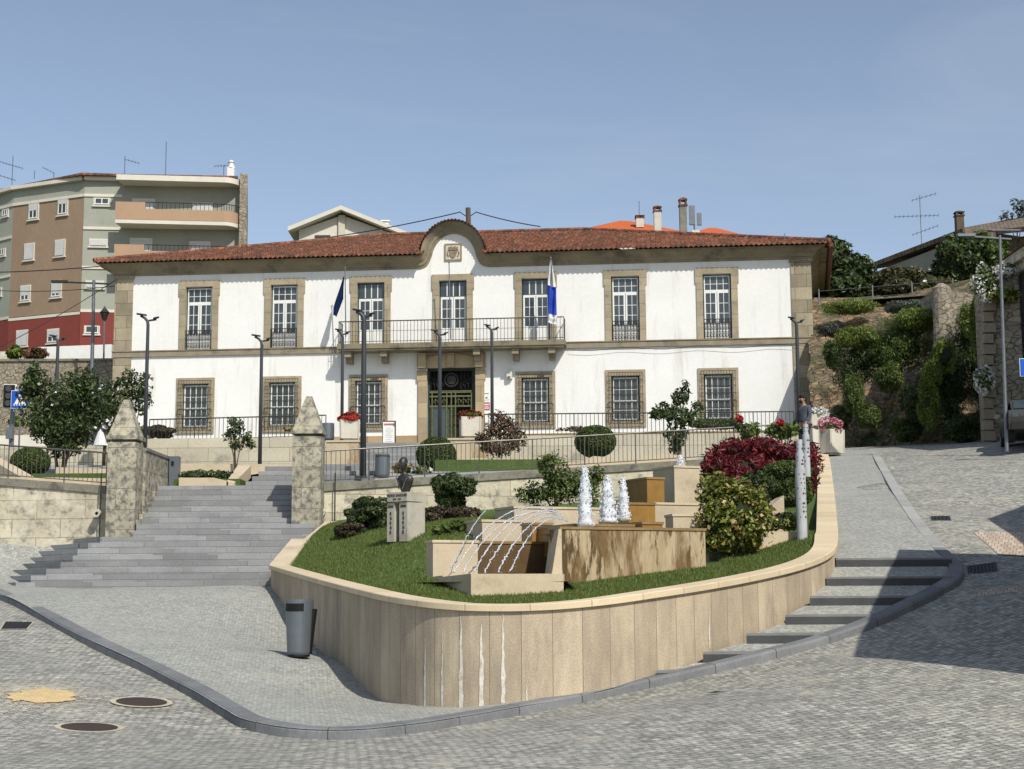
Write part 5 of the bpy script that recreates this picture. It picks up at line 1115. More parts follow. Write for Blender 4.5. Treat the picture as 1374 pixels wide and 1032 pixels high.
def foamcol(px, pyb, pyt, w, Y, seed):
    v = W(px, pyb, Y); h = (pyb-pyt)*Y/F; r = w/2*Y/F; rg = random.Random(seed); m_ = MB(); n = 22
    prof_ = [(0, -.02)]
    for k in range(n+1):
        f = k/n; prof_.append((r*1.12*((1-f)**.5*.85+.17)*(.90+.2*rg.random()), h*f))
    prof_.append((0.004, h+.02)); m_.lathe(prof_, tuple(v), 14, wob=.42, seed=seed)
    for k in range(320):
        f = rg.random()**1.2; a = rg.uniform(0, 6.28); q = r*1.1*((1-f)**.5*.9+.12)*rg.uniform(.8, 1.35+.25*(rg.random() < .15)); m_.ball((v.x+q*math.cos(a), v.y+q*math.sin(a), v.z+h*f*1.03), r*rg.uniform(.03, .13), 0, (1, 1, 1.9))
    part('foam_column', m_, M['foam'], fo, smooth=True)
foamcol(785.5, 707, 627, 17, 27.6, 1); foamcol(816, 701, 641, 19, 28.6, 2); foamcol(837, 698, 643, 14, 29.3, 3); foamcol(913, 625, 611, 9, 35.3, 4)
# ================================================================ bust on its pedestal
pv = W(541, 722, 31); S0 = Vector((pv.x, pv.y, LAWN(pv.x, pv.y)-.05)); rzs = R(-38)
bs_ = thing('bust_monument', 'dark bronze bust on a pale stone pedestal of two slabs with lettering', 'statue', tuple(S0), rzs)
k = 31/F; zt = 62*k; 
px_l = MB().bx(-.33, -.09, -.22, .42, 0, .92)
M['pedst'] = mat('grey_beige_pedestal_stone', (.46, .43, .35), (.37, .345, .28), s=2, bump=.2, bs=40, c3=(.24, .215, .17), s3=2.2, t3=(.52, .7), fine=.1)
part('pedestal_slab', px_l, M['pedst'], bs_, local=True); part('pedestal_slab', MB().bx(.07, .33, -.22, .42, 0, .92), M['pedst'], bs_, local=True)
part('pedestal_slab', MB().bx(-.06, .04, .0, .38, 0, .90), M['ink'], bs_, local=True)
bs_.scale = (.84, .84, .86)
hd = part('pedestal_head', MB().bx(-.30, .34, -.25, .44, .94, 1.16), M['pedst'], bs_, local=True)
def text(s, size, loc, rot, mt_, parent, name='lettering', local=True, align='CENTER'):
    cu_ = bpy.data.curves.new(name, 'FONT'); cu_.body = s; cu_.size = size; cu_.extrude = .004; cu_.align_x = align; cu_.align_y = 'CENTER'
    o = bpy.data.objects.new(name, cu_); COL.objects.link(o); dg_ = bpy.context.evaluated_depsgraph_get(); me = bpy.data.meshes.new_from_object(o.evaluated_get(dg_)); bpy.data.objects.remove(o)
    me.materials.clear(); me.materials.append(mt_); ob = bpy.data.objects.new(name, me); COL.objects.link(ob); ob.parent = parent; ob.location = loc; ob.rotation_euler = rot; WM[ob.name] = WM[parent.name]; return ob
text('PEDRO SANCHES', .085, (.02, -.256, 1.085), (R(90), 0, 0), M['ink'], hd); text('PRIOR DE AROUCA' if False else '1899   1965', .055, (.02, -.256, .995), (R(90), 0, 0), M['ink'], hd)
mk = MB()
for cx in (-.21, .20):
    mk.bx(cx-.09, cx+.09, -.226, -.222, .80, .86)
    for j in range(5): mk.bx(cx-.03+.01*(j % 2), cx+.02+.01*(j % 2), -.226, -.222, .18+.11*j, .26+.11*j)
part('inscription', mk, M['ink'], bs_, local=True)
def skin_body(name, verts, edges, radii, mt_, parent, sub=2, root=0):
    me = bpy.data.meshes.new(name); me.from_pydata(verts, edges, []); o = bpy.data.objects.new(name, me); COL.objects.link(o); me.materials.append(mt_)
    md = o.modifiers.new('skin', 'SKIN'); sd = o.modifiers.new('sub', 'SUBSURF'); sd.levels = sd.render_levels = sub; md.use_smooth_shade = True
    for i, r in enumerate(radii):
        sv = me.skin_vertices[0].data[i]; sv.radius = r if isinstance(r, tuple) else (r, r); sv.use_root = (i == root)
    o.parent = parent; WM[o.name] = WM[parent.name]; return o
bust_rows = []
for z_, rx, ry, oy in ((1.16, .10, .09, .08), (1.22, .12, .10, .08), (1.30, .17, .12, .08), (1.40, .225, .13, .07), (1.48, .245, .125, .07), (1.54, .22, .11, .06), (1.585, .14, .09, .05), (1.62, .075, .075, .03), (1.66, .062, .068, .02), (1.70, .066, .078, .0), (1.74, .082, .10, -.02), (1.80, .096, .118, -.02), (1.86, .102, .124, -.015), (1.92, .098, .118, .0), (1.97, .08, .095, .005), (2.005, .045, .055, .01), (2.015, .01, .012, .01)):
    bust_rows.append([(rx*math.cos(q), oy+ry*math.sin(q)*(1.0 if math.sin(q) > 0 else 1.05), z_) for q in np.linspace(0, 2*math.pi, 21)[:-1]])
part('bust', MB().sweep(bust_rows), M['bronze'], bs_, local=True, smooth=True)
fc = MB().ball((0, -.142, 1.83), .024, 1, (.8, 1.2, 1.6)).ball((-.10, .0, 1.84), .026, 1, (.5, 1, 1.6)).ball((.10, .0, 1.84), .026, 1, (.5, 1, 1.6)).ball((0, -.132, 1.77), .026, 1, (1.4, .5, .5)).ball((-.045, -.128, 1.865), .022, 1, (1.3, .6, .7)).ball((.045, -.128, 1.865), .022, 1, (1.3, .6, .7)).ball((0, -.12, 1.73), .03, 1, (1.1, .8, .8))
for j in range(5): fc.tube([(-.20+.03*j, -.05-.012*j, 1.53-.02*j), (-.07, -.09, 1.45-.05*j), (.04, -.095, 1.40-.045*j), (.18-.02*j, -.05, 1.50-.02*j)], .013, 5)
part('face_and_folds', fc, M['bronze'], bs_, local=True, smooth=True)
# ================================================================ perforated poles
def ppole(px, pyb, pyt, w, Y, label, segs):
    b = W(px, pyb, Y); tp = W(px, pyt, Y); H_ = tp.z-b.z; t = thing('perforated_pole', label, 'pole', tuple(b), 0, 'white perforated poles'); r = w/2*Y/F
    z = 0; rg = random.Random(px)
    for i, (f, rf) in enumerate(segs):
        z1 = H_*f; rr_ = r*rf; sg = part('tube_section', MB().tube([(b.x, b.y, b.z+z), (b.x, b.y, b.z+z1)], rr_, 24), M['pvc'], t, smooth=False)
        hs = MB(); n = int((z1-z)/.10) if i or len(segs) == 1 else int((z1-z)/.10)
        for k in range(n):
            zz = b.z+z+.06+(z1-z-.1)*k/max(1, n)+.03*rg.random()
            if i == 0 and zz-b.z < H_*.28: continue
            for a in (R(-90+rg.uniform(-45, 20)), R(-90+rg.uniform(20, 70))):
                q = rr_*1.002; hr_ = rg.choice((.010, .014, .021)); c = Vector((b.x+q*math.cos(a), b.y+q*math.sin(a), zz)); n_ = Vector((math.cos(a), math.sin(a), 0))
                hs.tube([c-n_*.02, c+n_*.004], hr_, 10)
        if hs.v: part('hole', hs, M['ink'], sg)
        z = z1
    return t
ppole(1077, 738, 590, 14, 30, 'tall white perforated pole sculpture standing by the right coping', [(.74, 1), (.88, .80), (1, .58)])
ppole(1083, 640, 569, 9.5, 33, 'second slimmer white perforated pole behind the tall one', [(.8, 1), (1, .75)])
ppole(914, 665, 655, 4, 33, 'short pale fountain nozzle pole', [(1, 1)]) if False else None
# ================================================================ bins
def bin_(loc, r, h, label, rz=0, slot=True, r2=None, name='litter_bin', grp='cylindrical litter bins'):
    t = thing(name, label, 'litter bin', loc, rz, grp); r2 = r2 or r
    part('body', MB().lathe([(r2*.86, .0), (r2, .05), (r, h-.03), (r, h), (r-.02, h), (r-.02, h-.04), (0, h-.05)], (0, 0, 0), 28), M['bin'], t, local=True, smooth=False)
    part('base', MB().lathe([(0, -.03), (r2*.95, -.03), (r2*.95, .0), (0, .0)], (0, 0, 0), 24), M['black'], t, local=True)
    if slot:
        for a0 in slot if isinstance(slot, list) else [0]:
            sl = MB(); n = 8; A_ = []; B_ = []
            for k in range(n+1):
                a = R(a0-90-46+92*k/n); q = r*1.004; A_.append((q*.985*math.cos(a), q*.985*math.sin(a), h*.79)); B_.append((q*math.cos(a), q*math.sin(a), h*.93))
            sl.strip(A_, B_); part('opening', sl, M['black'], t, local=True)
    return t
p = Vector(P3(401, 876, 26.9)); gz = PAVE(p.x, p.y)
bn = bin_((p.x, p.y, gz+.03), .25, .96, 'blue grey steel litter bin standing on the pavement by the curved wall', R(-20), r2=.205)
part('back_shell', MB().add([(.02, -.232, .10), (.238, -.02, .10), (.24, -.01, .9)], [(0, 1, 2)]) if False else MB().tube([(.12, .06, .02), (.20, .10, .80)], .09, 12), M['black'], bn, local=True)
p = W(513, 642, 41.5); bin_((p.x, p.y, MID(p.x, p.y)), .205, .62, 'grey round bin beside the lamp behind the stone wall railing', R(12), slot=[-35, 35])
p = W(440, 591, 50.6); bin_((p.x, p.y, 4.97), .21, .56, 'dark grey cylinder bin beside the left red flower planter', 0, slot=False)
# ================================================================ planters
def planter(px, pyb, w, h, Y, label, fl, rz=R(35), fname='red', flh=.16, leaf='mid', z=None, grp='square concrete planters with flowers'):
    v = W(px, pyb, Y); s = w*Y/F; h = h*Y/F; t = thing('flower_planter', label, 'planter', (v.x, v.y, v.z if z is None else z), rz, grp)
    part('pot', MB().box((0, 0, h/2+.02), (s*.92, s*.92, h-.04), 0, 1.06).box((0, 0, .0), (s*.7, s*.7, .05)), M['conc'], t, local=True)
    pn = MB()
    for a in range(4):
        c_, s_ = math.cos(a*math.pi/2), math.sin(a*math.pi/2)
        for sx in (-.5, .5):
            x, y = sx*s*.9, -s*.482; pn.tube([(x*c_-y*s_, x*s_+y*c_, .05), ((x*c_-y*s_)*1.05, (x*s_+y*c_)*1.05, h)], .02, 5)
    part('corner_rib', pn, M['conc'], t, local=True)
    part('leaves', foliage([((0, 0, h+flh*.25), (s*.50, s*.50, flh*.8))], 500, .05, seed=px, shell=.4), G[leaf], t, local=True, recalc=False)
    part('flowers', foliage([((0, 0, h+flh*.45), (s*.54, s*.54, flh))], fl, .040, seed=px+1, shell=.75, asp=.8), G[fname], t, local=True, recalc=False)
    return t
planter(469, 591, 25, 27, 50.2, 'pale planter with bright red flowers left of the entrance stairs', 1400, fname='red', z=W(469, 591, 50.2).z, rz=R(8))
planter(631, 588, 26, 28, 50.2, 'pale planter with rusty red flowers right of the entrance stairs', 1300, fname='rust', rz=R(8))
planter(1114, 610, 28, 33, 52, 'cream planter with pink flowers at the top of the coping', 900, fname='pink', flh=.28, rz=R(38))
planter(1098, 596, 24, 40, 55.5, 'cream planter with white flowers at the corner of the town hall', 500, fname='whitef', flh=.16, rz=R(5))
planter(1091, 608, 12, 33, 49.5, 'narrow shaded planter beside the pink flower planter', 60, fname='pink', flh=.08, rz=R(38))
# ================================================================ street lamps
def lamp(px, pyt, pyb, Y, label, hw=18, r=.055, flip=1, z=None, grp='charcoal street lamps with two flat heads'):
    a = W(px, pyb, Y); b = W(px, pyt, Y); z0 = a.z if z is None else z; H_ = b.z-z0; x = a.x; y = a.y
    if z is not None: x = W(px, (pyb+pyt)/2, Y).x
    t = thing('street_lamp', label, 'street lamp', (x, y, z0), 0, grp); k = hw*Y/F
    part('pole', MB().tube([(0, 0, 0), (0, 0, H_*.55), (0, 0, H_-.28), (-.02*flip, 0, H_-.17), (-.10*flip, 0, H_-.08), (-.22*flip, 0, H_-.02)], [r*1.15, r, r*.85, r*.8, r*.7, r*.55], 12), M['lamp'], t, local=True, smooth=True)
    part('arm', MB().tube([(-.05*flip, 0, H_-.17), (k*.62*flip, 0, H_-.13)], r*.5, 8), M['lamp'], t, local=True)
    for sx, L_, z_ in ((-1*flip, k*.75, H_-.0), (1*flip, k*.55, H_-.10)):
        hm = MB(); rows = []
        for j in range(7):
            f = j/6; w_ = .09*math.sin(math.pi*min(1, .15+f*.8))+.015; x0 = sx*(k*.12+L_*(1-f) if sx*flip < 0 else k*.40+L_*.75*f); th_ = .028
            rows.append([(x0, w_*math.cos(q), z_+th_*math.sin(q)+.04*(1-f if sx*flip < 0 else f)) for q in np.linspace(0, 2*math.pi, 9)[:-1]])
        hm.sweep(rows); part('lamp_head', hm, M['lamp'], t, local=True, smooth=True)
    part('collar', MB().lathe([(r*1.5, 0), (r*1.5, .03), (r*1.1, .05), (0, .05)], (0, 0, 0), 12), M['lamp'], t, local=True)
    return t
lamp(193.5, 423, 628, 43, 'tall charcoal street lamp rising behind the left stair parapet')
lamp(348.5, 451, 628, 46.5, 'charcoal street lamp behind the sloping slab of the upper steps', 16)
lamp(487, 417, 641, 41.2, 'tallest charcoal street lamp in front of the left red flower planter', 18, .075)
lamp(458.5, 443, 600, 57, 'charcoal street lamp behind the left red flower planter', 12, .06)
lamp(590, 444, 600, 57, 'charcoal street lamp in front of the entrance door', 14, .07)
lamp(660.5, 437, 600, 56, 'charcoal street lamp right of the entrance door', 12, .06)
lamp(1073.5, 427, 590, 54.5, 'charcoal street lamp in front of the right corner pilaster', 13, .07)
lamp(73, 451, 600, 57, 'charcoal street lamp behind the large dark shrub', 14, .07)
# older posts at the left
a = W(121, 600, 76); b = W(126, 376, 76); t = thing('old_lamp_post', 'thin grey post with a long horizontal arm in front of the red building', 'lamp post', tuple(a)); part('post', MB().tube([tuple(a), tuple(b)], [.12, .08], 8), M['galv'], t); c1_ = W(72, 378, 76); c2_ = W(146, 381, 76); part('arm', MB().tube([tuple(c1_), (c2_.x, c1_.y, c2_.z)], .045, 6), M['iron'], t); part('lamp_head', MB().box((c1_.x+.3, c1_.y, c1_.z), (.8, .25, .12)), M['iron'], t)
a = W(139, 490, 80); b = W(140, 430, 80); t = thing('lantern_post', 'old fashioned lantern on a thin post beside the corner of the town hall', 'lantern', tuple(a)); part('post', MB().tube([tuple(a), tuple(b)], .05, 8), M['galv'], t); part('lantern', MB().lathe([(.1, 0), (.24, .4), (.28, .42), (.10, .62), (.03, .75), (0, .8)], tuple(b), 8), M['iron'], t)
# right lamp pole with long arms
a = W(1351, 606, 46); b = W(1341.5, 316, 46); t = thing('utility_pole', 'tall grey utility pole with long horizontal arms by the right house', 'pole', tuple(a)); part('pole', MB().tube([tuple(a), tuple(b)], [.06, .045], 10), M['galv'], t)
c1_ = W(1283, 316, 46); c2_ = W(1357, 321, 46); part('arm', MB().tube([tuple(c1_), (c2_.x, 46, c2_.z)], .035, 6), M['galv'], t); part('lamp_head', MB().box((c1_.x+.3, 46, c1_.z+.0), (.55, .2, .08)), M['galv'], t); c1_ = W(1330, 309, 46); part('arm', MB().tube([tuple(c1_), (c1_.x+.9, 46, c1_.z)], .03, 6), M['galv'], t)
# ================================================================ traffic light, crossing sign, info board, blue sign
a = W(15, 600, 50); t = thing('traffic_light', 'traffic light and pole at the left edge behind the railing', 'traffic light', tuple(a)); k = 50/F
part('pole', MB().tube([tuple(a), (a.x+.02, a.y, W(15, 520, 50).z)], .085, 10), M['galv'], t)
h = W(13, 532, 49.8); hx = part('signal_box', MB().box(tuple(h), (.34, .24, .74)), M['black'], t); part('backboard', MB().box((h.x, h.y+.02, h.z), (.44, .03, .82)), M['white'], t)
for j in range(3): part('signal_lens', MB().tube([(h.x, h.y-.11, h.z+.24-.24*j), (h.x, h.y-.16, h.z+.24-.24*j)], .10, 14), M['ink'], t)
part('control_box', MB().box((a.x-.02, a.y-.12, W(15, 582, 50).z), (.22, .2, .36)), M['galv'], t)
h = W(27, 536, 49.5); t = thing('crossing_sign', 'square blue pedestrian crossing sign beside the traffic light', 'sign', tuple(h)); s = .285
part('sign_plate', MB().box(tuple(h), (s*2, .02, s*2)), M['signblue'], t)
part('sign_border', MB().box((h.x, h.y+.006, h.z), (s*2+.03, .02, s*2+.03)), M['white'], t)
part('white_triangle', MB().add([(h.x-.22, h.y-.014, h.z-.2), (h.x+.22, h.y-.014, h.z-.2), (h.x, h.y-.014, h.z+.2)], [(0, 1, 2)]), M['white'], t, recalc=False)
wk = MB().ball((h.x, h.y-.018, h.z+.07), .03, 1, (1, .2, 1)).tube([(h.x, h.y-.018, h.z+.05), (h.x-.01, h.y-.018, h.z-.05)], .024, 5).tube([(h.x-.01, h.y-.018, h.z-.05), (h.x+.05, h.y-.018, h.z-.16)], .014, 5).tube([(h.x-.01, h.y-.018, h.z-.05), (h.x-.06, h.y-.018, h.z-.16)], .014, 5).tube([(h.x-.06, h.y-.018, h.z-.02), (h.x, h.y-.018, h.z+.03), (h.x+.06, h.y-.018, h.z-.02)], .011, 5)
for j in range(4): wk.box((h.x-.14+.09*j, h.y-.018, h.z-.175), (.05, .008, .03))
part('walking_figure', wk, M['ink'], t); part('post', MB().tube([(h.x+.0, h.y+.06, h.z-s), (h.x, h.y+.06, 4.6)], .03, 8), M['galv'], t)
h = W(522, 582, 60); t = thing('info_board', 'white free standing notice board with a red heading beside the entrance stairs', 'sign', (h.x, h.y, h.z-.7)); part('frame', MB().box((h.x, h.y+.02, h.z), (.54, .04, 1.04)), M['iron'], t); part('poster', MB().box((h.x-.01, h.y-.012, h.z-.01), (.46, .02, .96)), M['white'], t)
part('heading', MB().box((h.x, h.y-.026, h.z+.37), (.40, .006, .07)), M['pinkred'], t); ln = MB()
for j in range(9): ln.box((h.x+.015*((j*7) % 3-1), h.y-.026, h.z+.22-.075*j), (.2+.05*((j*5) % 3), .006, .016))
part('text_line', ln, mat('grey_print', (.45, .45, .45), bump=0), t); part('leg', MB().box((h.x-.24, h.y+.02, h.z-.7), (.04, .04, .4)), M['iron'], t); part('leg', MB().box((h.x+.24, h.y+.02, h.z-.7), (.04, .04, .4)), M['iron'], t)
h = W(1374, 493, 44); t = thing('blue_sign', 'blue rectangular traffic sign at the right edge', 'sign', tuple(h)); part('sign_plate', MB().box(tuple(h), (.22, .03, .5)), M['signblue'], t); part('sign_border', MB().box((h.x, h.y+.01, h.z), (.25, .03, .53)), M['white'], t); part('post', MB().tube([(h.x+.1, h.y+.06, h.z), (h.x+.1, h.y+.06, 3.7)], .03, 8), M['galv'], t)
# closed parasol
a = W(135, 598, 50); t = thing('closed_parasol', 'small closed white parasol behind the left stair pillar', 'parasol', tuple(a)); part('cloth', MB().lathe([(.24, .0), (.2, .1), (.10, .42), (.03, .55), (0, .56)], tuple(a), 12, wob=.2), M['wcloth'], t)
# AC unit right of the hall
a = W(1102, 508, 72); t = thing('air_conditioner', 'white air conditioning unit on the rough stone wall beside the town hall', 'air conditioner', tuple(a)); part('casing', MB().box(tuple(a), (.52, .35, .95)), M['white'], t); gq = MB()
for j in range(7): gq.box((a.x-.13+.04*j*1.2, a.y-.19, a.z), (.012, .02, .8))
part('grille', gq, M['ink'], t); part('fan_opening', MB().box((a.x-.02, a.y-.178, a.z), (.32, .01, .82)), M['black'], t)
# ================================================================ manholes, drains, sand, pink setts
def manhole(px, py, Y, r, label):
    v = W(px, py, Y); z = ROAD(v.x, v.y); t = thing('manhole_cover', label, 'manhole', (v.x, v.y, z), 0, 'round manhole covers')
    nx = (ROAD(v.x+.3, v.y)-ROAD(v.x-.3, v.y))/.6; ny = (ROAD(v.x, v.y+.3)-ROAD(v.x, v.y-.3))/.6; f = lambda x, y, o: z+nx*(x-v.x)+ny*(y-v.y)+o
    q = []; 
    for nm, r0, r1, o, m_ in (('stone_ring', r, r*1.22, .014, 'paleset'), ('iron_cover', 0, r, .018, 'rust')):
        n = 36; A_ = [(v.x+r0*math.cos(2*math.pi*k/n), v.y+r0*math.sin(2*math.pi*k/n)) for k in range(n)]; B_ = [(v.x+r1*math.cos(2*math.pi*k/n), v.y+r1*math.sin(2*math.pi*k/n)) for k in range(n)]
        mb = MB()
        if r0: mb.strip([(x, y, f(x, y, o)) for x, y in A_], [(x, y, f(x, y, o)) for x, y in B_], closed=True)
        else: mb.add([(x, y, f(x, y, o)) for x, y in B_], [tuple(range(n))])
        part(nm, mb, M[m_], t)
manhole(190, 943, 21.6, .35, 'rusty round manhole cover nearer the kerb'); manhole(120, 977, 19.5, .35, 'rusty round manhole cover nearest the bottom left corner')
def drain(pts, label, bars=9, frame=M['paleset'], rim=.12):
    c = [Vector(P3(*p)) for p in pts]; c = [Vector((q.x, q.y, ROAD(q.x, q.y)+.016)) for q in c]; t = thing('street_drain', label, 'drain', tuple(c[0]), 0, 'rectangular street drains')
    m = sum(c, Vector())/4; o = [m+(q-m)*(1+rim) for q in c]
    part('stone_frame', MB().add([tuple(q-Vector((0, 0, .005))) for q in o], [(0, 1, 2, 3)]), frame, t); part('drain_hole', MB().add([tuple(q) for q in c], [(0, 1, 2, 3)]), M['black'], t)
    b = MB()
    for k in range(bars):
        f0 = (k+.25)/bars; f1 = (k+.62)/bars; a0, a1 = c[0].lerp(c[1], f0), c[0].lerp(c[1], f1); b0, b1 = c[3].lerp(c[2], f0), c[3].lerp(c[2], f1); u = Vector((0, 0, .006)); b.add([tuple(x+u) for x in (a0, a1, b1, b0)], [(0, 1, 2, 3)])
    mm_ = c[0].lerp(c[3], .5), c[1].lerp(c[2], .5); part('grate_bars', b, M['iron'], t)
drain([(330, 989, 20.0), (392, 991, 19.9), (408, 983, 20.55), (352, 981, 20.7)], 'dark street drain at the kerb corner left of the curved wall')
drain([(2, 826, 28.2), (36, 827, 28.3), (44, 823, 29.2), (8, 821, 29.2)], 'street drain by the kerb at the left edge')
drain([(1299, 766, 28.0), (1338, 764, 28.15), (1336, 757, 28.7), (1298, 758, 28.5)], 'iron street drain beside the kerb at the top of the walkway steps', 8, M['slab'])
drain([(1250, 700, 33.3), (1276, 700, 33.5), (1274, 697, 34.2), (1249, 697, 34)], 'small street drain further up by the walkway kerb', 5, M['slab'])
def patch(pts, mt_, label, name, kind='structure', lift=.01, n=1):
    c = [Vector(P3(*p)) for p in pts]; mb = MB(); poly = [(q.x, q.y) for q in c]
    sh = poly_sheet(poly, .3, lambda A: ROAD(A)+lift); part(name, sh, mt_, kind=kind, label=label, smooth=True)
patch([(1306, 716, 31.8), (1374, 712, 32.2), (1440, 735, 30.2), (1440, 750, 29.2), (1340, 745, 29.4)], M['pinkset'], 'patch of pinkish setts on the right of the road', 'pink_setts')
patch([(1310, 792, 26.0), (1440, 790, 26.3), (1440, 780, 27), (1314, 784, 26.6)], M['pinkset'], 'narrow strip of pale setts below the iron drain', 'pale_setts')
v = W(60, 934, 21.6); rg = random.Random(3); pl_ = [(v.x+(.48 if k % 2 else .40)*rg.uniform(.75, 1.2)*math.cos(2*math.pi*k/26), v.y+(.62)*rg.uniform(.75, 1.2)*math.sin(2*math.pi*k/26)) for k in range(26)]
part('spilled_sand', poly_sheet(pl_, .15, lambda A: ROAD(A)+.012+.02*np.maximum(0, 1-np.hypot(A[:, 0]-v.x, A[:, 1]-v.y)/.6)), M['sand'], kind='stuff', label='patch of spilled yellow sand on the road at the lower left', smooth=True)
gr = MB()
for k in range(1800):
    a = rg.uniform(0, 6.28); q = abs(rg.gauss(0, .42)); x, y = v.x+q*1.1*math.cos(a), v.y+q*1.5*math.sin(a); z = ROAD(x, y)+.012; s = rg.uniform(.003, .009); gr.add([(x-s, y-s, z), (x+s, y-s, z), (x, y, z+s), (x, y+s, z)], [(0, 1, 2), (1, 3, 2), (3, 0, 2)])
part('sand_grains', gr, M['sand'], kind='stuff', label='scattered grains round the yellow sand patch', recalc=False)
v = W(958, 923, 21); lf = MB(); lf.add([(v.x-.1, v.y, ROAD(v.x, v.y)+.03), (v.x+.02, v.y-.1, ROAD(v.x, v.y)+.05), (v.x+.16, v.y+.05, ROAD(v.x, v.y)+.035), (v.x+.02, v.y+.08, ROAD(v.x, v.y)+.015)], [(0, 1, 2, 3)]); setp(part('fallen_leaf', lf, M['bark'], label='dry curled leaf lying on the road setts', cat='leaf'))
# ================================================================ person
pp = W(1080, 600, 43); pz = MID(pp.x, pp.y)
pe = thing('person', 'bearded person in a grey long sleeved shirt looking down behind the red hedge', 'person', (pp.x, pp.y, pz), R(-52))
def sk(v, e, r, m_, nm, root=0): return skin_body(nm, v, e, r, M[m_], pe, 2, root)
body = sk([(0, 0, .95), (0, .0, 1.12), (0, .01, 1.30), (0, .02, 1.43), (0, -.01, 1.50), (0, -.04, 1.56), (0, -.065, 1.64), (0, -.06, 1.71),
    (-.18, .02, 1.41), (-.22, .02, 1.14), (-.20, -.10, .92), (-.19, -.13, .85), (.18, .02, 1.41), (.22, .0, 1.14), (.19, -.14, .96), (.18, -.18, .90),
    (-.10, 0, .88), (-.11, -.02, .50), (-.11, .02, .10), (-.11, -.10, .04), (.10, 0, .88), (.11, -.02, .50), (.11, .02, .10), (.11, -.10, .04)],
    [(0, 1), (1, 2), (2, 3), (3, 4), (4, 5), (5, 6), (6, 7), (3, 8), (8, 9), (9, 10), (10, 11), (3, 12), (12, 13), (13, 14), (14, 15), (0, 16), (16, 17), (17, 18), (18, 19), (0, 20), (20, 21), (21, 22), (22, 23)],
    [(.15, .11), (.145, .105), (.165, .115), (.13, .09), .058, .062, (.078, .092), (.062, .075), .055, .043, .032, .026, .055, .043, .032, .026, .085, .058, .042, .035, .085, .058, .042, .035], 'skin', 'body')
sk([(0, 0, .93), (0, .0, 1.12), (0, .01, 1.30), (0, .02, 1.42), (0, .0, 1.475), (-.18, .02, 1.41), (-.225, .02, 1.14), (-.205, -.09, .94), (.18, .02, 1.41), (.225, .0, 1.14), (.195, -.13, .98)], [(0, 1), (1, 2), (2, 3), (3, 4), (3, 5), (5, 6), (6, 7), (3, 8), (8, 9), (9, 10)], [(.18, .135), (.17, .13), (.185, .135), (.15, .11), .075, .075, .06, .045, .075, .06, .045], 'shirt', 'shirt')
sk([(0, 0, .97), (-.10, 0, .86), (-.11, -.02, .50), (-.11, .02, .10), (.10, 0, .86), (.11, -.02, .50), (.11, .02, .10)], [(0, 1), (1, 2), (2, 3), (0, 4), (4, 5), (5, 6)], [(.165, .125), .105, .075, .06, .105, .075, .06], 'jeans', 'trousers')
hm = MB().ball((0, -.035, 1.705), .098, 2, (.93, 1.05, .78)).ball((0, .0, 1.66), .09, 2, (1, .9, 1)).ball((0, -.105, 1.735), .06, 1, (1.2, .8, .6)); part('hair', hm, M['hair'], pe, local=True, smooth=True)
part('beard', MB().ball((0, -.115, 1.575), .052, 2, (1.15, .75, .8)), M['hair'], pe, local=True, smooth=True)
part('face', MB().ball((0, -.165, 1.635), .016, 1, (.8, 1.2, 1.6)).ball((-.08, -.06, 1.64), .02, 1, (.5, 1, 1.5)).ball((.08, -.06, 1.64), .02, 1, (.5, 1, 1.5)), M['skin'], pe, local=True, smooth=True)
part('eyes', MB().ball((-.03, -.150, 1.66), .010, 1).ball((.03, -.150, 1.66), .010, 1), M['hair'], pe, local=True)
for sg, hx, hy, hz in ((-1, -.188, -.14, .825), (1, .178, -.20, .865)):
    hb = MB().ball((hx, hy, hz), .038, 2, (.6, .95, 1.1))
    for j, L_ in enumerate((.065, .075, .07, .055)):
        y = hy-.028+.018*j; hb.tube([(hx, y, hz-.03), (hx+.004, y-.008, hz-.03-L_*.5), (hx-sg*.015, y-.004, hz-.03-L_)], [.010, .009, .007], 6)
    hb.tube([(hx, hy-.03, hz+.01), (hx-sg*.01, hy-.055, hz-.015), (hx-sg*.01, hy-.06, hz-.045)], [.011, .010, .008], 6); part('hand', hb, M['skin'], pe, local=True, smooth=True)
for sg in (-1, 1): part('shoe', MB().ball((sg*.11, -.06, .045), .05, 2, (1, 2.6, .9)), M['rubber'], pe, local=True, smooth=True)
# ================================================================ car
cx, cy = 15.4, 45.6
ct_ = thing('parked_car', 'silver grey car parked by the right house, half cut by the frame', 'car', (cx+1.0, cy+2.0, 0), R(-14))
cz = ROAD(cx+1, cy+2); ct_.location.z = cz; WM[ct_.name] = Matrix.Translation((cx+1, cy+2, cz)) @ Matrix.Rotation(R(-14), 4, 'Z')
side = [(-2.1, .35), (-2.15, .75), (-2.0, .95), (-1.1, 1.02), (-.45, 1.42), (.9, 1.45), (1.75, 1.0), (2.1, .92), (2.1, .35)]
def carslice(w, sc=1.0): return [(w, y, z) for y, z in side]
rows = []
for x, f in ((-.86, .9), (-.84, 1), (-.6, 1.0), (0, 1.0), (.6, 1), (.84, 1), (.86, .9)):
    rows.append([((x*(1 if z < 1.0 else (.80 if abs(x) > .7 else 1))), y*(1 if f == 1 else .985), .35+(z-.35)*(1 if abs(x) < .7 else (.985 if f == 1 else .95))) for y, z in side])
part('body', MB().sweep(rows), M['carp'], ct_, local=True)
part('rear_window', MB().add([(-.62, -1.02, 1.10), (.62, -1.02, 1.10), (.58, -.55, 1.40), (-.58, -.55, 1.40)], [(0, 1, 2, 3)]), M['glass'], ct_, local=True)
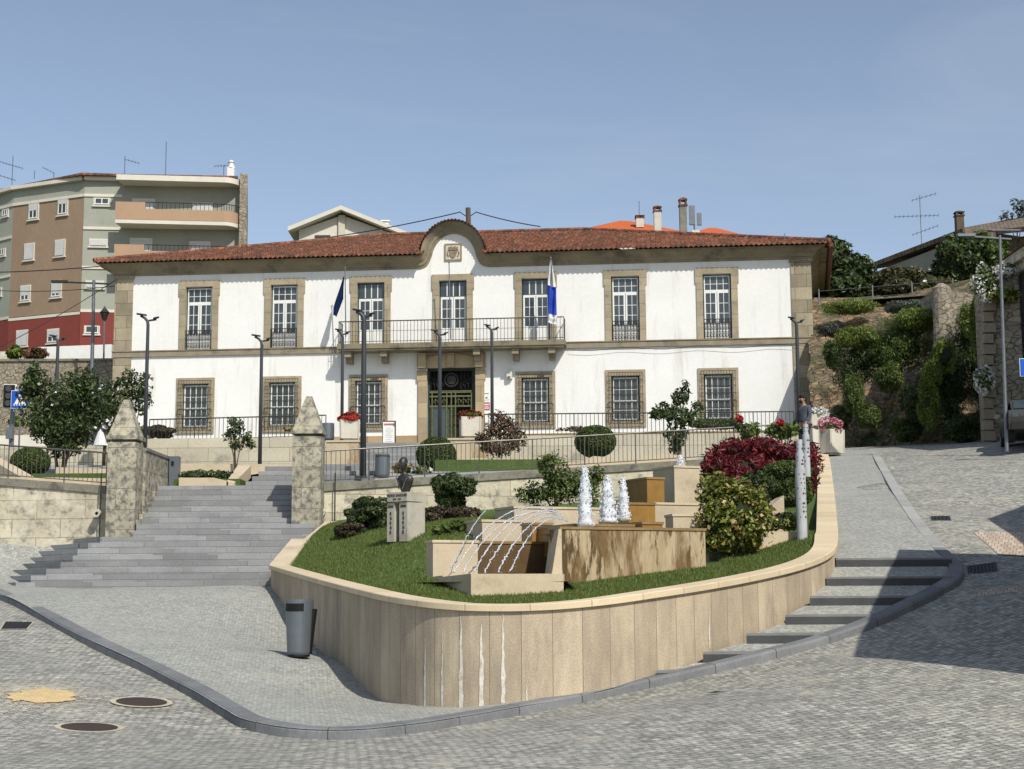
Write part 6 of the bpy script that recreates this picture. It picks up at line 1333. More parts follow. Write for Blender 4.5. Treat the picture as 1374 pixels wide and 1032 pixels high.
for sg in (-1, 1):
    part('side_window', MB().add([(sg*.80, -.95, 1.06), (sg*.80, 1.2, 1.06), (sg*.70, .8, 1.38), (sg*.70, -.42, 1.38)], [(0, 1, 2, 3)]), M['glass'], ct_, local=True)
    part('mirror', MB().box((sg*.98, .85, 1.05), (.2, .1, .14)), M['carp'], ct_, local=True)
    part('headlight', MB().box((sg*.64, -2.12, .78), (.22, .08, .12)), M['glass'], ct_, local=True)
    for y in (-1.35, 1.35):
        w_ = part('wheel', MB().tube([(sg*.66, y, .31), (sg*.88, y, .31)], .31, 20), M['rubber'], ct_, local=True); part('rim', MB().tube([(sg*.86, y, .31), (sg*.895, y, .31)], .19, 14), M['galv'], w_, local=True)
part('bumper', MB().box((0, -2.16, .45), (1.6, .12, .22)), M['rubber'], ct_, local=True); part('number_plate', MB().box((0, -2.23, .52), (.5, .02, .11)), M['white'], ct_, local=True)
# ================================================================ background
# apartment block
def wall_poly(pts, z0, z1): return [(p[0], p[1], z0) for p in pts], [(p[0], p[1], z1) for p in pts]
YB = 104.0
c0 = W(112, 300, YB); cL = W(17, 300, YB+2.6); cLL = W(-60, 300, YB+7); cM = W(163, 300, YB+.3); cR = W(324, 300, YB+1.0)
zTop = W(112, 237, YB).z; zBot = 15.0; zRed = W(112, 417, YB).z
ap = thing('apartment_block', 'tall brown, grey and red apartment block with curved balconies behind the town hall', 'building', (c0.x, c0.y, zBot))
def wseg(a, b, z0, z1, mt_, nm='wall', out=0.0):
    d = Vector((b.x-a.x, b.y-a.y, 0)).normalized(); n = Vector((d.y, -d.x, 0))*out
    return part(nm, MB().hull8([(a.x+n.x, a.y+n.y, z0), (b.x+n.x, b.y+n.y, z0), (b.x-d.y*-.5, b.y+.5, z0), (a.x-d.y*-.5, a.y+.5, z0)], [(a.x+n.x, a.y+n.y, z1), (b.x+n.x, b.y+n.y, z1), (b.x, b.y+.5, z1), (a.x, a.y+.5, z1)]), M[mt_], ap)
zbr = W(112, 262, YB).z
wseg(cL, c0, zRed, zbr, 'tan'); wseg(cLL, cL, zRed, zbr, 'grey'); wseg(c0, cM, zRed, zTop-.3, 'grey'); wseg(cM, cR, zRed, zTop-.3, 'grey'); wseg(cL, c0, zbr, zTop-.3, 'grey'); wseg(cLL, cL, zbr, zTop-.3, 'grey')
for a, b in ((cLL, cL), (cL, c0), (c0, cM), (cM, cR)):
    wseg(a, b, zBot, zRed-.05, 'redpl', out=.05); wseg(a, b, zTop-.298, zTop-.05, 'cream', 'cornice', .35)
for a, b in ((cLL, cL), (cL, c0), (c0, cM)):
    for y in ((262, 420) if b is c0 else (262, 306, 359, 417)):
        z = W(112, y, YB).z if b is not c0 else W(112, y, YB).z; wseg(a, b, z-.10, z+.10, 'cream', 'string_course', .08)
part('roof', MB().prism([(cLL.x-.5, cLL.y-.6), (c0.x, c0.y-.7), (cM.x, cM.y-.6), (cR.x-.2, cR.y-.6), (cR.x-2.2, cR.y+12), (cLL.x, cLL.y+14)], zTop-.048, zTop+.10), M['tile'], ap)
hh = MB(); a = W(82, 236, YB+6); b = W(165, 236, YB+6); zc = zTop; hh.prism([(a.x, a.y), (b.x-2, a.y), (b.x-2, a.y+5), (a.x, a.y+5)], zc, zc+1.35); part('roof_house', hh, M['tan'], ap)
zr_ = zc+1.352; part('roof_house_roof', MB().add([(a.x-.4, a.y-.5, zr_), (b.x+1.2, a.y-.5, zc+.3), (b.x+1.2, a.y+5.5, zc+.3), (a.x-.4, a.y+5.5, zr_), (a.x+2.2, a.y+2.5, zr_+1.1)], [(0, 1, 4), (1, 2, 4), (2, 3, 4), (3, 0, 4), (3, 2, 1, 0)]), M['tile'], ap)
def on_seg(a, b, px):
    rr = ray(px, 300); k = rr.x/rr.y; dx, dy = b.x-a.x, b.y-a.y; t = (k*a.y-a.x)/(dx-k*dy); return Vector((a.x+dx*t, a.y+dy*t, 0)), Vector((dx, dy, 0)).normalized()
def awin(a, b, px, py, w, h, shut=1.0, m0='shut', frame=.08):
    p, d = on_seg(a, b, px); n = Vector((d.y, -d.x, 0)); s = p.y/F; z = W(px, py, p.y).z; hw, hh = w*s/2, h*s/2
    rz = math.atan2(d.y, d.x); c = p+n*.03
    W_ = part('window', MB().box((c.x, c.y, z), (hw*2+frame*2, .06, hh*2+frame*2), rz), M['cream'], ap)
    c2 = p+n*.085; part('pane', MB().box((c2.x, c2.y, z), (hw*2, .03, hh*2), rz), M['glass'], W_)
    if shut > 0:
        c3 = p+n*.115; part('shutter', MB().box((c3.x, c3.y, z+hh*(1-shut)), (hw*2, .03, hh*2*shut), rz), M[m0], W_)
    if shut < 1:
        c3 = p+n*.11; q = MB(); zz = z-hh*shut; h2 = hh*2*(1-shut)
        for o in (-hw+.05, 0, hw-.05): q.box((c3.x+d.x*o, c3.y+d.y*o, zz), (.07, .03, h2), rz)
        q.box((c3.x, c3.y, zz-h2/2+.04), (hw*2, .028, .07), rz); part('sash', q, M['white'], W_)
    c4 = p+n*.07; part('sill', MB().box((c4.x, c4.y, z-hh-frame-.04), (hw*2+.3, .14, .08), rz), M['cream'], W_)
for px, py, w, h, s in ((45, 284, 15, 20, .45), (84, 278, 15, 20, .3), (41, 338, 15, 21, 1), (82, 333, 15, 21, 1), (38, 394, 15, 20, .65), (79, 388, 15, 21, .8), (36, 454, 18, 20, 1), (77, 451, 18, 17, .55)): awin(cL, c0, px, py, w, h, s)
for px, py, w, h, s in ((7, 286, 12, 8, 0), (5, 339, 12, 8, 0), (3, 392, 9, 9, 1), (0, 452, 8, 10, 1)): awin(cLL, cL, px, py, w, h, s)
for px, py, w, h, s in ((136, 271, 20, 8, 0), (133, 326, 22, 8, 1), (130, 382, 22, 8, 1), (128, 443, 18, 9, 0)): awin(c0, cM, px, py, w, h, s)
for px, py, w, h in ((192, 277, 26, 17), (271, 281, 24, 14), (190, 330, 26, 17), (269, 333, 24, 14)): awin(cM, cR, px, py, w, h, 1, 'shut', .12)
# balconies with rounded right end
def balcony(y_slab, y_top, y_bot, label_=None, rail=True, roofslab=False):
    a = cM+Vector((.1, 0, 0)); b = cR; z_b = W(165, y_bot, YB+.8).z; z_m = W(165, y_slab, YB+.8).z; z_t = W(165, y_top, YB+.8).z
    out = 1.7; pts = [(a.x, a.y), (a.x-.1, a.y-out)]
    L_ = b.x-a.x; n = 10
    pts += [(a.x+L_*.86, a.y-out+.9)]
    for k in range(1, n+1):
        t = math.pi/2*k/n; pts.append((a.x+L_*.86+L_*.14*math.sin(t), a.y-out+.9+(out-.2)*(1-math.cos(t))))
    pts.append((b.x, b.y+.3))
    if roofslab:
        part('roof_slab', MB().prism(pts, z_b, z_t), M['cream'], ap); return
    bb = part('balcony', MB().prism(pts, z_b, z_m), M['cream'], ap); pr = MB(); A_ = [Vector((x, y, 0)) for x, y in pts[1:-1]]
    zr = z_t
    half = z_m+(z_t-z_m)*.62
    pr.sweep([[(p.x, p.y-.02, z_m+.002), (p.x, p.y-.02, half), (p.x, p.y+.12, half), (p.x, p.y+.12, z_m+.002)] for p in A_]); part('parapet', pr, M['peach'], bb)
    f0 = .28; q = MB(); p0 = A_[0]; p1 = A_[1]; q.add([tuple(p0+Vector((0, -.02, half))), tuple(p0.lerp(p1, f0)+Vector((0, -.02, half))), tuple(p0.lerp(p1, f0)+Vector((0, -.02, zr))), tuple(p0+Vector((0, -.02, zr)))], [(0, 1, 2, 3)]); part('parapet', q, M['peach'], bb)
    r_ = MB(); path_ = [p0.lerp(p1, f0)]+A_[1:]; r_.tube([(p.x, p.y, zr) for p in path_], .03, 5)
    for s_, e_ in zip(path_[:-1], path_[1:]):
        n_ = max(1, int((e_-s_).length/.28))
        for k in range(n_): p = s_.lerp(e_, k/n_); r_.tube([(p.x, p.y, half), (p.x, p.y, zr)], .018, 4)
    part('balcony_rail', r_, M['iron'], bb)
balcony(0, 245, 252, roofslab=True); balcony(304, 281, 309); balcony(358, 337, 363)
kx = cR.x/cR.y; part('side_wall', MB().prism([(cR.x, cR.y-.9), (cR.x+.5, cR.y-.7), (cR.x+.5+kx*12, cR.y+12), (cR.x+kx*12, cR.y+12)], zBot, zTop+.2), M['rubble2'], ap)
chm = W(310, 242, YB+3); part('chimney', MB().box((chm.x, chm.y, zTop+.6), (.5, .5, 1.6)).lathe([(.3, 0), (.3, .1), (.2, .12), (.2, .4), (.28, .42), (.05, .6), (0, .62)], (chm.x, chm.y, zTop+1.4), 10), M['white'], ap)
# antennas
def antenna(px, pyt, pyb, Y, label, arms, r=.03):
    a = W(px, pyb, Y); b = W(px, pyt, Y); t = thing('tv_antenna', label, 'antenna', tuple(a), 0, 'rooftop television antennas'); part('mast', MB().tube([tuple(a), (a.x, a.y, b.z)], r, 6), M['galv'], t)
    for x0, x1, y0, y1 in arms:
        c, d = W(x0, y0, Y), W(x1, y1, Y); q = MB().tube([tuple(c), tuple(d)], r*.6, 5)
        n = max(3, int((d-c).length/.25))
        for k in range(n+1):
            p = c.lerp(d, k/n); q.tube([(p.x, p.y-.25, p.z), (p.x, p.y+.25, p.z)], r*.4, 4); q.tube([(p.x, p.y, p.z-.1), (p.x, p.y, p.z+.1)], r*.4, 4)
        part('antenna_arm', q, M['galv'], t)
antenna(16, 209, 248, 110, 'cluster of yagi antennas on the roof at the left edge', [(0, 30, 217, 226), (-8, 20, 233, 242)]); antenna(167, 209, 236, 110, 'antenna with a side arm behind the roof house', [(168, 186, 214, 219)]); antenna(222, 190, 236, 108, 'plain tall mast on the apartment roof', [])
antenna(46, 229, 240, 110, 'short antenna left of the roof house', []); antenna(72, 232, 240, 110, 'bent antenna near the roof house', [(58, 72, 225, 232)]); antenna(300, 222, 240, 110, 'low antenna beside the white chimney', [(288, 306, 223, 222)])
antenna(1237, 262, 335, 88, 'tall double antenna above the right garden trees', [(1224, 1255, 269, 260), (1201, 1259, 291, 289), (1225, 1258, 315, 303)], .025); antenna(858, 270, 300, 112, 'thin aerial beside the red chimney pot', [], .03); antenna(1053, 313, 322, 70, 'tiny aerial on the right end of the roof', [], .02)
# hillside behind (terrain)
HT = lambda A: np.interp(A[:, 1], [74, 84, 100, 125, 160, 260, 500], [6.5, 9, 14.6, 18, 26, 40, 50])
hm_, _ = grid_mesh(-220, 220, 76, 500, 8, HT); part('hillside', hm_, M['hill'], kind='structure', label='rising town hillside behind the buildings', smooth=True)
part('ground', MB().add([(-400, -300, -3.2), (400, -300, -3.2), (400, 500, -3.2), (-400, 500, -3.2)], [(0, 1, 2, 3)]), M['hill'], kind='structure', label='wide low ground beyond the square')
# stone wall at left background + white parapet + plants
def bgwall(px0, px1, pt0, pt1, pb, Y, mt_, label, name='stone_wall', th=.5, Y1=None, cap=None):
    Y1 = Y1 or Y; a = W(px0, pt0, Y); b = W(px1, pt1, Y1); zb = W((px0+px1)/2, pb, Y).z; t = thing(name, label, 'wall', (a.x, a.y, zb))
    part('wall', MB().hull8([(a.x, a.y, zb), (b.x, b.y, zb), (b.x, b.y+th, zb), (a.x, a.y+th, zb)], [(a.x, a.y, a.z), (b.x, b.y, b.z), (b.x, b.y+th, b.z), (a.x, a.y+th, a.z)]), M[mt_], t)
    if cap: part('coping', MB().hull8([(a.x, a.y-.1, a.z+.001), (b.x, b.y-.1, b.z+.001), (b.x, b.y+th, b.z+.001), (a.x, a.y+th, a.z+.001)], [(a.x, a.y-.1, a.z+cap), (b.x, b.y-.1, b.z+cap), (b.x, b.y+th, b.z+cap), (a.x, a.y+th, a.z+cap)]), M['oldcope'], t)
    return t
bgwall(-80, 158, 486, 484, 640, 79, 'rubble2', 'grey rubble retaining wall left of the town hall', cap=.12)
bgwall(-80, 45, 473, 471, 490, 84, 'oldwhite', 'pale street parapet below the red ground floor, left part'); bgwall(45, 150, 466, 462, 490, 84, 'white', 'white painted street parapet below the red ground floor')
bgwall(-30, 82, 585, 583, 604, 56, 'cream', 'cream low wall behind the ball bush at the left')
M['pier2'] = M['conc']
pshrub('street_bush', 'bush', 'small round yellow green bush on the street parapet', 20, 473, 83, 10, 8, 1200, .12, 'bright', stem=False, seed=40, core=.8); pshrub('street_bush', 'bush', 'spiky brownish plant on the street parapet', 48, 475, 83, 14, 7, 700, .16, 'bronze', stem=False, seed=41); pshrub('street_bush', 'bush', 'bright green shrub beside the traffic light', 23, 566, 60, 9, 6, 1200, .08, 'bright', stem=False, seed=42, core=.7)
# white gable house
Yg = 125; wh = thing('gable_house', 'white gabled house rising behind the tiled roof of the town hall', 'house', P3(460, 330, Yg)); a = W(385, 330, Yg); b = W(548, 330, Yg); rz = W(459, 285, Yg).z; ez = W(400, 304, Yg).z; ezr = W(525, 309, Yg).z
pts = [(a.x+1.0, ez-.3), (a.x+1.0, 12), (b.x, 12), (b.x, ezr-.8), (W(459, 300, Yg).x, rz-.25)]
m_ = MB().add([(x, Yg, z) for x, z in pts]+[(x, Yg+12, z) for x, z in pts], [(0, 1, 2, 3, 4), (9, 8, 7, 6, 5)]+[(i, (i+1) % 5, 5+(i+1) % 5, 5+i) for i in range(5)]); part('wall', m_, M['cream'], wh)
ax = W(459, 285, Yg).x; rf = MB()
for (x0, z0_, x1, z1_) in ((a.x+.2, ez-.6, ax, rz), (ax, rz, b.x+.6, ezr-1.0)):
    rf.hull8([(x0, Yg-1, z0_), (x1, Yg-1, z1_), (x1, Yg+12, z1_), (x0, Yg+12, z0_)], [(x0, Yg-1, z0_+.35), (x1, Yg-1, z1_+.35), (x1, Yg+12, z1_+.35), (x0, Yg+12, z0_+.35)])
part('roof', rf, M['cream'], wh); part('pilaster', MB().box((ax, Yg-.1, 24), (.55, .3, rz*2-48-.6)), M['conc'], wh); cw = W(516, 302, Yg); part('chimney', MB().box((cw.x, Yg+1, cw.z-.3), (.55, .5, 1.4)).box((cw.x, Yg+1, cw.z+.55), (.75, .7, .1)), M['white'], wh); part('vent_window', MB().box((W(433, 317.5, Yg).x, Yg-.03, W(433, 317.5, Yg).z), (1.3, .1, .22)), M['ink'], wh)
# orange hipped roofs
def hip(name, label, pts, apex, zb, mt_='tile2', parent_cat='house'):
    P_ = [Vector(P3(*p)) for p in pts]; A_ = [Vector(P3(*p)) for p in apex]; t = thing(name, label, parent_cat, (P_[0].x, P_[0].y, zb)); n = len(P_)
    m_ = MB(); v = [tuple(p) for p in P_]+[tuple(p) for p in A_]
    if len(A_) == 1: f = [(i, (i+1) % n, n) for i in range(n)]
    else: f = [(0, 1, 5, 4), (1, 2, 5), (2, 3, 4, 5), (3, 0, 4)]
    m_.add(v, f); part('roof', m_, M[mt_], t); c = sum(P_, Vector())/n; q = [c+(p-c)*.94 for p in P_]
    part('wall', MB().prism([(p.x, p.y) for p in q], zb, min(p.z for p in P_)-.05), M['cream'], t); return t
hip('orange_roof_house', 'house with a bright orange hipped roof behind the town hall, left of the chimneys', [(755, 315, 105), (925, 320, 105), (925, 312, 119), (770, 310, 119)], [(832, 296, 110), (845, 296.5, 112)], 14)
hip('orange_roof_house', 'house with a bright orange roof behind the small rooftop antenna', [(905, 320, 104), (1015, 324, 104), (1010, 318, 114), (915, 316, 114)], [(952, 305.5, 108), (962, 306, 109)], 14)
def chimney(px, pyt, pyb, w, Y, label, mt_='conc', cap=True, grp='tall rooftop chimneys', capm='tile'):
    a = W(px, pyb, Y); b = W(px, pyt, Y); s = w*Y/F; t = thing('chimney', label, 'chimney', tuple(a), 0, grp); h = b.z-a.z
    part('stack', MB().box((a.x, a.y, a.z+h*.38), (s*.8, s*.8, h*.76)), M[mt_], t)
    q = MB().box((a.x, a.y, a.z+h*.78), (s, s, h*.04)).box((a.x, a.y, a.z+h*.92), (s*.95, s*.95, h*.03)); 
    for sx in (-1, 1):
        for sy in (-1, 1): q.box((a.x+sx*s*.33, a.y+sy*s*.33, a.z+h*.85), (s*.18, s*.18, h*.12))
    q.hull8([(a.x-s*.5, a.y-s*.5, a.z+h*.936), (a.x+s*.5, a.y-s*.5, a.z+h*.936), (a.x+s*.5, a.y+s*.5, a.z+h*.936), (a.x-s*.5, a.y+s*.5, a.z+h*.936)], [(a.x-.05, a.y-.05, b.z), (a.x+.05, a.y-.05, b.z), (a.x+.05, a.y+.05, b.z), (a.x-.05, a.y+.05, b.z)]); part('chimney_cap', q, M[capm], t)
chimney(858.5, 289, 306, 13, 108, 'short chimney with red clay cap left of the two tall ones'); chimney(882.5, 276, 312, 12, 96, 'white chimney with dark red cap in the middle of the roof group'); chimney(917, 265, 316, 12, 92, 'tallest grey chimney with red cap beside the rooftop antenna', 'oldcope')
t = thing('cell_antenna', 'pale panel antenna on a short mast with a cream base box on the roof', 'antenna', P3(932, 320, 84)); a = W(932, 316, 84); part('mast', MB().tube([tuple(a), tuple(W(931, 279, 84))], .05, 8), M['galv'], t); b = W(928.5, 289, 84); part('panel', MB().box((b.x, b.y, b.z), (.32, .2, 1.1)).box((b.x+.42, b.y+.1, b.z-.2), (.25, .2, .7)), M['galv'], t); c = W(933, 315, 83.6); part('base_box', MB().box(tuple(c), (.45, .4, .45)), M['cream'], t)
# roof hatch
# power lines and the pole behind the gable
t = thing('cable_post', 'short post carrying cables behind the curved gable', 'post', P3(628, 310, 84)); a = W(629, 312, 84); b = W(628, 279, 84); part('post', MB().tube([tuple(a), tuple(b)], .14, 8), M['bark'], t); part('bracket', MB().tube([tuple(W(616, 284, 84)), tuple(W(628, 292, 84)), tuple(W(640, 284, 84))], .03, 5), M['iron'], t)
def wire(pts, label, r=.018):
    P_ = [Vector(P3(*p)) for p in pts]; t = thing('cable', label, 'cable', tuple(P_[0]), 0, 'overhead cables'); q = []
    for a, b in zip(P_[:-1], P_[1:]):
        for k in range(12): f = k/12; p = a.lerp(b, f); p.z -= (b-a).length*.02*4*f*(1-f); q.append(p)
    q.append(P_[-1]); part('wire', MB().tube(q, r, 4), M['iron'], t)
wire([(-40, 366, 90), (330, 331, 86), (616, 285, 84)], 'thin cable crossing in front of the apartment block to the gable post', .03); wire([(640, 285, 84), (725, 304, 84)], 'short cable running right from the gable post', .03); wire([(-30, 388, 80), (160, 383, 75)], 'lower thin cable in front of the brown facade'); wire([(-30, 480, 70), (155, 376, 74)], 'slanting cable in front of the red ground floor')
# ---------------------------------------------------------------- right hillside
def rockface(name, label, rows, mt_, nx=90, nz=40, amp=.35, seed=0):
    """rows: list of polylines (bottom to top), each list of (px,py,Y)"""
    t = thing(name, label, 'wall', P3(*rows[0][0])); R_ = [[Vector(P3(*p)) for p in r] for r in rows]; m_ = MB(); rg = np.random.default_rng(seed)
    def lerp_poly(r, s): k = s*(len(r)-1); i = min(int(k), len(r)-2); return r[i].lerp(r[i+1], k-i)
    V = []
    from mathutils import noise as nz_
    for j in range(nz+1):
        f = j/nz*(len(R_)-1); i = min(int(f), len(R_)-2); g = f-i
        for k in range(nx+1):
            s = k/nx; p = lerp_poly(R_[i], s).lerp(lerp_poly(R_[i+1], s), g); d = nz_.noise(p*.45)*amp*2+nz_.noise(p*1.6)*amp*.9
            c = nz_.cell_vector(Vector((p.x*1.6+.4*nz_.noise(p*2), p.y*.3, p.z*2.4))); d += (c[0]-.5)*amp*.6
            V.append((p.x+d*.2, p.y-d, p.z))
    m_.v = V; m_.f = [(j*(nx+1)+k, j*(nx+1)+k+1, (j+1)*(nx+1)+k+1, (j+1)*(nx+1)+k) for j in range(nz) for k in range(nx)]
    part('wall', m_, M[mt_], t, recalc=False); return t
rockface('hillside_wall', 'high rough brown stone retaining wall overgrown with bushes at the end of the road', [[(1085, 612, 64), (1200, 609, 62), (1362, 604, 57)], [(1085, 520, 66), (1200, 520, 63.5), (1350, 500, 58.5)], [(1085, 430, 72), (1200, 430, 70), (1345, 405, 62)], [(1085, 398, 76), (1200, 398, 75), (1360, 360, 70)]], 'rubble', nx=150, nz=70)
part('hill_soil', MB().add([P3(1085, 408, 75.0), P3(1400, 385, 68), P3(1420, 372, 95), P3(1085, 396, 95)], [(0, 1, 2, 3)]), M['hill'], kind='structure', label='earth slope above the rough stone wall')
bgwall(1258, 1312, 386, 396, 520, 59.5, 'rubble2', 'grey stone garden wall with a rounded end above the road', th=2.5)
a = W(1266, 388, 58.8); t = thing('round_buttress', 'rounded pale end post of the grey stone garden wall', 'buttress', (a.x, a.y, 9)); part('post', MB().tube([(a.x, a.y+.3, a.z-4), (a.x, a.y+.3, a.z+.1), (a.x, a.y+.3, a.z+.28)], [.4, .36, .12], 14), M['rubble2'], t)
bgwall(1320, 1366, 372, 360, 612, 53.5, 'rubble2', 'stone wall with squared corner blocks beside the right house', th=1.2, Y1=53)
t = thing('wall_quoins', 'tall column of squared corner stones on the right stone wall', 'wall', P3(1325, 605, 53.3))
for k in range(16): a = W(1325, 600-14.5*k, 53.3); part('quoin', MB().box((a.x+.04*(k % 2), a.y, a.z), (.34+.1*(k % 2), .3, .33)), M['granite_plain'], t)
bushes = [('bright green tuft hanging low over the middle of the rough wall', 1195, 505, 60.8, 20, 20, 'mid', None), ('fresh green grassy tuft on the upper left of the rough wall', 1118, 475, 63.5, 12, 20, 'mid', None), ('trailing green growth on the left foot of the rough wall', 1150, 545, 60.3, 22, 30, 'mid', [(1145, 530, 14, 26), (1165, 560, 16, 16)]), ('sunlit hanging grass beside the right stone wall', 1312, 440, 56.0, 10, 40, 'bright', None), ('dark tangled growth in the shaded middle of the rough wall', 1232, 540, 59.0, 26, 28, 'dark', None), ('bright grassy cushion crowning the middle bush on the rough wall', 1225, 428, 60.5, 34, 13, 'bright', None), ('yellow green sprays hanging left of the ivy on the rough wall', 1245, 540, 57, 14, 34, 'bright', None), ('mid green ferny scrub at the foot of the rough wall', 1215, 575, 60, 26, 16, 'mid', None), ('mid green bush top left on the rough wall', 1150, 452, 61.5, 26, 14, 'bright', None), ('dark rounded bush low on the rough wall behind the pink planter', 1155, 485, 62, 30, 34, 'dark', [(1155, 480, 34, 32), (1140, 505, 20, 22), (1180, 470, 22, 24)]),
 ('bright topped bush in the middle of the rough wall', 1222, 450, 61, 34, 36, 'mid', [(1222, 440, 34, 26), (1215, 470, 36, 26), (1195, 470, 24, 24)]),
 ('small dark bush near the foot of the rough wall', 1128, 560, 61, 14, 18, 'dark', None),
 ('long hanging ivy mass under the grey garden wall', 1278, 500, 58, 26, 80, 'dark', [(1300, 455, 18, 45), (1285, 500, 20, 50), (1262, 500, 20, 38), (1275, 545, 20, 35), (1310, 500, 12, 60)]),
 ('bright green hanging grasses under the garden wall', 1258, 490, 57.2, 20, 35, 'bright', [(1268, 478, 15, 24), (1248, 505, 14, 20), (1300, 430, 11, 22)]),
 ('dark shaded scrub low at the right of the rough wall', 1300, 570, 56.5, 34, 28, 'dark', [(1290, 575, 30, 18), (1330, 550, 14, 40)]),
 ('yellow grassy fringe on top of the wall beside the town hall', 1140, 412, 70, 36, 9, 'bright', None), ('scrubby grey tuft on the wall beside the town hall', 1115, 442, 70, 14, 8, 'grey', None),
 ('grey green agave like plants above the middle bush', 1222, 412, 68, 34, 9, 'grey', None)]
for i, (lb, px, py, Y, w, h, lm, bl) in enumerate(bushes):
    B_ = [PB(x, y, Y, ww, hh, min(ww, 26)) for x, y, ww, hh in bl] if bl else None
    pshrub('wall_bush', 'bush', lb, px, py, Y, w, h, int(3500+w*h*6.5), .075, lm, blobs=B_, stem=False, seed=50+i, core=.55, bumps=.6, d=min(w, 24), droop=.8, asp=.22, group='bushes on the rough stone wall')
pshrub('garden_tree', 'tree', 'dense dark green tree behind the right corner of the town hall', 1132, 370, 82, 34, 45, 7000, .17, 'dark', blobs=[PB(1118, 350, 82, 24, 30), PB(1140, 372, 82, 30, 30), PB(1122, 392, 82, 30, 22), PB(1165, 390, 82, 14, 16)], seed=70, ground=13.5, core=.7)
for i, (px, py, w, h, lm, lb) in enumerate(((1235, 385, 42, 24, 'olive', 'long dark hedge in front of the brown tiled house'), (1205, 380, 28, 18, 'olive', 'lower left end of the garden hedge with pale blossoms'), (1285, 350, 36, 30, 'dark', 'tall dark shrub below the chimney of the brown tiled house'), (1325, 342, 26, 28, 'mid', 'mid green shrub behind the utility pole'))):
    pshrub('garden_shrub', 'bush', lb, px, py, 78, w, h, 4500, .14, lm, seed=80+i, core=.75, d=30, ground=13.6, flowers=(25, .10, 'whitef') if i < 2 else None, group='shrubs in the hillside garden')
for px, py, Y, w, h, lb in ((1322, 378, 53, 18, 22, 'cascade of white flowers on the top corner of the right stone wall'), (1320, 510, 52.8, 12, 16, 'lower clump of white flowers hanging on the right stone wall'), (1348, 362, 53, 16, 8, 'white flowers along the wall top beside the right house')):
    c, r = PB(px, py, Y, w, h, 8); t = shrub('white_flower_plant', 'plant', lb, c, r, 500, .07, 'mid', stem=False, seed=px, flowers=(520, .055, 'whitef'), core=.6)
pshrub('wall_plant', 'plant', 'orange and yellow succulent plants on top of the right stone wall', 1348, 396, 52.8, 18, 9, 900, .07, 'yel', stem=False, seed=91)
pshrub('distant_tree', 'tree', 'airy thin leaved tree at the right edge above the roofs', 1362, 285, 95, 18, 18, 700, .10, 'grey', seed=92, blobs=[PB(1366, 275, 95, 10, 9), PB(1350, 290, 95, 9, 7), PB(1374, 285, 95, 10, 10)], ground=21)
# brown tiled house
def slabroof(t, pts, th, mt_, nm='roof'):
    P_ = [Vector(P3(*p)) for p in pts]; part(nm, MB().hull8([tuple(p-Vector((0, 0, th))) for p in P_], [tuple(p) for p in P_]), M[mt_], t)
M['tileold'] = mat('old_brown_tiles', (.20, .145, .10), (.13, .10, .075), s=4, bump=.8, bs=10, bd=.05, brick=dict(flat=1, w=.25, h=.4, m=.03, var=.3), c3=(.28, .22, .15), s3=2, t3=(.5, .7))
bh = thing('brown_tile_house', 'low house with an old brown tiled roof on the hillside above the trees', 'house', P3(1220, 400, 90)); slabroof(bh, [(1156, 358, 96), (1292, 306, 83), (1374, 318, 92), (1200, 352, 104)], .28, 'tileold')
a, b = Vector(P3(1164, 362, 96.2)), Vector(P3(1290, 312, 83.6)); part('wall', MB().hull8([(a.x, a.y, 12), (b.x, b.y, 12), (b.x+9, b.y+8, 12), (a.x+5, a.y+8, 12)], [(a.x, a.y, a.z-.35), (b.x, b.y, b.z-.35), (b.x+9, b.y+8, b.z-.35), (a.x+5, a.y+8, a.z-.35)]), M['grey'], bh)
bh2 = thing('ridge_house', 'second old tiled house on the ridge at the upper right', 'house', P3(1340, 340, 96)); slabroof(bh2, [(1285, 313, 90), (1420, 300, 84), (1420, 282, 96), (1290, 306, 98)], .3, 'tileold'); a = W(1292, 316, 91); b = W(1420, 305, 86); part('wall', MB().prism([(a.x, a.y), (b.x, b.y), (b.x, b.y+10), (a.x, a.y+10)], 14, min(a.z, b.z)-.1), M['rubble2'], bh2)
chimney(1288, 283, 315, 13, 88, 'brown brick chimney on the old tiled house', 'bark', grp='tall rooftop chimneys', capm='bark')
a = W(1172, 425, 74); t = thing('wire_fence', 'thin wire fence with posts on top of the rough wall', 'fence', tuple(a)); f_ = MB()
for px in (1100, 1172, 1225, 1280): a = W(px, 425-(px-1172)*.08, 74); part('post', MB().tube([tuple(a), (a.x, a.y, a.z+1.6)], .04, 6), M['galv'], t)
for h in (.5, 1.0, 1.5): f_.tube([(W(px, 425-(px-1172)*.08, 74).x, 74, W(px, 425-(px-1172)*.08, 74).z+h) for px in (1100, 1172, 1225, 1280)], .012, 4)
part('wire', f_, M['galv'], t)
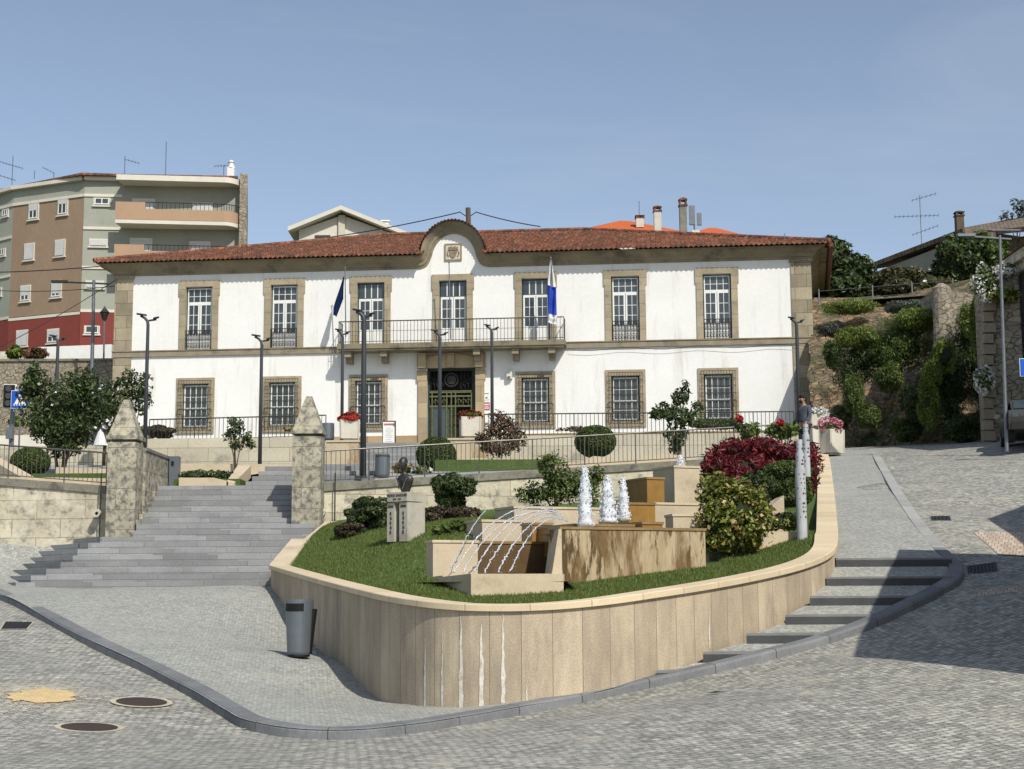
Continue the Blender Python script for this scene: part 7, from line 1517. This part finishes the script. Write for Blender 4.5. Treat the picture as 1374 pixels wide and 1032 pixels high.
# right edge house (casts the upper shadow)
rh = thing('corner_house', 'pale grey rendered house with stone cornice at the right edge', 'house', (17.4, 48, 3))
WM[rh.name] = Matrix.Translation((16.5, 45.7, 3))
part('wall', MB().prism([(17.45, 43), (27, 43), (27, 52.0), (17.45, 52.0)], 0, 11.4), mat('pale_grey_render', (.40, .41, .42), (.34, .35, .36), s=.5, bump=.1, bs=8), rh)
part('corner_pilaster', MB().bx(17.36, 17.8, 51.6, 52.06, 1, 11.0), M['conc'], rh); part('cornice', MB().bx(17.0, 27.2, 42.7, 52.3, 11.402, 11.75).bx(17.2, 27.1, 42.85, 52.15, 11.1, 11.399), M['oldwhite'], rh)
part('roof', MB().add([(16.9, 42.6, 11.76), (27.3, 42.6, 11.76), (27.3, 52.4, 11.76), (16.9, 52.4, 11.76), (22, 46, 13.2), (22, 48, 13.2)], [(0, 1, 4), (1, 2, 5, 4), (2, 3, 5), (3, 0, 4, 5), (3, 2, 1, 0)]), M['tile'], rh)
for y in (45, 49.5):
    for z in (6.4, 9.4): w_ = part('window', MB().bx(17.38, 17.46, y-.5, y+.5, z-.75, z+.75), M['white'], rh); part('pane', MB().bx(17.35, 17.378, y-.4, y+.4, z-.65, z+.65), M['glass'], w_)
for z in (8.6, 8.2, 7.3): part('cable', MB().tube([(17.3, 51.5, z+1), (17.2, 50, z+.95), (17.3, 47, z+1)], .02, 5), M['iron'], rh)
# house out of frame on the right whose shade falls across the road
sh_ = thing('street_house', 'small rendered house just outside the frame on the right', 'house', (10, 20, -1))
part('wall', MB().prism([(7.86, 18.1), (9.7, 15.4), (14, 15.4), (14, 25.9), (9.32, 25.9)], -2, 4.45), M['cream'], sh_)
part('roof', MB().add([(7.83, 18.04, 4.46), (9.68, 15.35, 4.46), (14.05, 15.35, 4.46), (14.05, 25.95, 4.46), (9.3, 25.95, 4.46), (11.6, 20.8, 5.0)], [(0, 1, 5), (1, 2, 5), (2, 3, 5), (3, 4, 5), (4, 0, 5), (4, 3, 2, 1, 0)]), M['tile'], sh_)
part('window', MB().box((8.1, 21.3, 1.6), (.1, 1, 1.3), R(-12)), M['glass'], sh_)
sh2 = thing('street_house', 'taller plain house outside the frame on the right beyond the first one', 'house', (13, 25, 0)); part('wall', MB().prism([(13.4, 22), (18, 22), (18, 33), (15.6, 33), (13.4, 28.9)], -1, 6.9), M['cream'], sh2); part('roof', MB().prism([(13.38, 21.9), (18.1, 21.9), (18.1, 33.1), (15.58, 33.1), (13.38, 28.95)], 6.902, 7.05), M['tile'], sh2)
# ================================================================ light
S = Vector((.55, -1.0, 1.1)).normalized(); el = math.asin(S.z); az = math.atan2(S.x, S.y)
sun = bpy.data.lights.new('sun', 'SUN'); so = bpy.data.objects.new('sun', sun); COL.objects.link(so); sun.energy = 3.75; sun.angle = R(.5); sun.color = (1, .955, .87)
so.rotation_euler = S.to_track_quat('Z', 'Y').to_euler(); so.location = (20, -20, 40)
wd = bpy.data.worlds.new('World'); scene.world = wd; wd.use_nodes = True; nt = wd.node_tree; bg = nt.nodes['Background']
sky = nt.nodes.new('ShaderNodeTexSky'); sky.sky_type = 'NISHITA'; sky.sun_disc = False; sky.sun_elevation = el; sky.sun_rotation = az; sky.air_density = 1.0; sky.dust_density = 1.2; sky.ozone_density = 2.0; sky.altitude = 400
hsv = nt.nodes.new('ShaderNodeHueSaturation'); hsv.inputs['Saturation'].default_value = .80
tcw = nt.nodes.new('ShaderNodeTexCoord'); mpw = nt.nodes.new('ShaderNodeMapping'); mpw.inputs['Scale'].default_value = (1.2, 1.2, 5.5); mpw.inputs['Rotation'].default_value = (0, R(12), 0); nw = nt.nodes.new('ShaderNodeTexNoise'); nw.inputs['Scale'].default_value = 2.2; nw.inputs['Detail'].default_value = 9; nw.inputs['Roughness'].default_value = .62; nw.inputs['Distortion'].default_value = .6
mrw = nt.nodes.new('ShaderNodeMapRange'); mrw.inputs[1].default_value = .5; mrw.inputs[2].default_value = .85; mrw.inputs[4].default_value = .38; mxw = nt.nodes.new('ShaderNodeMix'); mxw.data_type = 'RGBA'; mxw.inputs[7].default_value = (3.3, 4.1, 5.0, 1)
nt.links.new(tcw.outputs['Generated'], mpw.inputs[0]); nt.links.new(mpw.outputs[0], nw.inputs['Vector']); nt.links.new(nw.outputs['Fac'], mrw.inputs[0]); nt.links.new(mrw.outputs[0], mxw.inputs[0]); nt.links.new(sky.outputs[0], mxw.inputs[6])
nt.links.new(mxw.outputs[2], hsv.inputs['Color']); nt.links.new(hsv.outputs[0], bg.inputs['Color']); bg.inputs['Strength'].default_value = .115
scene.view_settings.view_transform = 'Standard'; scene.view_settings.look = 'None'; scene.view_settings.exposure = 0.2; scene.view_settings.gamma = 1
